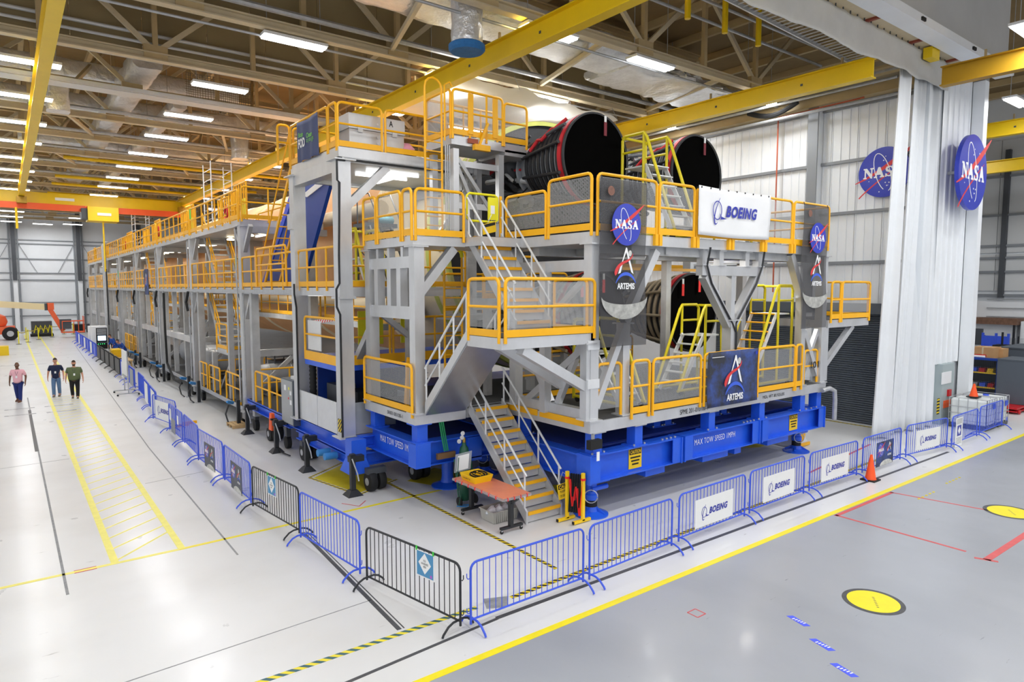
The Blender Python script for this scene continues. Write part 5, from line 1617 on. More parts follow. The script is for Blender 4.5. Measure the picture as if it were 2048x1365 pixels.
# upright yellow swing frames standing on the upper deck
for k, (y, w) in enumerate(((26.4, 1.6), (28.6, 1.0), (31.2, 1.8), (35.2, 1.5), (37.4, 2.2), (40.0, 1.0), (44.0, 1.6), (46.5, 2.0), (52.0, 1.6), (55.0, 2.2), (60.0, 1.8), (63.0, 2.0), (68.5, 2), (71.5, 2), (76, 2), (79, 1.6))):
    x = 7.45 + .3 * (k % 3)
    g = MB().tube([(x, y, 7.72), (x, y, 9.2), (x, y + w, 9.2), (x, y + w, 7.72)], .04, 6).build('swing_frame', YEL, t)
    for q in range(1, 5):
        TB('swing_bar', YEL, g, [(x, y + w * q / 5, 7.8), (x, y + w * q / 5, 9.2)], .03, 6)
    TB('swing_bar', YEL, g, [(x, y, 8.4), (x, y + w, 8.4)], .025, 6)
    if k % 3 == 0:
        B('lemon_plate', LEMON, g, x - .01, x + .01, y + .1, y + .6, 7.9, 8.6)
    if k % 4 == 2:
        TB('red_hose_coil', RED, g, arcp((x - .05, y + .3, 8.5), .22, 0, 5.6, 10, (0, 1, 0), (0, 0, 1.3)), .04, 6)
# green inspection tags
for k, (y, z) in enumerate(((33.2, 8.3), (25.9, 5.9), (58.3, 6.0), (50.5, 6.0))):
    B('green_tag', GREEN, t, 6.86, 6.88, y - .1, y + .1, z, z + .45)
# yellow stairs between the levels
for k, y0 in enumerate((31.0, 47.4, 63.6)):
    w = ('nearest the corner tower', 'in the third bay', 'in the fifth bay')[k]
    stair('platform_stair', 'yellow handrailed stair up to the middle level, ' + w, 7.45, 8.35, y0, 2.55, y0 + 2.3, 5.2, 10, ALU, ALUD, YEL, group='platform stairs')
    if k < 2:
        stair('platform_stair', 'yellow handrailed stair up to the top level, ' + w, 7.45, 8.35, y0 + .3, 5.2, y0 + 2.5, 7.7, 10, ALU, ALUD, YEL, group='platform stairs')
    g = thing('stair_landing', 'yellow railed stair landing under the middle level, ' + w, 'landing', (7.9, y0 - .6, 2.5), group='platform stair landings')
    deck(g, 7.3, 8.45, y0 - 1.8, y0 + .05, 2.57, .22)
    rail(g, (7.3, y0), (7.3, y0 - 1.75), 2.58, 1.05, gap=0)
    rail(g, (7.35, y0 - 1.8), (8.4, y0 - 1.8), 2.58, 1.05, gap=0)
    for x in (7.5, 8.3):
        B('landing_leg', ALU, g, x - .08, x + .08, y0 - 1.6, y0 - 1.44, .6, 2.35)
    BM('landing_brace', ALU, g, (7.5, y0 - 1.5, 2.0), (7.5, y0 + .2, .7), .12, .12)
# lower floor-level walkway with rails and castors
t = thing('lower_walkway', 'low grey floor walkway with yellow rails under the long platform', 'work platform', (7, 21, .5))
for ya, yb, z in ((20.7, 25.1, 1.12), (25.8, 33.2, .72), (34.2, 41.5, .72), (42.5, 49.5, .72), (50.5, 57.5, .72), (58.5, 66, .72)):
    deck(t, 6.9, 10.2, ya, yb, z, .16, STEEL if z < 1 else BLUE)
    for y in (ya + .5, yb - .5):
        w = MB().lathe([(.1, 0), (.2, .02), (.2, .16), (.1, .18)], (6.95, y, .2), (1, 0, 0), 14).build('caster', RUB, t)
        B('caster_fork', DGREY, w, 6.98, 7.12, y - .08, y + .08, .2, z - .16)
        if z > 1:
            continue
        B('screw_jack', BLACK, w, 6.66, 6.78, y - .66, y - .54, .03, 1.0)
        B('jack_foot', STEEL, w, 6.58, 6.86, y - .74, y - .46, 0, .03)
        MB().lathe([(.07, 0), (.07, .3), (.04, .42)], (6.75, y + .3, z + .05), (-.55, -.6, .2), 10).build('blue_plug', LBLUE, w)
        TB('plug_cable', BLACK, w, [(6.55, y + .1, z), (6.4, y - .05, z - .3), (6.45, y - .2, .1), (6.5, y - .6, .04)], .03, 6)
for ya, yb, z in ((21.1, 22.6, 1.12), (22.7, 24.2, 1.12), (26.2, 28.2, .72), (29.2, 31.0, .72), (31.4, 32.8, .72), (50.8, 52.3, .72), (53, 54.6, .72), (55, 56.5, .72), (66, 70, .6)):
    rail(t, (6.95, yb), (6.95, ya), z, 1.1, gap=.9, toe=False)
rails(t, [(7.2, 24.9), (9.6, 24.9)], 1.12, h=1.05, gap=1.0, toe=False)
rails(t, [(7.5, 33.0), (9.6, 33.0)], .72, h=1.05, gap=1.0, toe=False)
rails(t, [(9.9, 21), (9.9, 25)], 1.12, h=1.05, gap=1.0, toe=False)
rails(t, [(9.9, 26), (9.9, 33)], .72, h=1.05, gap=1.2, toe=False)
# grey tanks under the platform
for k, (x, y, z) in enumerate(((8.6, 35.6, 1.45), (8.9, 38.6, 1.45), (8.9, 28.0, 1.4), (8.7, 41.2, 1.6), (8.8, 60.5, 1.5))):
    g = thing('pressure_tank', 'pale grey round ended pressure tank under the platform, %s counted from the tower' % _ord[(1, 2, 0, 3, 4)[k]], 'tank', (x, y, .7), group='pressure tanks')
    MB().lathe([(.05, -.02), (.38, .08), (.58, .28), (.62, .55), (.62, 1.5), (.58, 1.75), (.38, 1.95), (.05, 2.04)], (x - 1, y, z), (1, 0, 0), 28).build('tank_shell', mat('tank_grey%d' % k, '#aeb1b6', .4, .1), g)
    for dx in (-.4, .5):
        MB().lathe([(.63, 0), (.645, .03), (.63, .06)], (x + dx, y, z), (1, 0, 0), 28, False, False).build('tank_strap', STEEL, g)
        B('saddle', STEEL, g, x + dx - .1, x + dx + .1, y - .45, y + .45, .72, z - .48)
# dark interior stores under the first bay
for k, (x, y) in enumerate(((9.0, 22.0), (9.2, 28.5), (9.3, 45))):
    g = thing('tool_rack', 'dark tool rack standing on the low walkway, %s counted from the tower' % _ord[k], 'rack', (x, y, 1.1), group='tool racks')
    z = 1.12 if y < 25 else .72
    for q in range(4):
        B('rack_shelf', DGREY, g, x - .4, x + .4, y - .6, y + .6, z + .05 + .5 * q, z + .09 + .5 * q)
    for sx in (-.38, .38):
        for sy in (-.58, .58):
            B('rack_post', DGREY, g, x + sx - .02, x + sx + .02, y + sy - .02, y + sy + .02, z, z + 1.75)
    for q in range(3):
        B('stored_bin', (RUB, NAVY, DGREY)[q], g, x - .35, x + .3, y - .5, y + .2 + .1 * q, z + .09 + .5 * q, z + .38 + .5 * q)
# blue tilted board with white stripe on the second level
s = thing('blue_wing_panel', 'large dark blue swept panel with a white stripe behind the corner tower', 'panel', (8.2, 24, 5.2))
fr = frame((8.2, 20.0, 0), (0, -1, 0), (0, 0, 1))
MB().extr([(-7.6, 5.0), (-3.0, 5.0), (-.05, 8.5), (-3.1, 8.95)], fr, -.12, 0).build('panel_face', NAVY, s)
MB().extr([(-7.62, 5.0), (-7.2, 5.0), (-2.8, 8.92), (-3.15, 8.97)], fr, -.16, .03).build('panel_edge', BBLUE, s)
MB().extr([(-2.45, 8.32), (-2.0, 8.2), (-.25, 8.50), (-.9, 8.60)], fr, .001, .035).build('white_stripe', WHITE, s)
# dark wheeled maintenance steps behind the tower column
s = thing('maintenance_steps', 'black wheeled maintenance steps with a working platform behind the tower', 'steps', (8.9, 18.2, 5.2))
for x in (8.6, 9.3):
    BM('stringer', DGREY, s, (x, 16.9, 5.25), (x, 18.2, 7.0), .05, .1)
    TB('handrail', DGREY, s, [(x, 16.9, 6.2), (x, 18.2, 7.95), (x, 19.0, 7.95), (x, 19.0, 7.0)], .02, 6)
    TB('prop', DGREY, s, [(x, 19.0, 5.25), (x, 19.0, 7.0)], .03, 6)
    TB('prop', DGREY, s, [(x, 17.0, 5.3), (x, 19.0, 6.4)], .02, 6)
for i in range(6):
    B('tread', DGREY, s, 8.6, 9.3, 17.0 + .2 * i, 17.18 + .2 * i, 5.5 + .27 * i, 5.53 + .27 * i)
B('top_platform', CABG, s, 8.5, 9.5, 18.15, 19.1, 6.98, 7.1)
o = MB().lathe([(.05, 0), (.12, .03), (.13, .5), (.05, .55)], (9.0, 18.5, 7.22), (1, 0, 0), 12).build('cloth_roll', mat('teal_cloth', '#5b93a3', .8))
tag(o, 'rolled teal cloth lying on the maintenance steps', 'cloth')
# scaffold towers standing above the far platform
for k, (x, y, z0, z1) in enumerate(((8.6, 36.5, 7.7, 11.6), (8.4, 60, 7.7, 11.2))):
    s = thing('scaffold_frame', 'light grey scaffold tower standing on the top deck, ' + ('nearer one' if k == 0 else 'farther one'), 'scaffold', (x, y, z0), group='scaffold towers')
    for sx in (0, 1.0):
        for sy in (0, 1.6):
            TB('standard', ALUL, s, [(x + sx, y + sy, z0), (x + sx, y + sy, z1)], .03, 6)
    z = z0 + .5
    while z < z1:
        for sx in (0, 1.0):
            TB('ledger', ALUL, s, [(x + sx, y, z), (x + sx, y + 1.6, z)], .02, 6)
        TB('ledger', ALUL, s, [(x, y, z), (x + 1.0, y, z + .0)], .02, 6)
        z += .5
    for sy in (0, 1.6):
        TB('diagonal', ALUL, s, [(x, y + sy, z0 + .3), (x + 1.0, y + sy, z0 + 2.2)], .02, 6)
# vent pipe standing against the platform
tag(MB().tube([(6.7, 65, .6), (6.7, 65, 8.3), (6.72, 65.1, 8.7), (6.9, 65.3, 8.85), (7.4, 65.6, 8.85)], .16, 10).build('vent_pipe', STEEL), 'grey vent pipe with a bent top against the far platform', 'pipe')
tag(MB().tube([(6.72, 39.5, 4.9), (6.7, 39.4, 3.0), (6.66, 39.0, 1.2), (6.7, 37.5, .45), (6.8, 36.2, .4)], .06, 8).build('black_hose', RUB), 'thick black hose hanging down from the middle deck', 'hose')
for k, (y, z) in enumerate(((33.9, 5.0), (42, 5.0), (50.1, 5.0), (58.2, 5.0), (81, 5.1))):
    tag(MB().tube([(6.78, y - .1, z), (6.72, y + .1, z - .5), (6.75, y - .05, z - .9)], .06, 6).build('cable_loop', RUB), 'black cable bundle hanging under the middle deck, %s counted from the tower' % _ord[k], 'cable', 'hanging cable bundles')
# small dark banner on the far middle rail
s = thing('cloth_banner', 'small dark vertical banner hung on the middle level rail far down', 'banner', (6.85, 45.5, 5.0))
B('banner_cloth', ARTB, s, 6.84, 6.86, 44.9, 46.3, 4.75, 6.3)
arrow_a(s, frame((6.835, 45.6, 5.6), (0, -1, 0), (0, 0, 1)), 0, 0.1, .7, word=False)
# control cabinet
s = thing('control_cabinet', 'grey electrical control cabinet with labels at the foot of the tower', 'cabinet', (6.9, 20.3, 1.1))
B('cabinet_body', CABG, s, 6.82, 7.4, 19.95, 21.0, .95, 2.35)
B('cabinet_door', mat('light_grey_enamel', '#a9adaf', .45), s, 6.80, 6.82, 19.98, 20.97, .98, 2.32)
for y, z, m, w in ((20.6, 2.0, BADGE, .16), (20.3, 1.75, REDB, .06), (20.1, 1.9, BADGE, .12), (20.25, 2.05, LEMON, .08), (20.1, 1.6, BADGE, .14)):
    B('door_label', m, s, 6.79, 6.80, y - w / 2, y + w / 2, z, z + w)
B('top_light', ALUL, s, 6.95, 7.3, 20.2, 20.5, 2.35, 2.45)
s = thing('outrigger_handset', 'orange handset box hanging on the black outrigger jack', 'control box', (6.7, 21.3, .9))
MB().hexa([(6.58, 21.35, .6), (6.72, 21.35, .6), (6.72, 21.65, .6), (6.58, 21.65, .6), (6.6, 21.4, 1.15), (6.7, 21.4, 1.15), (6.7, 21.6, 1.15), (6.6, 21.6, 1.15)]).build('handset_body', ORANGE, s)
TB('handset_cable', RUB, s, [(6.65, 21.5, .62), (6.6, 21.2, .3), (6.62, 20.6, .05), (6.7, 20.0, .05)], .02, 6)
B('hook_bracket', BLACK, s, 6.55, 6.75, 21.3, 21.4, .95, 1.0)

# ================================================================ rolling ladders on the stands
def rolling(label, x, y, z, rz, hgt, n, wid=.75, silver=True, ratio=.62):
    """yellow tubular platform ladder; its own +Y is the way it climbs"""
    t = thing('rolling_ladder', label, 'ladder', (x, y, z), rz, group='yellow rolling ladders')
    run = hgt * ratio
    L = dict(local=True)
    for sx in (-wid / 2, wid / 2):
        o = sx * 1.15
        BM('stringer', ALUL, t, (sx, 0, .1), (sx, run, hgt), .04, .11, **L)
        TB('handrail', YELG, t, [(o, -.1, .15), (o, run * .9, hgt + .7), (o, run, hgt + .82), (o, run + .65, hgt + .82), (o, run + .75, hgt + .72), (o, run + .75, .08)], .04, 8, **L)
        TB('mid_rail', YELG, t, [(o, run, hgt + .38), (o, run + .75, hgt + .38)], .032, 8, **L)
        TB('base_tube', YELG, t, [(o, -.15, .14), (o, run + .75, .14)], .04, 8, **L)
        TB('front_post', YELG, t, [(o, run, .12), (o, run, hgt + .8)], .036, 8, **L)
        for yy in (0, run + .6):
            MB().lathe([(.03, 0), (.08, .005), (.08, .05), (.03, .055)], (o - .03, yy, .08), (1, 0, 0), 12).build('caster', RUB, t, **L)
    tm = MB().box(-wid / 2, wid / 2, -.11, .11, -.03, .0).mesh('tread', ALUL if silver else YEL)
    for i in range(n):
        q = (i + 1) / n
        put('tread', tm, t, loc=(0, run * q * .97, .1 + (hgt - .1) * q), **L)
    B('top_step', ALUL, t, -wid / 2, wid / 2, run, run + .7, hgt - .04, hgt, **L)
    for zz in (hgt * .5, hgt + .8):
        TB('cross_tube', YELG, t, [(-wid * .575, run + .75, zz), (wid * .575, run + .75, zz)], .036, 8, **L)
    return t
_E = -math.pi / 2
rolling('yellow rolling ladder with silver steps between the upper nozzles', 13.9, 10.95, 6.41, 0, 2.0, 7, .8, ratio=.5)
rolling('yellow rolling ladder on the upper deck beyond the far nozzle', 19.1, 12.2, 6.41, 0, .9, 3, .7)
rolling('yellow rolling ladder with orange steps on the lower deck beside the banner', 16.75, 11.2, 2.28, _E, 2.15, 8, .8, False, .6)
rolling('yellow rolling ladder leaning near the lower far nozzle', 14.35, 11.7, 2.28, _E, 1.6, 6, .7)
rolling('yellow rolling ladder below the sheer banner on the lower deck', 11.9, 10.9, 2.28, 0, 1.3, 5, .7)
rolling('small yellow rolling ladder inside the tower second level', 8.2, 17.0, 5.22, 0, .8, 3, .6)
for _k, (_x, _y, _z) in enumerate(((11.1, 14.6, 4.9), (13.9, 16.3, 4.5))):
    s = thing('yellow_gate_frame', 'yellow mesh gate frame behind the stairs, ' + ('nearer one' if _k == 0 else 'farther one'), 'gate', (_x, _y, _z))
    rail(s, (_x - .9, _y), (_x + .8, _y), _z, 1.15, gap=.85, mesh=True)
    B('gate_base', ALUD, s, _x - 1, _x + .9, _y - .3, _y + .4, _z - .3, _z)
    for q in (-.8, .7):
        column(s, _x + q, _y, 2.28, _z - .3, .18, ALUD, cap=False)
s = thing('fixed_ladder', 'yellow vertical ladder behind the window frame stand', 'ladder', (9.4, 15.2, 2.27))
ladder(s, 9.2, 9.75, 15.0, 2.27, 5.2, 1.0, 12)
TB('hoop_gate', LEMON, s, arcp((9.48, 15.0, 6.0), .28, math.pi, 0, 8, (1, 0, 0), (0, 0, 1)), .05, 8)

# ================================================================ banners on the stands
def sheer_banner(label, x0, y, w, z1, z0):
    t = thing('sheer_banner', label, 'banner', (x0 + w / 2, y, z0))
    nz = 26
    def fn(u, v):
        z = z1 + (z0 - z1) * v
        return (x0 + w * u, y + .035 * math.sin(u * 7 + v * 4) * v - .02 * math.sin(v * 9), z)
    MB().sheet(fn, 14, nz).build('scrim_cloth', SCRIM, t)
    H = z1 - z0
    fr = frame((x0 + w / 2, y - .075, z1), (1, 0, 0), (0, 0, 1))
    roundel(t, fr, w * .31, .0, -H * .265, local=False, lite=True)
    arrow_a(t, fr, .0, -H * .485, H * .165)
    arc = [(-.5 * w, -H * .72)] + ell(0, -H * .695, .52 * w, H * .135, 22, 0, math.pi + .25, 2 * math.pi - .25) + [(.5 * w, -H * .72)]
    poly(ell(0, -H * .70, .495 * w, H * .135, 24, 0, math.pi, 2 * math.pi) + ell(0, -H * .70, .49 * w, H * .045, 24, 0, math.pi, 2 * math.pi)[::-1][1:-1], PMOONS, t, fr, 'moon_print', -.02, -.016)
    poly(ell(-.33 * w, -H * .075, .07 * w, .07 * w, 16), PEARTH, t, fr, 'planet_print', 0, .004)
    for x in (x0 + .05, x0 + w - .05):
        TB('tie', BLACK, t, [(x, y, z1 - .03), (x, y + .03, z1 + .05)], .012, 5)
    return t
sheer_banner('tall sheer grey emblem banner hung at the corner near the stairs', 10.1, 10.16, 1.46, 7.52, 3.9)
sheer_banner('tall sheer grey emblem banner hung at the far end by the curtain', 18.2, 10.16, 1.42, 7.58, 4.0)
t = thing('vinyl_banner', 'white vinyl banner with blue company lettering on the upper rail', 'banner', (14.9, 10.15, 6.5))
def _bb(u, v):
    return (13.42 + 3.08 * u, 10.16 + .02 * math.sin(u * 11) * math.sin(v * 5), 7.66 - 1.18 * v - .03 * math.sin(u * math.pi))
MB().sheet(_bb, 24, 10).build('banner_cloth', WHITE, t).modifiers.new('thickness', 'SOLIDIFY').thickness = .008
bird_logo(t, frame((14.9, 10.125, 7.1), (1, 0, 0), (0, 0, 1)), -.02, 0, 1.95)
for q in range(9):
    B('tie', PBLK, t, 13.5 + .36 * q, 13.515 + .36 * q, 10.13, 10.29, 7.6, 7.64)
t = thing('vinyl_banner', 'dark starry vinyl banner with white lettering on the lower rail', 'banner', (15.3, 10.15, 2.2))
def _ab(u, v):
    return (13.96 + 2.2 * u, 10.17 + .03 * math.sin(u * 6 + 1) * math.sin(v * 3.1), 3.56 - 1.42 * v)
MB().sheet(_ab, 20, 10).build('banner_cloth', ARTB, t).modifiers.new('thickness', 'SOLIDIFY').thickness = .008
fr = frame((15.06, 10.125, 2.9), (1, 0, 0), (0, 0, 1))
arrow_a(t, fr, 0, .15, .78)
poly(ell(.95, .55, .05, .05, 14), PBLUE, t, fr, 'small_disc', 0, .004)
poly([(-1.0, .52), (-.5, .52), (-.5, .535), (-1.0, .535)], PTXT, t, fr, 'print_line', 0, .004)

# ================================================================ crowd barriers
LB = 2.36
def barrier_proto(m, name):
    t = thing(name, 'barrier', 'barrier')
    z0, z1, r = .17, 1.06, .12
    p = arcp((r, 0, z1 - r), r, math.pi, math.pi / 2, 4, (1, 0, 0), (0, 0, 1)) + arcp((LB - r, 0, z1 - r), r, math.pi / 2, 0, 4, (1, 0, 0), (0, 0, 1))
    p = [(0, 0, .10)] + p + [(LB, 0, .10)]
    MB().tube(p, .019, 8).build('frame', m, t, local=True)
    TB('bottom_rail', m, t, [(0, 0, z0), (LB, 0, z0)], .016, 8, local=True)
    nb = 19
    for i in range(nb):
        x = LB * (i + 1) / (nb + 1)
        top = z1 if r < x < LB - r else z1 - r + math.sqrt(max(0, r * r - (r - min(x, LB - x)) ** 2))
        k = ('bar', m.name, round(top, 2))
        if k not in _pm:
            _pm[k] = MB().tube([(0, 0, z0), (0, 0, top)], .0075, 6).mesh('bar', m)
        put('bar', _pm[k], t, loc=(x, 0, 0), local=True)
    ft = [(0, -.32, .012), (0, -.30, .05), (0, -.2, .135), (0, -.1, .17), (0, .1, .17), (0, .2, .135), (0, .30, .05), (0, .32, .012)]
    fm = MB().tube(ft, .018, 8).mesh('foot', m)
    for x in (.05, LB - .05):
        put('foot', fm, t, loc=(x, 0, 0), local=True)
    hk = MB().tube([(0, 0, 0), (-.05, 0, .0), (-.07, 0, .03), (-.07, 0, .09)], .008, 6).mesh('hook', m)
    for z in (.28, .82):
        put('hook', hk, t, loc=(0, 0, z), local=True)
    return t
PB = barrier_proto(BBLUE, 'crowd_barrier')
PK = barrier_proto(BLACK, 'crowd_barrier')
_used = set()
def barrier(proto, a, b, label):
    a = Vector((a[0], a[1], 0)); b = Vector((b[0], b[1], 0))
    d = b - a
    mid = (a + b) / 2 - d.normalized() * LB / 2
    rz = math.atan2(d.y, d.x)
    if proto.name not in _used:
        _used.add(proto.name)
        o = proto; o.location = mid; o.rotation_euler = (0, 0, rz); o['label'] = label; o['group'] = 'crowd control barriers'
    else:
        o = dup(proto, mid, rz, label, 'crowd control barriers')
    u = Vector((math.cos(rz), math.sin(rz), 0))
    return o, frame(mid, u, (0, 0, 1))
def board(label, fr, x0, x1, z0, z1, m, cat='sign', th=.008, off=.022, name='sign_board', grp=None):
    """flat panel fixed to a barrier; the frame's normal is turned to the side people read it from"""
    o, u, v, n = fr
    s = thing(name, label, cat, o + u * (x0 + x1) / 2, group=grp)
    poly([(x0, z0), (x1, z0), (x1, z1), (x0, z1)], m, s, fr, 'board_sheet', off, off + th)
    return s, (o + u * (x0 + x1) / 2 + v * (z0 + z1) / 2 + n * (off + th), u, v, n)
R = [((5.38, 8.07), (7.72, 8.10)), ((7.84, 8.10), (10.28, 8.22)), ((10.52, 8.27), (12.88, 8.33)), ((13.1, 8.37), (15.53, 8.40)), ((15.76, 8.42), (18.21, 8.37)), ((18.5, 8.39), (20.94, 8.39)), ((21.25, 8.4), (23.7, 8.13)), ((23.92, 8.1), (26.31, 8.15)), ((26.6, 8.2), (29.1, 8.23))]
RL = ['blue barrier at the corner meeting a black one, row before the jacks', 'blue barrier without a sign, second from the corner before the stairs', 'blue barrier with the first white company sign from the corner', 'blue barrier with the second white company sign from the corner',
      'blue barrier with the third white company sign from the corner', 'blue barrier carrying the dark emblem poster before the curtain', 'blue barrier with the white company sign before the curtain', 'blue barrier carrying the narrow text poster beside the tanks', 'blue barrier at the end of the row before the white tanks']
for k, (a, b) in enumerate(R):
    o, fr = barrier(PB, a, b, RL[k])
    if k in (2, 3, 4, 6):
        s, f2 = board('white company sign on a blue barrier, %s counted from the corner' % _ord[{2: 0, 3: 1, 4: 2, 6: 3}[k]], fr, .5, 1.85, .24, .84, WHITE, grp='white company signs')
        bird_logo(s, f2, 0, 0, .95, z=.001)
    if k == 5:
        s, f2 = board('dark emblem poster on the blue barrier before the curtain', fr, .75, 1.8, .12, .82, ARTB, 'poster')
        roundel(s, f2, .2, -.25, .12, lite=True, thick=.002)
        arrow_a(s, f2, .27, .16, .26, z=.002)
        poly(ell(.1, -.36, .4, .16, 20, 0, .1, math.pi - .1), PMOON, s, f2, 'moon_print', 0, .003)
    if k == 7:
        s, f2 = board('narrow white text poster with a blue square on the barrier', fr, .25, .85, .02, .98, WHITE, 'poster')
        poly([(-.17, -.12), (.17, -.12), (.17, .22), (-.17, .22)], PBOE, s, f2, 'blue_square', 0, .003)
        poly([(0, -.08), (.12, .05), (0, .18), (-.12, .05)], PTXT, s, f2, 'white_diamond', .003, .005)
        for q in range(5):
            poly([(-.24, .28 + .035 * q), (.24, .28 + .035 * q), (.24, .295 + .035 * q), (-.24, .295 + .035 * q)], LINEG, s, f2, 'print_line', 0, .002)
            poly([(-.24, -.2 - .045 * q), (.24, -.2 - .045 * q), (.24, -.185 - .045 * q), (-.24, -.185 - .045 * q)], LINEG, s, f2, 'print_line', 0, .002)
# along the walkway
LBR = [(PK, (5.22, 8.12), (4.78, 10.45), 'black barrier at the corner with a blue notice'), (PB, (4.79, 10.75), (4.56, 13.1), 'blue barrier without a sign between two black barriers'), (PK, (4.62, 13.35), (4.36, 15.7), 'black barrier with a notice, second black one from the corner'),
       (PB, (4.39, 15.95), (4.39, 18.33), 'blue barrier with an emblem poster beside the second black barrier'), (PB, (4.42, 18.55), (4.3, 20.95), 'blue barrier with an emblem poster, second along the walkway'), (PB, (4.37, 21.2), (4.45, 23.6), 'blue barrier without a sign after the emblem posters'),
       (PB, (4.44, 23.78), (4.46, 26.15), 'blue barrier with paper notices turned into the walkway'), (PB, (4.72, 26.4), (4.34, 28.72), 'blue barrier with white company sign along the walkway'), (PB, (4.55, 29.2), (4.7, 31.6), 'blue barrier with white sheet, first after the company sign'),
       (PB, (4.7, 31.8), (4.85, 34.2), 'blue barrier with white sheet, second after the company sign'), (PB, (4.9, 34.5), (5.0, 36.9), 'blue barrier behind the white easel board'), (PB, (5.0, 38.0), (5.05, 40.4), 'blue barrier with grey sheet just past the easel board'),
       (PB, (5.05, 41.6), (5.1, 44.0), 'blue barrier with white sheet beside the equipment rack')]
for k in range(5):
    LBR.append((PK, (5.1, 44.3 + 2.5 * k), (5.12, 46.65 + 2.5 * k), 'black sheeted barrier beside the equipment rack, %s counted from the easel' % _ord[k]))
for k in range(7):
    LBR.append((PB, (5.12, 57 + 2.6 * k), (5.12, 59.4 + 2.6 * k), 'blue sheeted barrier far along the walkway, %s counted from the rack' % _ord[k]))
for k, (pr, a, b, lab) in enumerate(LBR):
    o, _f = barrier(pr, a, b, lab)
    d = (Vector((b[0], b[1], 0)) - Vector((a[0], a[1], 0))).normalized()
    # read from the walkway: turn the frame so its normal points to -X
    fr = frame(_f[0] + d * LB, -d, (0, 0, 1))
    if k in (0, 2):
        s, f2 = board('blue and white FOD notice on the ' + ('corner' if k == 0 else 'second') + ' black barrier', fr, 1.35 if k == 0 else .9, 1.82 if k == 0 else 1.35, .62, 1.04, WHITE, 'notice')
        s2 = .23 if k == 0 else .22
        poly([(-.19, -.19), (.2, -.19), (.2, .2), (-.19, .2)], PSGN, s, f2, 'blue_field', 0, .002)
        poly([(0, -.15), (.15, .02), (0, .19), (-.15, .02)], PTXT, s, f2, 'white_diamond', .002, .004)
        text('fodaw', PBLK, s, f2, 0, .02, .17, .13, .005)
        poly(ell(.15, -.15, .025, .025, 10), mat('violet_dot%d' % k, '#b35bd0', .5), s, f2, 'violet_dot', .002, .004)
        for q in (-.2, .2):
            poly([(q - .015, .2), (q + .015, .2), (q + .015, .27), (q - .015, .27)], GREEN, s, f2, 'green_tape', -.005, .006)
    elif k in (3, 4):
        s, f2 = board('grey emblem poster on a walkway barrier, ' + ('nearer one' if k == 3 else 'farther one'), fr, .75, 1.7, .1, .8, mat('grey_poster%d' % k, '#5b5e66', .6, 0, .2, 3), 'poster')
        roundel(s, f2, .18, -.23, .12, lite=True, thick=.002)
        arrow_a(s, f2, .25, .15, .25, z=.002)
        poly(ell(.1, -.36, .36, .15, 20, 0, .1, math.pi - .1), PMOON, s, f2, 'moon_print', 0, .003)
    elif k == 6:
        s, f2 = board('two paper notices and a grey poster on the angled walkway barrier', fr, .5, 1.2, .12, .62, mat('faded_poster', '#8d9099', .6, 0, .15, 4), 'poster')
        poly([(-.6, .15), (-.3, .15), (-.3, .55), (-.6, .55)], WHITE, s, f2, 'paper_notice', 0, .003)
        poly([(.75, .2), (1.0, .2), (1.0, .5), (.75, .5)], WHITE, s, f2, 'paper_notice', 0, .003)
    elif k == 7:
        s, f2 = board('white company sign on a blue barrier beside the walkway', fr, .35, 2.0, .2, .9, WHITE)
        bird_logo(s, f2, 0, 0, 1.15, z=.001)
    elif k in (8, 9, 11, 12) or k >= 13:
        blk = 13 <= k < 18
        m = BLACK if blk else (BBLUE if k >= 18 and k % 2 == 0 else (mat('dim_sheet', '#9aa0a8', .6) if k == 11 else WHITE))
        s, f2 = board(('black' if blk else 'plain') + ' sheet covering the walkway barrier, %s of the covered ones' % _ord[min(17, k - 8)], fr, .2 if blk else .5, 2.2 if blk else 1.9, .1, .98, m, 'sheet')

# ================================================================ things on the floor
# white board on a wheeled easel
s = thing('easel_board', 'white board on a grey wheeled easel among the walkway barriers', 'easel', (4.6, 36.9, 0))
B('white_board', WHITE, s, 4.42, 4.45, 36.2, 37.7, .95, 2.15)
for y in (36.3, 37.6):
    B('upright', STEEL, s, 4.46, 4.51, y - .025, y + .025, .1, 2.15)
    B('foot_bar', STEEL, s, 4.0, 4.95, y - .025, y + .025, .08, .13)
    for x in (4.03, 4.92):
        MB().lathe([(.02, 0), (.045, .005), (.045, .03), (.02, .035)], (x, y, .045), (0, 1, 0), 10).build('caster', RUB, s)
B('pen_tray', STEEL, s, 4.36, 4.46, 36.3, 37.6, .88, .93)
B('tape_strip', GREEN, s, 4.41, 4.42, 37.2, 37.5, .9, .94)
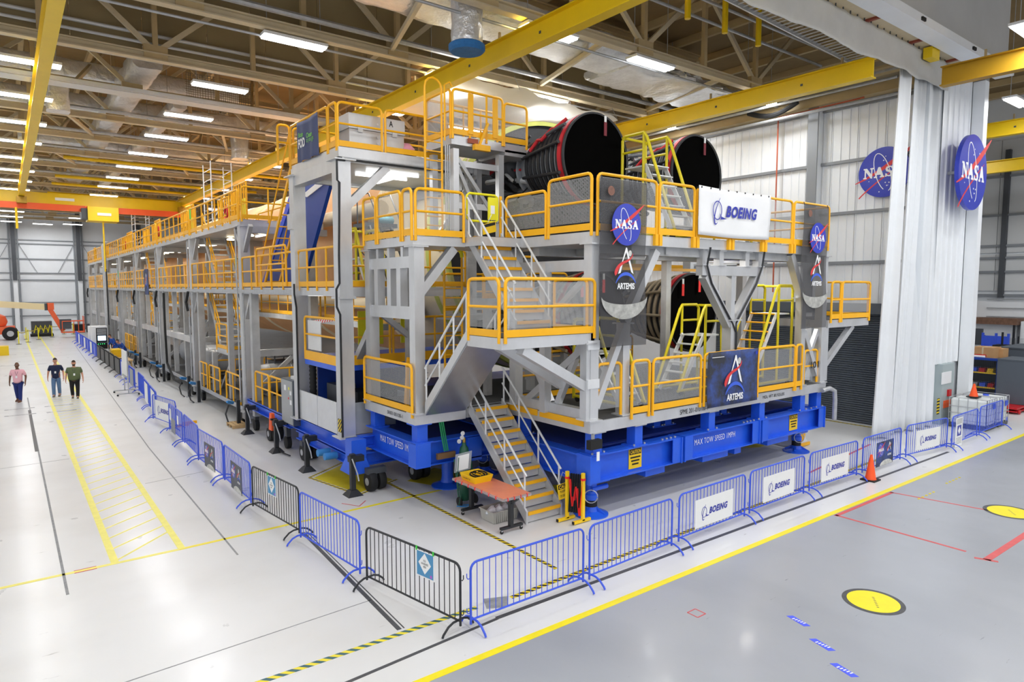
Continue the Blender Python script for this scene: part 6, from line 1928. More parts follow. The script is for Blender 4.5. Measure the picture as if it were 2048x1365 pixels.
# orange work table
s = thing('work_table', 'black wheeled work table with orange vinyl top beside the stairs', 'table', (8.3, 11.75, 0))
B('table_top', ORTAB, s, 7.95, 8.68, 10.72, 12.66, .80, .84)
B('vinyl_skirt', CLEARP, s, 7.93, 7.95, 10.72, 12.66, .79, .842)
B('vinyl_skirt', CLEARP, s, 7.95, 8.68, 10.70, 10.72, .79, .842)
for q in range(7):
    B('red_clip', REDB, s, 7.92, 7.96, 10.95 + .26 * q, 10.965 + .26 * q, .78, .85)
for q in range(4):
    B('red_clip', REDB, s, 8.05 + .17 * q, 8.065 + .17 * q, 10.69, 10.73, .78, .85)
for y in (10.95, 12.45):
    p = B('pedestal_leg', BLACK, s, 8.28, 8.36, y - .05, y + .05, .12, .8)
    B('foot_bar', BLACK, s, 8.05, 8.62, y - .04, y + .04, .09, .14)
    BM('leg_knee', BLACK, p, (8.32, y, .62), (8.32, y - .25 if y < 11 else y + .1, .79), .06, .05)
    for x in (8.08, 8.6):
        c = MB().lathe([(.015, 0), (.04, .005), (.04, .03), (.015, .035)], (x, y - .018, .04), (0, 1, 0), 12).build('caster', RUB, s)
        B('caster_fork', STEEL, c, x - .02, x + .02, y - .02, y + .02, .05, .09)
s = thing('yellow_tray', 'yellow tray of black cables lettered on its side on the work table', 'tray', (8.3, 12.3, .84))
b = MB()
x0, x1, y0, y1 = 8.08, 8.5, 11.95, 12.45
o_ = [(x0 - .04, y0 - .04, 1.0), (x1 + .04, y0 - .04, 1.0), (x1 + .04, y1 + .04, 1.0), (x0 - .04, y1 + .04, 1.0)]
i_ = [(x0, y0, .845), (x1, y0, .845), (x1, y1, .845), (x0, y1, .845)]
b.add(i_ + o_, [(0, 1, 2, 3), (0, 4, 5, 1), (1, 5, 6, 2), (2, 6, 7, 3), (3, 7, 4, 0)])
o = b.build('tray_body', SIGNY, s); o.modifiers.new('thickness', 'SOLIDIFY').thickness = .012
text('ctray', PBLK, s, frame((8.03, 12.2, .925), (0, -1, 0), (0, .0, 1)), 0, 0, .3, .05, .012)
for q in range(5):
    TB('black_cable', RUB, s, arcp((8.28 + .02 * q, 12.2 - .02 * q, .96 + .012 * q), .13 + .02 * (q % 2), q, q + 5.2, 14, (1, 0, 0), (0, 1.3, .1)), .012, 6)
s = thing('plastic_bin', 'grey ribbed plastic bin of crumpled film under the work table', 'bin', (8.55, 11.7, 0))
x0, x1, y0, y1, h = 8.28, 8.92, 11.52, 11.98, .26
b = MB()
b.add([(x0, y0, .01), (x1, y0, .01), (x1, y1, .01), (x0, y1, .01), (x0 - .03, y0 - .03, h), (x1 + .03, y0 - .03, h), (x1 + .03, y1 + .03, h), (x0 - .03, y1 + .03, h)], [(0, 3, 2, 1), (0, 1, 5, 4), (1, 2, 6, 5), (2, 3, 7, 6), (3, 0, 4, 7)])
o = b.build('bin_body', TOTE, s); o.modifiers.new('thickness', 'SOLIDIFY').thickness = .012
MB().tube([(x0 - .04, y0 - .04, h), (x1 + .04, y0 - .04, h), (x1 + .04, y1 + .04, h), (x0 - .04, y1 + .04, h)], .014, 6, True).build('bin_rim', TOTE, s)
_rb = MB().box(-.01, .01, -.012, .012, .02, .24).mesh('bin_rib', TOTE)
for q in range(12):
    put('bin_rib', _rb, s, loc=(x0 + .03 + .053 * q, y0 - .02, 0))
for q in range(3):
    MB().sheet(lambda u, v, q=q: (x0 + .12 + .18 * q + .14 * math.cos(u * 6.28) * math.sin(v * 3.14) * (1 + .25 * math.sin(9 * u + 7 * v + q)), 11.75 + .13 * math.sin(u * 6.28) * math.sin(v * 3.14), .2 + .12 * math.cos(v * 3.14) * (1 + .2 * math.sin(11 * u))), 12, 8).build('crumpled_film', PLAST, s)
s = thing('gas_cylinder_cart', 'green gas cylinder with brass regulator on a hand cart', 'gas cylinder', (8.45, 13.2, 0))
MB().lathe([(.115, 0), (.12, .02), (.12, 1.15), (.1, 1.27), (.05, 1.34), (.05, 1.4)], (8.55, 13.1, .1), (0, 0, 1), 20).build('cylinder', PGREEN, s)
MB().lathe([(.04, 0), (.045, .05), (.03, .12)], (8.55, 13.1, 1.5), (0, 0, 1), 12).build('valve', mat('brass', '#b0904a', .35, .8), s)
for dx, dz in ((-.12, .1), (-.2, .02), (-.1, .2)):
    MB().lathe([(.05, 0), (.055, .015), (.05, .03)], (8.55 + dx, 13.02, 1.55 + dz), (0, -1, 0), 14).build('gauge', ALUL, s)
fr = frame((8.42, 12.95, 1.08), (.75, -.45, .2), (.1, .0, 1))
MB().extr([(-.2, -.22), (.2, -.22), (.2, .22), (-.2, .22)], fr, 0, .006).build('plastic_sleeve', CLEARP, s)
MB().extr([(-.14, -.19), (.14, -.19), (.14, .17), (-.14, .17)], fr, .007, .010).build('document', BADGE, s)
for x in (8.3, 8.75):
    w = MB().lathe([(.03, 0), (.11, .01), (.12, .03), (.11, .05), (.03, .06)], (x, 12.98, .12), (1, 0, 0), 16).build('cart_wheel', RUB, s)
    TB('cart_frame', PGREEN, s, [(x + .03, 13.0, .12), (x + .03, 13.15, 1.0), (x + .03, 13.2, 1.1)], .02, 6)
TB('blue_strap', LBLUE, s, [(8.2, 12.9, .06), (8.4, 12.82, .03), (8.6, 12.86, .04), (8.4, 12.95, .03)], .015, 6)
TB('green_line', PGREEN, s, [(8.3, 12.95, 1.2), (8.22, 12.9, .7), (8.3, 12.88, .3), (8.2, 12.8, .1)], .012, 6)
# retractable safety gate
s = thing('expanding_gate', 'folded yellow expanding safety gate with red tapes by the stair foot', 'safety gate', (9.8, 10.6, 0))
for (x, y) in ((9.75, 10.75), (9.92, 10.42)):
    B('post', SIGNY, s, x - .035, x + .035, y - .03, y + .03, .05, 1.12)
    B('foot_tube', SIGNY, s, x - .28, x + .22, y - .03, y + .03, .02, .08)
    B('foot_cap', RUB, s, x - .30, x - .28, y - .03, y + .03, .02, .08)
    B('red_clamp', REDB, s, x - .042, x + .042, y - .036, y + .036, .95, 1.0)
for q in range(5):
    BM('lattice_slat', RUB, s, (9.77 + .025 * q, 10.70 - .05 * q, .2), (9.80 + .025 * q, 10.68 - .05 * q, 1.08), .012, .06)
for q, (za, zb) in enumerate(((.95, .35), (.35, .8), (.8, .15), (.15, .95))):
    BM('red_tape', REDB, s, (9.76 + .04 * q, 10.68 - .07 * q, za), (9.80 + .04 * q, 10.62 - .07 * q, zb), .01, .07)
# cones
def cone(label, x, y, z=0, h=.7):
    s = thing('traffic_cone', label, 'cone', (x, y, z))
    B('cone_base', RUB, s, x - .19, x + .19, y - .19, y + .19, z, z + .035)
    MB().lathe([(.15, .03), (.135, .06), (.03, h), (.012, h + .005)], (x, y, z), (0, 0, 1), 20).build('cone_body', CONE, s)
cone('orange traffic cone on the floor before the emblem poster', 18.35, 8.08)
cone('orange traffic cone standing on a white liquid tank', 28.5, 9.0, 1.12, .5)
# pallet wood under the walkway
s = thing('wood_pallet', 'small pale wooden pallet under the low walkway', 'pallet', (6.75, 25.6, 0))
for q in range(4):
    B('pallet_board', WOOD, s, 6.4 + .14 * q, 6.52 + .14 * q, 25.3, 26.2, .1, .125)
for y in (25.35, 25.75, 26.12):
    B('pallet_bearer', WOOD, s, 6.4, 6.96, y - .04, y + .04, 0, .1)
s = thing('yellow_stub', 'yellow wooden skid on the floor behind the company sign barrier', 'skid', (5.2, 27.6, 0))
for q in (0, .35):
    BM('skid_bar', YEL, s, (4.75 + q, 26.9 + q, .05), (5.25 + q, 27.0 + q, .05), .1, .1)
# drawbar wedge and white-boxed items far right of the stand
s = thing('wheel_step', 'yellow edged folding step beside the far blue jack', 'step', (20.4, 11.6, 0))
MB().hexa([(20.0, 11.2, .02), (20.9, 11.2, .02), (20.9, 12.0, .02), (20.0, 12.0, .02), (20.3, 11.5, .6), (20.8, 11.5, .6), (20.8, 11.9, .6), (20.3, 11.9, .6)]).build('step_body', ALUL, s)
B('step_nosing', YEL, s, 20.0, 20.9, 11.16, 11.2, .02, .12)
MB().lathe([(.2, 0), (.22, .03), (.2, .06)], (20.2, 11.12, .45), (0, -1, 0), 18).build('yellow_wheel', YEL, s)

# equipment rack with screen, yellow crates and a bench by the walkway
s = thing('equipment_rack', 'white wheeled equipment rack with a lit screen behind black barriers', 'equipment rack', (5.8, 62, 0))
B('rack_body', WHITE, s, 5.3, 6.35, 61.6, 62.9, .1, 2.1)
B('rack_opening', RUB, s, 5.55, 6.3, 61.56, 61.6, .3, 1.98)
B('rack_side', WHITE, s, 5.27, 5.3, 61.6, 62.9, .1, 2.1)
B('screen', SCREEN, s, 5.65, 6.2, 61.5, 61.56, .98, 1.36)
B('keyboard_shelf', DGREY, s, 5.6, 6.25, 61.2, 61.6, .8, .85)
for q in range(5):
    B('instrument', STEEL, s, 5.6, 6.25, 61.53, 61.56, 1.45 + .1 * q, 1.51 + .1 * q)
for q in range(4):
    B('indicator', LEDG, s, 5.65 + .14 * q, 5.69 + .14 * q, 61.53, 61.56, .68, .73)
B('rack_body_two', WHITE, s, 5.3, 6.2, 63.6, 65.2, .1, 2.0)
s = thing('yellow_crate', 'yellow plastic crate on the bench beside the equipment rack', 'crate', (5.7, 51.5, .5))
B('crate_body', SIGNY, s, 5.48, 6.0, 51.0, 52.2, .55, 1.05)
for z in (.65, .8, .95):
    B('crate_band', SIGNY, s, 5.45, 6.03, 50.97, 52.23, z, z + .05)
s = thing('packing_bench', 'low plywood bench under the yellow crate', 'bench', (5.8, 50.5, 0))
B('bench_top', WOOD, s, 5.35, 6.3, 48.2, 52.6, .5, .55)
for x in (5.45, 6.2):
    for y in (48.3, 52.4):
        B('bench_leg', WOOD, s, x - .04, x + .04, y - .04, y + .04, 0, .5)
B('tool_case', RUB, s, 5.5, 6.0, 48.6, 49.1, .55, .65)

# ================================================================ people
def skin_obj(name, verts, edges, radii, m, parent, lvl=2):
    me = bpy.data.meshes.new(name)
    me.from_pydata([tuple(v) for v in verts], edges, [])
    me.materials.append(m)
    o = put(name, me, parent, local=True)
    md = o.modifiers.new('skin', 'SKIN')
    md.use_smooth_shade = True
    sv = me.skin_vertices[0].data
    for i, r in enumerate(radii):
        sv[i].radius = r if isinstance(r, tuple) else (r, r)
        sv[i].use_root = (i == 0)
    sb = o.modifiers.new('smooth', 'SUBSURF'); sb.levels = lvl; sb.render_levels = lvl
    return o
def person(label, x, y, rz, hgt, shirt, pants, skin, hair, shoe, belly=1.0, stride=.16, bent=0.0, bald=False, beard=None, arms=None, longsleeve=False, bulk=1.0):
    """walks toward local -Y; local X is the figure's own left"""
    t = thing('person', label, 'person', (x, y, 0), rz)
    k = hgt / 1.78
    def V(a, b, c):
        if bent and c > .95:
            dz = c - .95
            b2 = b - math.sin(bent) * dz; c2 = .95 + math.cos(bent) * dz
            b, c = b2 + (b if False else 0), c2
        return Vector((a, b, c)) * k
    nv, ne, nr = [], [], []
    def add(p, r, prev=None):
        nv.append(p); nr.append(r if isinstance(r, tuple) else (r, r))
        if prev is not None:
            ne.append((prev, len(nv) - 1))
        return len(nv) - 1
    pel = add(V(0, 0, .96), (.145 * belly, .105 * belly))
    wa = add(V(0, -.02 * belly, 1.13), (.145 * belly, .105 * belly), pel)
    ch = add(V(0, 0, 1.33), (.165 * bulk, .11 * bulk), wa)
    nk0 = add(V(0, .0, 1.46), (.075, .07), ch)
    nk = add(V(0, -.01, 1.53), .055, nk0)
    h0 = add(V(0, -.03, 1.585), (.062, .075), nk)
    h1 = add(V(0, -.02, 1.66), (.078, .098), h0)
    h2 = add(V(0, -.01, 1.735), (.068, .085), h1)
    J = {}
    for s in (-1, 1):
        ar = (arms or {}).get(s, (.04 * s, -.06 * s))
        sh = add(V(s * .185 * bulk, 0, 1.385), .062 * bulk, ch)
        el = add(V(s * (.10 + .17 * bulk), .03 + ar[0], 1.14), .046, sh)
        wr = add(V(s * (.12 + .18 * bulk), -.06 + ar[1], .90), .031, el)
        pa = add(V(s * (.12 + .18 * bulk), -.08 + ar[1], .83), (.022, .040), wr)
        J[s] = (sh, el, wr, pa)
        for f, (dy, ln, dx) in enumerate(((-.032, .075, 0), (-.011, .088, 0), (.011, .082, 0), (.03, .062, 0))):
            q1 = add(nv[pa] + Vector((s * .004, dy * k, -.045 * k)), .0095, pa)
            q2 = add(nv[q1] + Vector((-s * .012, -.006, -ln * .5 * k)), .0085, q1)
            add(nv[q2] + Vector((-s * .02, -.008, -ln * .35 * k)), .0075, q2)
        th = add(nv[wr] + Vector((-s * .012, -.035, -.045)) * k, .0105, wr)
        add(nv[th] + Vector((-s * .012, -.022, -.045)) * k, .009, th)
        fs = s * stride
        hp = add(V(s * .085 * belly ** .4, 0, .84), .09 * belly ** .4, pel)
        kn = add(V(s * .10 * belly ** .4, -fs * .55 - .02, .50), .062, hp)
        an = add(V(s * .10, -fs + (.05 if fs < 0 else 0), .10 + (.05 if fs < 0 else 0)), .042, kn)
        to = add(V(s * .105, -fs - .13, .045 + (.0 if fs < 0 else 0)), (.042, .03), an)
        J[s] += (hp, kn, an, to)
    body = skin_obj('body', nv, ne, nr, skin, t, 1)
    # head: a proper ovoid with brow, nose, mouth, ears
    hc = V(0, -.02, 1.655)
    hd = MB()
    n, m = 16, 12
    vs, fs_ = [], []
    for i in range(m + 1):
        ph = math.pi * i / m
        for j in range(n):
            a = 2 * math.pi * j / n
            rx, ry, rz_ = .082, .104, .13
            jaw = 1 - .22 * max(0, -math.cos(ph)) ** 1.5
            p = Vector((rx * math.sin(ph) * math.cos(a) * jaw, ry * math.sin(ph) * math.sin(a) * jaw, rz_ * math.cos(ph)))
            if -2.0 < a - 2 * math.pi < -1.1 or (a > 4.3 and a < 5.1):
                if abs(a - 4.71) < .25 and 1.45 < ph < 1.95:
                    p.y -= .022
                if abs(a - 4.71) > .3 and 1.3 < ph < 1.6:
                    p.y += .008
            vs.append(hc + p * k)
    for i in range(m):
        for j in range(n):
            fs_.append((i * n + j, i * n + (j + 1) % n, (i + 1) * n + (j + 1) % n, (i + 1) * n + j))
    hd.add(vs, fs_); hd.sm = True
    head = hd.build('head', skin, t, local=True)
    for s in (-1, 1):
        MB().lathe([(.004, 0), (.011, .004), (.004, .008)], hc + Vector((s * .03, -.099, .012)) * k, (0, -1, 0), 8).build('eye', PBLK, head, local=True)
        MB().lathe([(.008, 0), (.024, .006), (.02, .018), (.006, .022)], hc + Vector((s * .076, .005, -.005)) * k, (s, 0, 0), 8).build('ear', skin, head, local=True)
    MB().box(*(lambda c: (c.x - .022, c.x + .022, c.y - .003, c.y + .003, c.z - .004, c.z + .004))(hc + Vector((0, -.096, -.06)) * k)).build('mouth', MAROON, head, local=True)
    if not bald:
        MB().sheet(lambda u, v: tuple(hc + Vector((.089 * math.cos(u * 6.2832) * math.sin(v * (1.25 + .55 * max(0, math.sin(u * 6.2832)))), .111 * math.sin(u * 6.2832) * math.sin(v * (1.25 + .55 * max(0, math.sin(u * 6.2832)))) + .004, .008 + .140 * math.cos(v * (1.25 + .55 * max(0, math.sin(u * 6.2832)))))) * k), 18, 8).build('hair', hair, t, local=True)
    else:
        MB().tube([hc + Vector((-.075, -.02, .015)) * k, hc + Vector((-.03, -.10, .015)) * k, hc + Vector((.03, -.10, .015)) * k, hc + Vector((.075, -.02, .015)) * k], .008, 6).build('eyeglasses', ALUL, t, local=True)
    if beard:
        MB().sheet(lambda u, v: tuple(hc + Vector((.068 * math.cos(math.pi + u * math.pi) * (1 - .2 * v), .104 * math.sin(math.pi + u * math.pi) * (1 - .15 * v) - .006, -.045 - .075 * v)) * k), 12, 6).build('beard', beard, t, local=True)
    # shirt and trousers follow the same skeleton, a little fuller
    sv, se, sr = [], [], []
    def cp(lst, i, f, e=None):
        lst[0].append(nv[i]); r = nr[i]; lst[1].append((r[0] * f + .012, r[1] * f + .012))
        return len(lst[0]) - 1
    S = ([], [])
    E_ = []
    a = cp(S, ch, 1.10); b_ = cp(S, wa, 1.16 * (belly ** .3)); c_ = cp(S, pel, 1.22)
    S[0][c_] = V(0, 0, .95)
    c2 = cp(S, pel, 1.2); S[0][c2] = V(0, 0, .81)
    d_ = cp(S, nk0, 1.3); S[0][d_] = V(0, .01, 1.445)
    E_ += [(a, b_), (b_, c_), (c_, c2), (a, d_)]
    for s in (-1, 1):
        e1 = cp(S, J[s][0], 1.18)
        S[0].append(nv[J[s][0]].lerp(nv[J[s][1]], .85)); S[1].append((.066, .066)); e2 = len(S[0]) - 1
        E_ += [(a, e1), (e1, e2)]
        if longsleeve:
            e3 = cp(S, J[s][1], 1.2); e4 = cp(S, J[s][2], 1.2)
            E_ += [(e2, e3), (e3, e4)]
    skin_obj('shirt', S[0], E_, S[1], shirt, t, 1)
    S = ([], []); E_ = []
    p0 = cp(S, pel, .9); S[0][p0] = V(0, 0, .94)
    for s in (-1, 1):
        q = [cp(S, J[s][4], 1.15), cp(S, J[s][5], 1.22), cp(S, J[s][6], 1.5)]
        S[0][q[2]] = S[0][q[2]] + Vector((0, 0, -.075 * k))
        E_ += [(p0, q[0]), (q[0], q[1]), (q[1], q[2])]
    skin_obj('trousers', S[0], E_, S[1], pants, t, 1)
    for s in (-1, 1):
        an, to = nv[J[s][6]], nv[J[s][7]]
        zb = max(0, an.z - .10 * k)
        MB().hexa([Vector((an.x - .045, to.y - .05, .002)), Vector((an.x + .045, to.y - .05, .002)), Vector((an.x + .042, an.y + .07, .002 + zb)), Vector((an.x - .042, an.y + .07, .002 + zb)),
                   Vector((an.x - .04, to.y - .045, .05)), Vector((an.x + .04, to.y - .045, .05)), Vector((an.x + .04, an.y + .065, .10 + zb)), Vector((an.x - .04, an.y + .065, .10 + zb))]).build('shoe', shoe, t, local=True)
    if not bent:
        fy = -.135 * belly ** .6 - .02
        TB('lanyard', NAVYC, t, [V(-.07, .02, 1.49), V(-.05, fy * .75, 1.36), V(.01, fy, 1.2), V(.05, fy * .75, 1.36), V(.07, .02, 1.49)], .006, 5, local=True)
        c = V(.01, fy - .01, 1.14)
        B('badge', BADGE, t, c.x - .035, c.x + .035, c.y - .006, c.y + .006, c.z - .05, c.z + .05, local=True)
    return t
person('person in a pink polo shirt and navy trousers walking down the hall', .26, 37.4, -.35, 1.80, PINK, NAVYT, SKIND, HAIR, SHOE, 1.1, .15, bulk=1.12, bald=True, beard=SKIND)
person('person in a navy polo shirt and blue jeans looking sideways', 1.72, 38.1, -.2, 1.84, NAVYC, DENIM, SKINL, HAIR, SHOEG, 1.05, -.06, bulk=1.08)
person('person in an olive shirt and black trousers with a beard', 2.38, 37.0, -.1, 1.78, OLIVE, BLKC, SKINL, HAIR, SHOEG, 1.45, .08, bulk=1.25, beard=HAIR)
person('worker in blue coveralls bending over the bench, nearer of two', 6.45, 53.6, -1.0, 1.75, BLUEC, BLUEC, SKINL, HAIR, RUB, 1.1, .04, bent=.75, longsleeve=True, arms={-1: (-.12, -.3), 1: (-.12, -.3)})
person('worker in blue coveralls behind the other at the equipment rack', 6.35, 57.5, -1.2, 1.78, BLUEC, BLUEC, SKINL, HAIR, RUB, 1.05, .04, bent=.5, longsleeve=True, arms={-1: (-.1, -.26), 1: (-.1, -.26)})

# ================================================================ far end: boom lift, stanchions
s = thing('boom_lift', 'orange boom lift with a cream telescopic arm parked by the end wall', 'boom lift', (0, 82, 0))
B('chassis', LORANGE, s, -4.2, .6, 81.5, 83.6, .6, 1.35)
MB().lathe([(.5, 0), (.9, .1), (1.05, .5), (.9, 1.05), (.5, 1.25)], (-1.0, 82.6, 1.3), (0, 0, 1), 24).build('counterweight', LORANGE, s)
B('turret', LORANGE, s, -3.2, -.7, 82, 83.2, 1.3, 2.3)
for x in (.2, -3.2):
    for y in (81.3, 83.6):
        w = MB().lathe([(.3, 0), (.62, .04), (.66, .12), (.66, .34), (.62, .42), (.3, .46)], (x, y, .66), (0, 1, 0), 28).build('tyre', RUB, s)
        MB().lathe([(.28, -.01), (.3, .05), (.1, .08)], (x, y, .66), (0, 1, 0), 20).build('hub', STEEL, w)
BM('boom_arm', LCREAM, s, (-4.5, 82.6, 3.9), (3.2, 82.8, 3.2), .45, .62)
B('arm_collar', DGREY, s, 3.1, 3.35, 82.55, 83.05, 2.85, 3.55)
BM('jib', LORANGE, s, (3.4, 82.8, 3.3), (4.6, 82.8, .7), .3, .42)
B('knuckle', LORANGE, s, 3.3, 3.9, 82.55, 83.05, 2.9, 3.6)
B('basket_floor', LORANGE, s, 4.4, 6.4, 82.2, 83.4, .5, .6)
MB().tube([(4.5, 82.2, 1.7), (6.4, 82.2, 1.7), (6.4, 83.4, 1.7), (4.5, 83.4, 1.7)], .04, 6, True).build('basket_rail', LORANGE, s)
for x, y in ((4.5, 82.2), (6.4, 82.2), (6.4, 83.4), (4.5, 83.4), (5.5, 82.2), (5.9, 82.2)):
    TB('basket_post', LORANGE, s, [(x, y, .5), (x, y, 1.7 if x < 6 else 2.2)], .035, 6)
B('control_panel', DGREY, s, 4.3, 5.3, 82.3, 83.2, .9, 1.9)
o = thing('generator_set', 'dark grey machine with yellow hoses behind the stanchions', 'machine', (3, 86, 0))
B('machine_body', DGREY, o, 2.0, 3.8, 86, 87.2, .25, 1.6)
B('machine_base', RUB, o, 1.9, 3.9, 85.9, 87.3, .02, .25)
for q in range(4):
    TB('yellow_hose', LEMON, o, [(2.2 + .4 * q, 85.95, .4), (2.4 + .4 * q, 85.9, 1.2), (2.6 + .4 * q, 85.95, .6)], .05, 6)
ST = [(.76, 75.3), (1.51, 77.6), (2.41, 80.9), (3.68, 84.3), (5.0, 89), (5.8, 88.2), (1.45, 82.0)]
for k, (x, y) in enumerate(ST):
    s = thing('stanchion', 'yellow stanchion with a weighted foot, %s counted from the walkway' % _ord[k], 'stanchion', (x, y, 0), group='yellow stanchions')
    MB().lathe([(.22, 0), (.22, .03), (.05, .05)], (x, y, 0), (0, 0, 1), 18).build('foot', DGREY, s)
    MB().lathe([(.045, .04), (.045, 1.15), (.06, 1.16), (.06, 1.2)], (x, y, 0), (0, 0, 1), 12).build('post', LEMON, s)
for k, (a, b) in enumerate(((0, 1), (1, 2), (2, 3), (3, 4), (4, 5))):
    p, q = ST[a], ST[b]
    tag(MB().tube([(p[0] + (q[0] - p[0]) * i / 8, p[1] + (q[1] - p[1]) * i / 8, 1.1 - .12 * math.sin(math.pi * i / 8)) for i in range(9)], .035, 6).build('barrier_tape', stripes('tape_stripe%d' % k, '#e8d21c', '#1c1c1c', .5, .6)), 'yellow and black tape strung between stanchions, %s span' % _ord[k], 'tape', 'tape between stanchions')
tag(B('yellow_box', CRANE, None, -.9, .0, 63.5, 64.6, 0, .7), 'yellow box at the edge of the picture on the hall floor', 'box')
for k in range(3):
    s = thing('storage_crate', 'dark crate by the far wall, %s counted from the machine' % _ord[k], 'crate', (6.5 + 1.3 * k, 91, 0), group='dark crates by the end wall')
    B('crate_body', RUB if k != 1 else DGREY, s, 6.0 + 1.3 * k, 7.1 + 1.3 * k, 90.5, 91.6, 0, .9)
    B('crate_lid', DGREY, s, 5.97 + 1.3 * k, 7.13 + 1.3 * k, 90.47, 91.63, .9, .98)

# ================================================================ neighbouring bay seen past the partition
s = thing('caged_shelving', 'blue framed shelving cage filled with small bins beyond the tanks', 'shelving', (34, 10, 0))
X0, X1, YA, YB2 = 34.2, 36.2, 9.95, 13.5
for x in (X0, X1):
    for y in (YA, YB2):
        B('cage_post', NAVY, s, x - .05, x + .05, y - .05, y + .05, 0, 2.05)
for z, m in ((.15, DGREY), (.75, SIGNY), (1.4, SIGNY), (2.0, DGREY)):
    B('shelf_board', DGREY, s, X0, X1, YA, YB2, z, z + .05)
    B('shelf_edge', m, s, X0 - .03, X0, YA, YB2, z - .0, z + .06)
    B('shelf_edge', m, s, X0, X1, YA - .03, YA, z - .0, z + .06)
B('cage_back', DGREY, s, X1 - .02, X1, YA, YB2, 0, 2.05)
MB().add([(X0 - .06, YA, .1), (X0 - .06, YB2, .1), (X0 - .06, YB2, 2.05), (X0 - .06, YA, 2.05)], [(0, 1, 2, 3)]).build('cage_mesh', MESHW, s)
MB().add([(X0, YA - .06, .1), (X1, YA - .06, .1), (X1, YA - .06, 2.05), (X0, YA - .06, 2.05)], [(0, 1, 2, 3)]).build('cage_mesh', MESHW, s)
B('blue_tarp_roll', NAVY, s, X0 - .08, X0 + .1, YA, YB2, 2.0, 2.1)
for k in range(12):
    y = 10.15 + .26 * (k // 3) * 1.2 + .05 * (k % 3); z = (.2, .8, 1.45)[k % 3]
    g = thing('parts_bin', 'small %s parts bin on the %s caged shelf, %s along' % (('blue', 'red', 'yellow', 'grey')[k % 4], ('bottom', 'middle', 'top')[k % 3], _ord[k // 3]), 'bin', (34.5, y, z), group='bins in the cage')
    m = (BBLUE, REDP, SIGNY, STEEL)[k % 4]
    B('bin_body', m, g, 34.25, 34.85, y - .11, y + .11, z, z + .18)
    B('bin_lip', m, g, 34.2, 34.25, y - .11, y + .11, z, z + .1)
s = thing('slate_cabinet', 'tall slate grey metal cabinet beside the caged shelving', 'cabinet', (34.2, 9.2, 0))
B('cabinet_body', CABG, s, 33.6, 35.4, 8.75, 9.8, .28, 2.12)
B('cabinet_top', CABG, s, 33.58, 35.42, 8.73, 9.82, 2.12, 2.15)
B('paper_sheet', BADGE, s, 34.2, 34.6, 8.72, 8.75, 1.3, 1.75)
s = thing('slate_cabinet', 'second slate grey cabinet partly behind the first at the frame edge', 'cabinet', (37, 10, 0))
B('cabinet_body', CABG, s, 36.6, 39.5, 9.0, 10.6, .02, 2.4)
B('cabinet_top', CABG, s, 36.55, 39.55, 8.95, 10.65, 2.4, 2.45)
s = thing('pallet_truck', 'red low lift trolley under the slate cabinet', 'trolley', (33.5, 8.9, 0))
B('trolley_frame', REDP, s, 32.6, 35.4, 8.75, 9.8, .2, .27)
B('trolley_frame_lower', REDP, s, 32.6, 33.9, 8.75, 9.6, .08, .13)
for x in (32.8, 33.6, 35.2):
    MB().lathe([(.03, 0), (.09, .01), (.09, .06), (.03, .07)], (x, 8.75, .1), (0, -1, 0), 14).build('wheel', REDP, s)
BM('scissor_arm', REDP, s, (32.8, 8.85, .12), (33.8, 8.85, .22), .05, .05)
def ibc(label, x, y):
    s = thing('liquid_tank', label, 'tank', (x, y, 0))
    B('pallet_base', DGREY, s, x - .5, x + .5, y - .6, y + .6, 0.02, .14)
    o = B('tank_body', mat('milky_plastic_%d' % int(x * 10), '#e3e9ea', .35), s, x - .47, x + .47, y - .57, y + .57, .15, 1.08)
    o.modifiers.new('round', 'BEVEL').width = .05
    for q in range(5):
        TB('cage_bar', STEEL, s, [(x - .5 + .25 * q, y - .6, .14), (x - .5 + .25 * q, y - .6, 1.12)], .012, 5)
        TB('cage_bar', STEEL, s, [(x - .5, y - .6 + .3 * q, .14), (x - .5, y - .6 + .3 * q, 1.12)], .012, 5)
    for z in (.3, .55, .8, 1.12):
        MB().tube([(x - .5, y - .6, z), (x + .5, y - .6, z), (x + .5, y + .6, z), (x - .5, y + .6, z)], .012, 5, True).build('cage_hoop', STEEL, s)
    MB().lathe([(.1, 0), (.1, .05)], (x, y, 1.08), (0, 0, 1), 16).build('tank_lid', BBLUE if x > 29 else BLACK, s)
    B('tank_label', BBLUE, s, x + .1, x + .35, y - .62, y - .60, .75, .95)
ibc('white caged liquid tank carrying the orange cone', 28.4, 8.98)
ibc('white caged liquid tank beside the one with the cone', 29.6, 8.95)
s = thing('yellow_pump', 'small blue and red pump on the floor before the white tanks', 'pump', (30.3, 8.5, 0))
B('pump_base', BBLUE, s, 30.0, 30.5, 8.45, 8.6, .02, .25)
MB().lathe([(.06, 0), (.08, .1), (.05, .3)], (30.2, 8.52, .25), (0, 0, 1), 12).build('pump_body', REDP, s)
for k, (x, y, w, d, z, h, m, c) in enumerate(((35.0, 10.65, 1.0, .8, 2.05, .48, CARD, 'brown cardboard box on the caged shelving'), (35.6, 10.4, .7, .6, 2.05, .4, CARD, 'smaller brown cardboard box behind the other on the shelving'), (35.2, 11.7, .08, 1.0, 2.05, .7, mat('grey_board', '#9a948e', .7), 'grey board standing on the caged shelving'))):
    s = thing('storage_box', c, 'box', (x, y, z))
    B('box_body', m, s, x - w / 2, x + w / 2, y - d / 2, y + d / 2, z, z + h)
    B('box_tape', TANL, s, x - w / 2 - .005, x + w / 2 + .005, y - .03, y + .03, z, z + h + .005)
s = thing('rolled_sheet', 'red and white rolled sheets lying on the caged shelving', 'roll', (34.6, 11.0, 2.05))
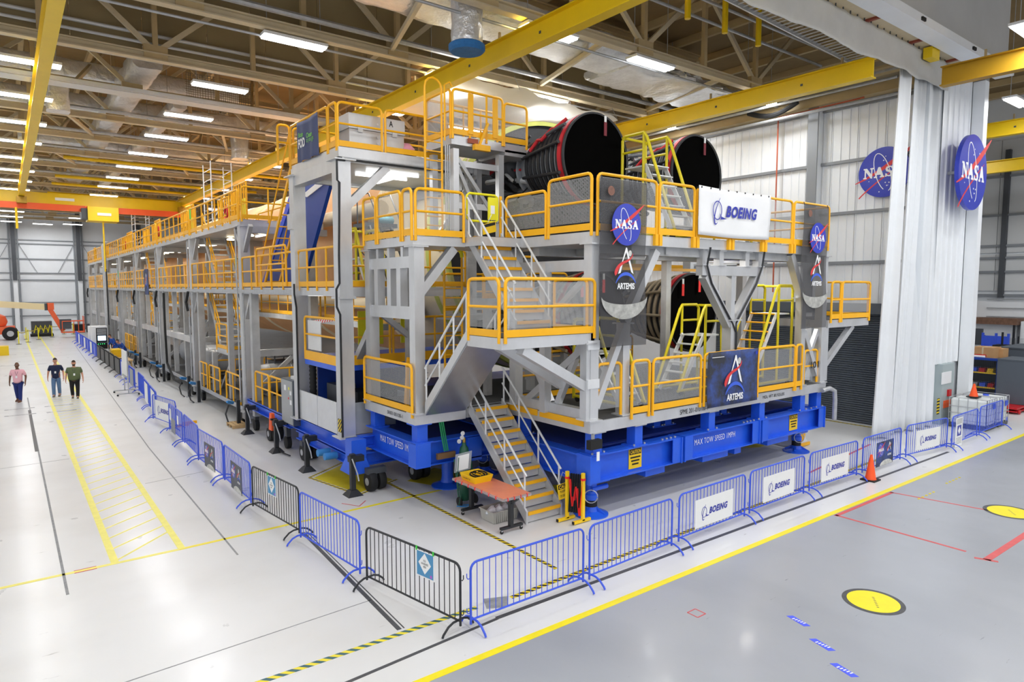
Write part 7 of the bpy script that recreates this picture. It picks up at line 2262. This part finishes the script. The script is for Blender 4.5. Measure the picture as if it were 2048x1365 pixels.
for q in range(4):
    MB().tube([(34.35 + .1 * q, 10.5, 2.12 + .04 * (q % 2)), (34.35 + .1 * q, 12.0, 2.12)], .06, 8).build('sheet_roll', REDP if q % 2 else WHITE, s)
s = thing('blue_partition_screen', 'bright blue partition screen far behind the shelving', 'screen', (42, 12.4, 0))
B('screen_panel', BBLUE, s, 42, 42.08, 11.85, 13.0, .6, 2.6)
for y in (11.85, 12.4, 13.0):
    B('screen_post', BBLUE, s, 41.98, 42.1, y - .05, y + .05, 0, 2.75)
s = thing('notice_case', 'brown and grey notice case far behind the shelving', 'case', (43, 13.9, 0))
B('case_body', DGREY, s, 43, 43.2, 13.35, 14.3, 2.0, 2.9)
B('case_face', CARD, s, 42.97, 43.0, 13.85, 14.25, 2.1, 2.8)
B('case_leg', DGREY, s, 43, 43.2, 13.8, 13.9, 0, 2.0)
s = thing('yellow_press', 'small yellow machine with black top behind the shelving', 'machine', (40.5, 11.7, 0))
B('machine_body', CRANE, s, 40.3, 41.0, 11.5, 11.95, .02, 1.9)
B('machine_head', RUB, s, 40.2, 41.1, 11.45, 12.0, 1.9, 2.25)
TB('machine_mast', RUB, s, [(40.6, 11.7, 2.25), (40.6, 11.7, 2.9)], .05, 8)
s = thing('wire_fence', 'dark wire fence in front of the far wall', 'fence', (44.2, 8, 0))
for q in range(9):
    B('fence_post', BLACK, s, 44.17, 44.23, 4 + 1.6 * q - .03, 4 + 1.6 * q + .03, 0, 2.5)
MB().add([(44.2, 4, .1), (44.2, 16.8, .1), (44.2, 16.8, 2.4), (44.2, 4, 2.4)], [(0, 1, 2, 3)]).build('fence_mesh', MESHW, s)
s = thing('roof_shed', 'low white office shed with cluttered brown roof in the far bay', 'shed', (45, 9, 0))
B('shed_wall', PANEL, s, 45.0, 45.6, 12.4, 18, 0, 3.1)
B('shed_roof', mat('cluttered_brown', '#7a5b49', .8, 0, .3, 6), s, 44.5, 45.7, 12.2, 18, 3.1, 3.45)
B('shed_post', BLACK, s, 44.6, 44.7, 12.3, 12.4, 0, 3.1)
B('shed_window', CABG, s, 44.97, 45.0, 11.2, 11.8, 1.5, 2.9)
B('shed_wall', PANEL, s, 45.0, 45.6, 5, 12.15, 0, 3.3)
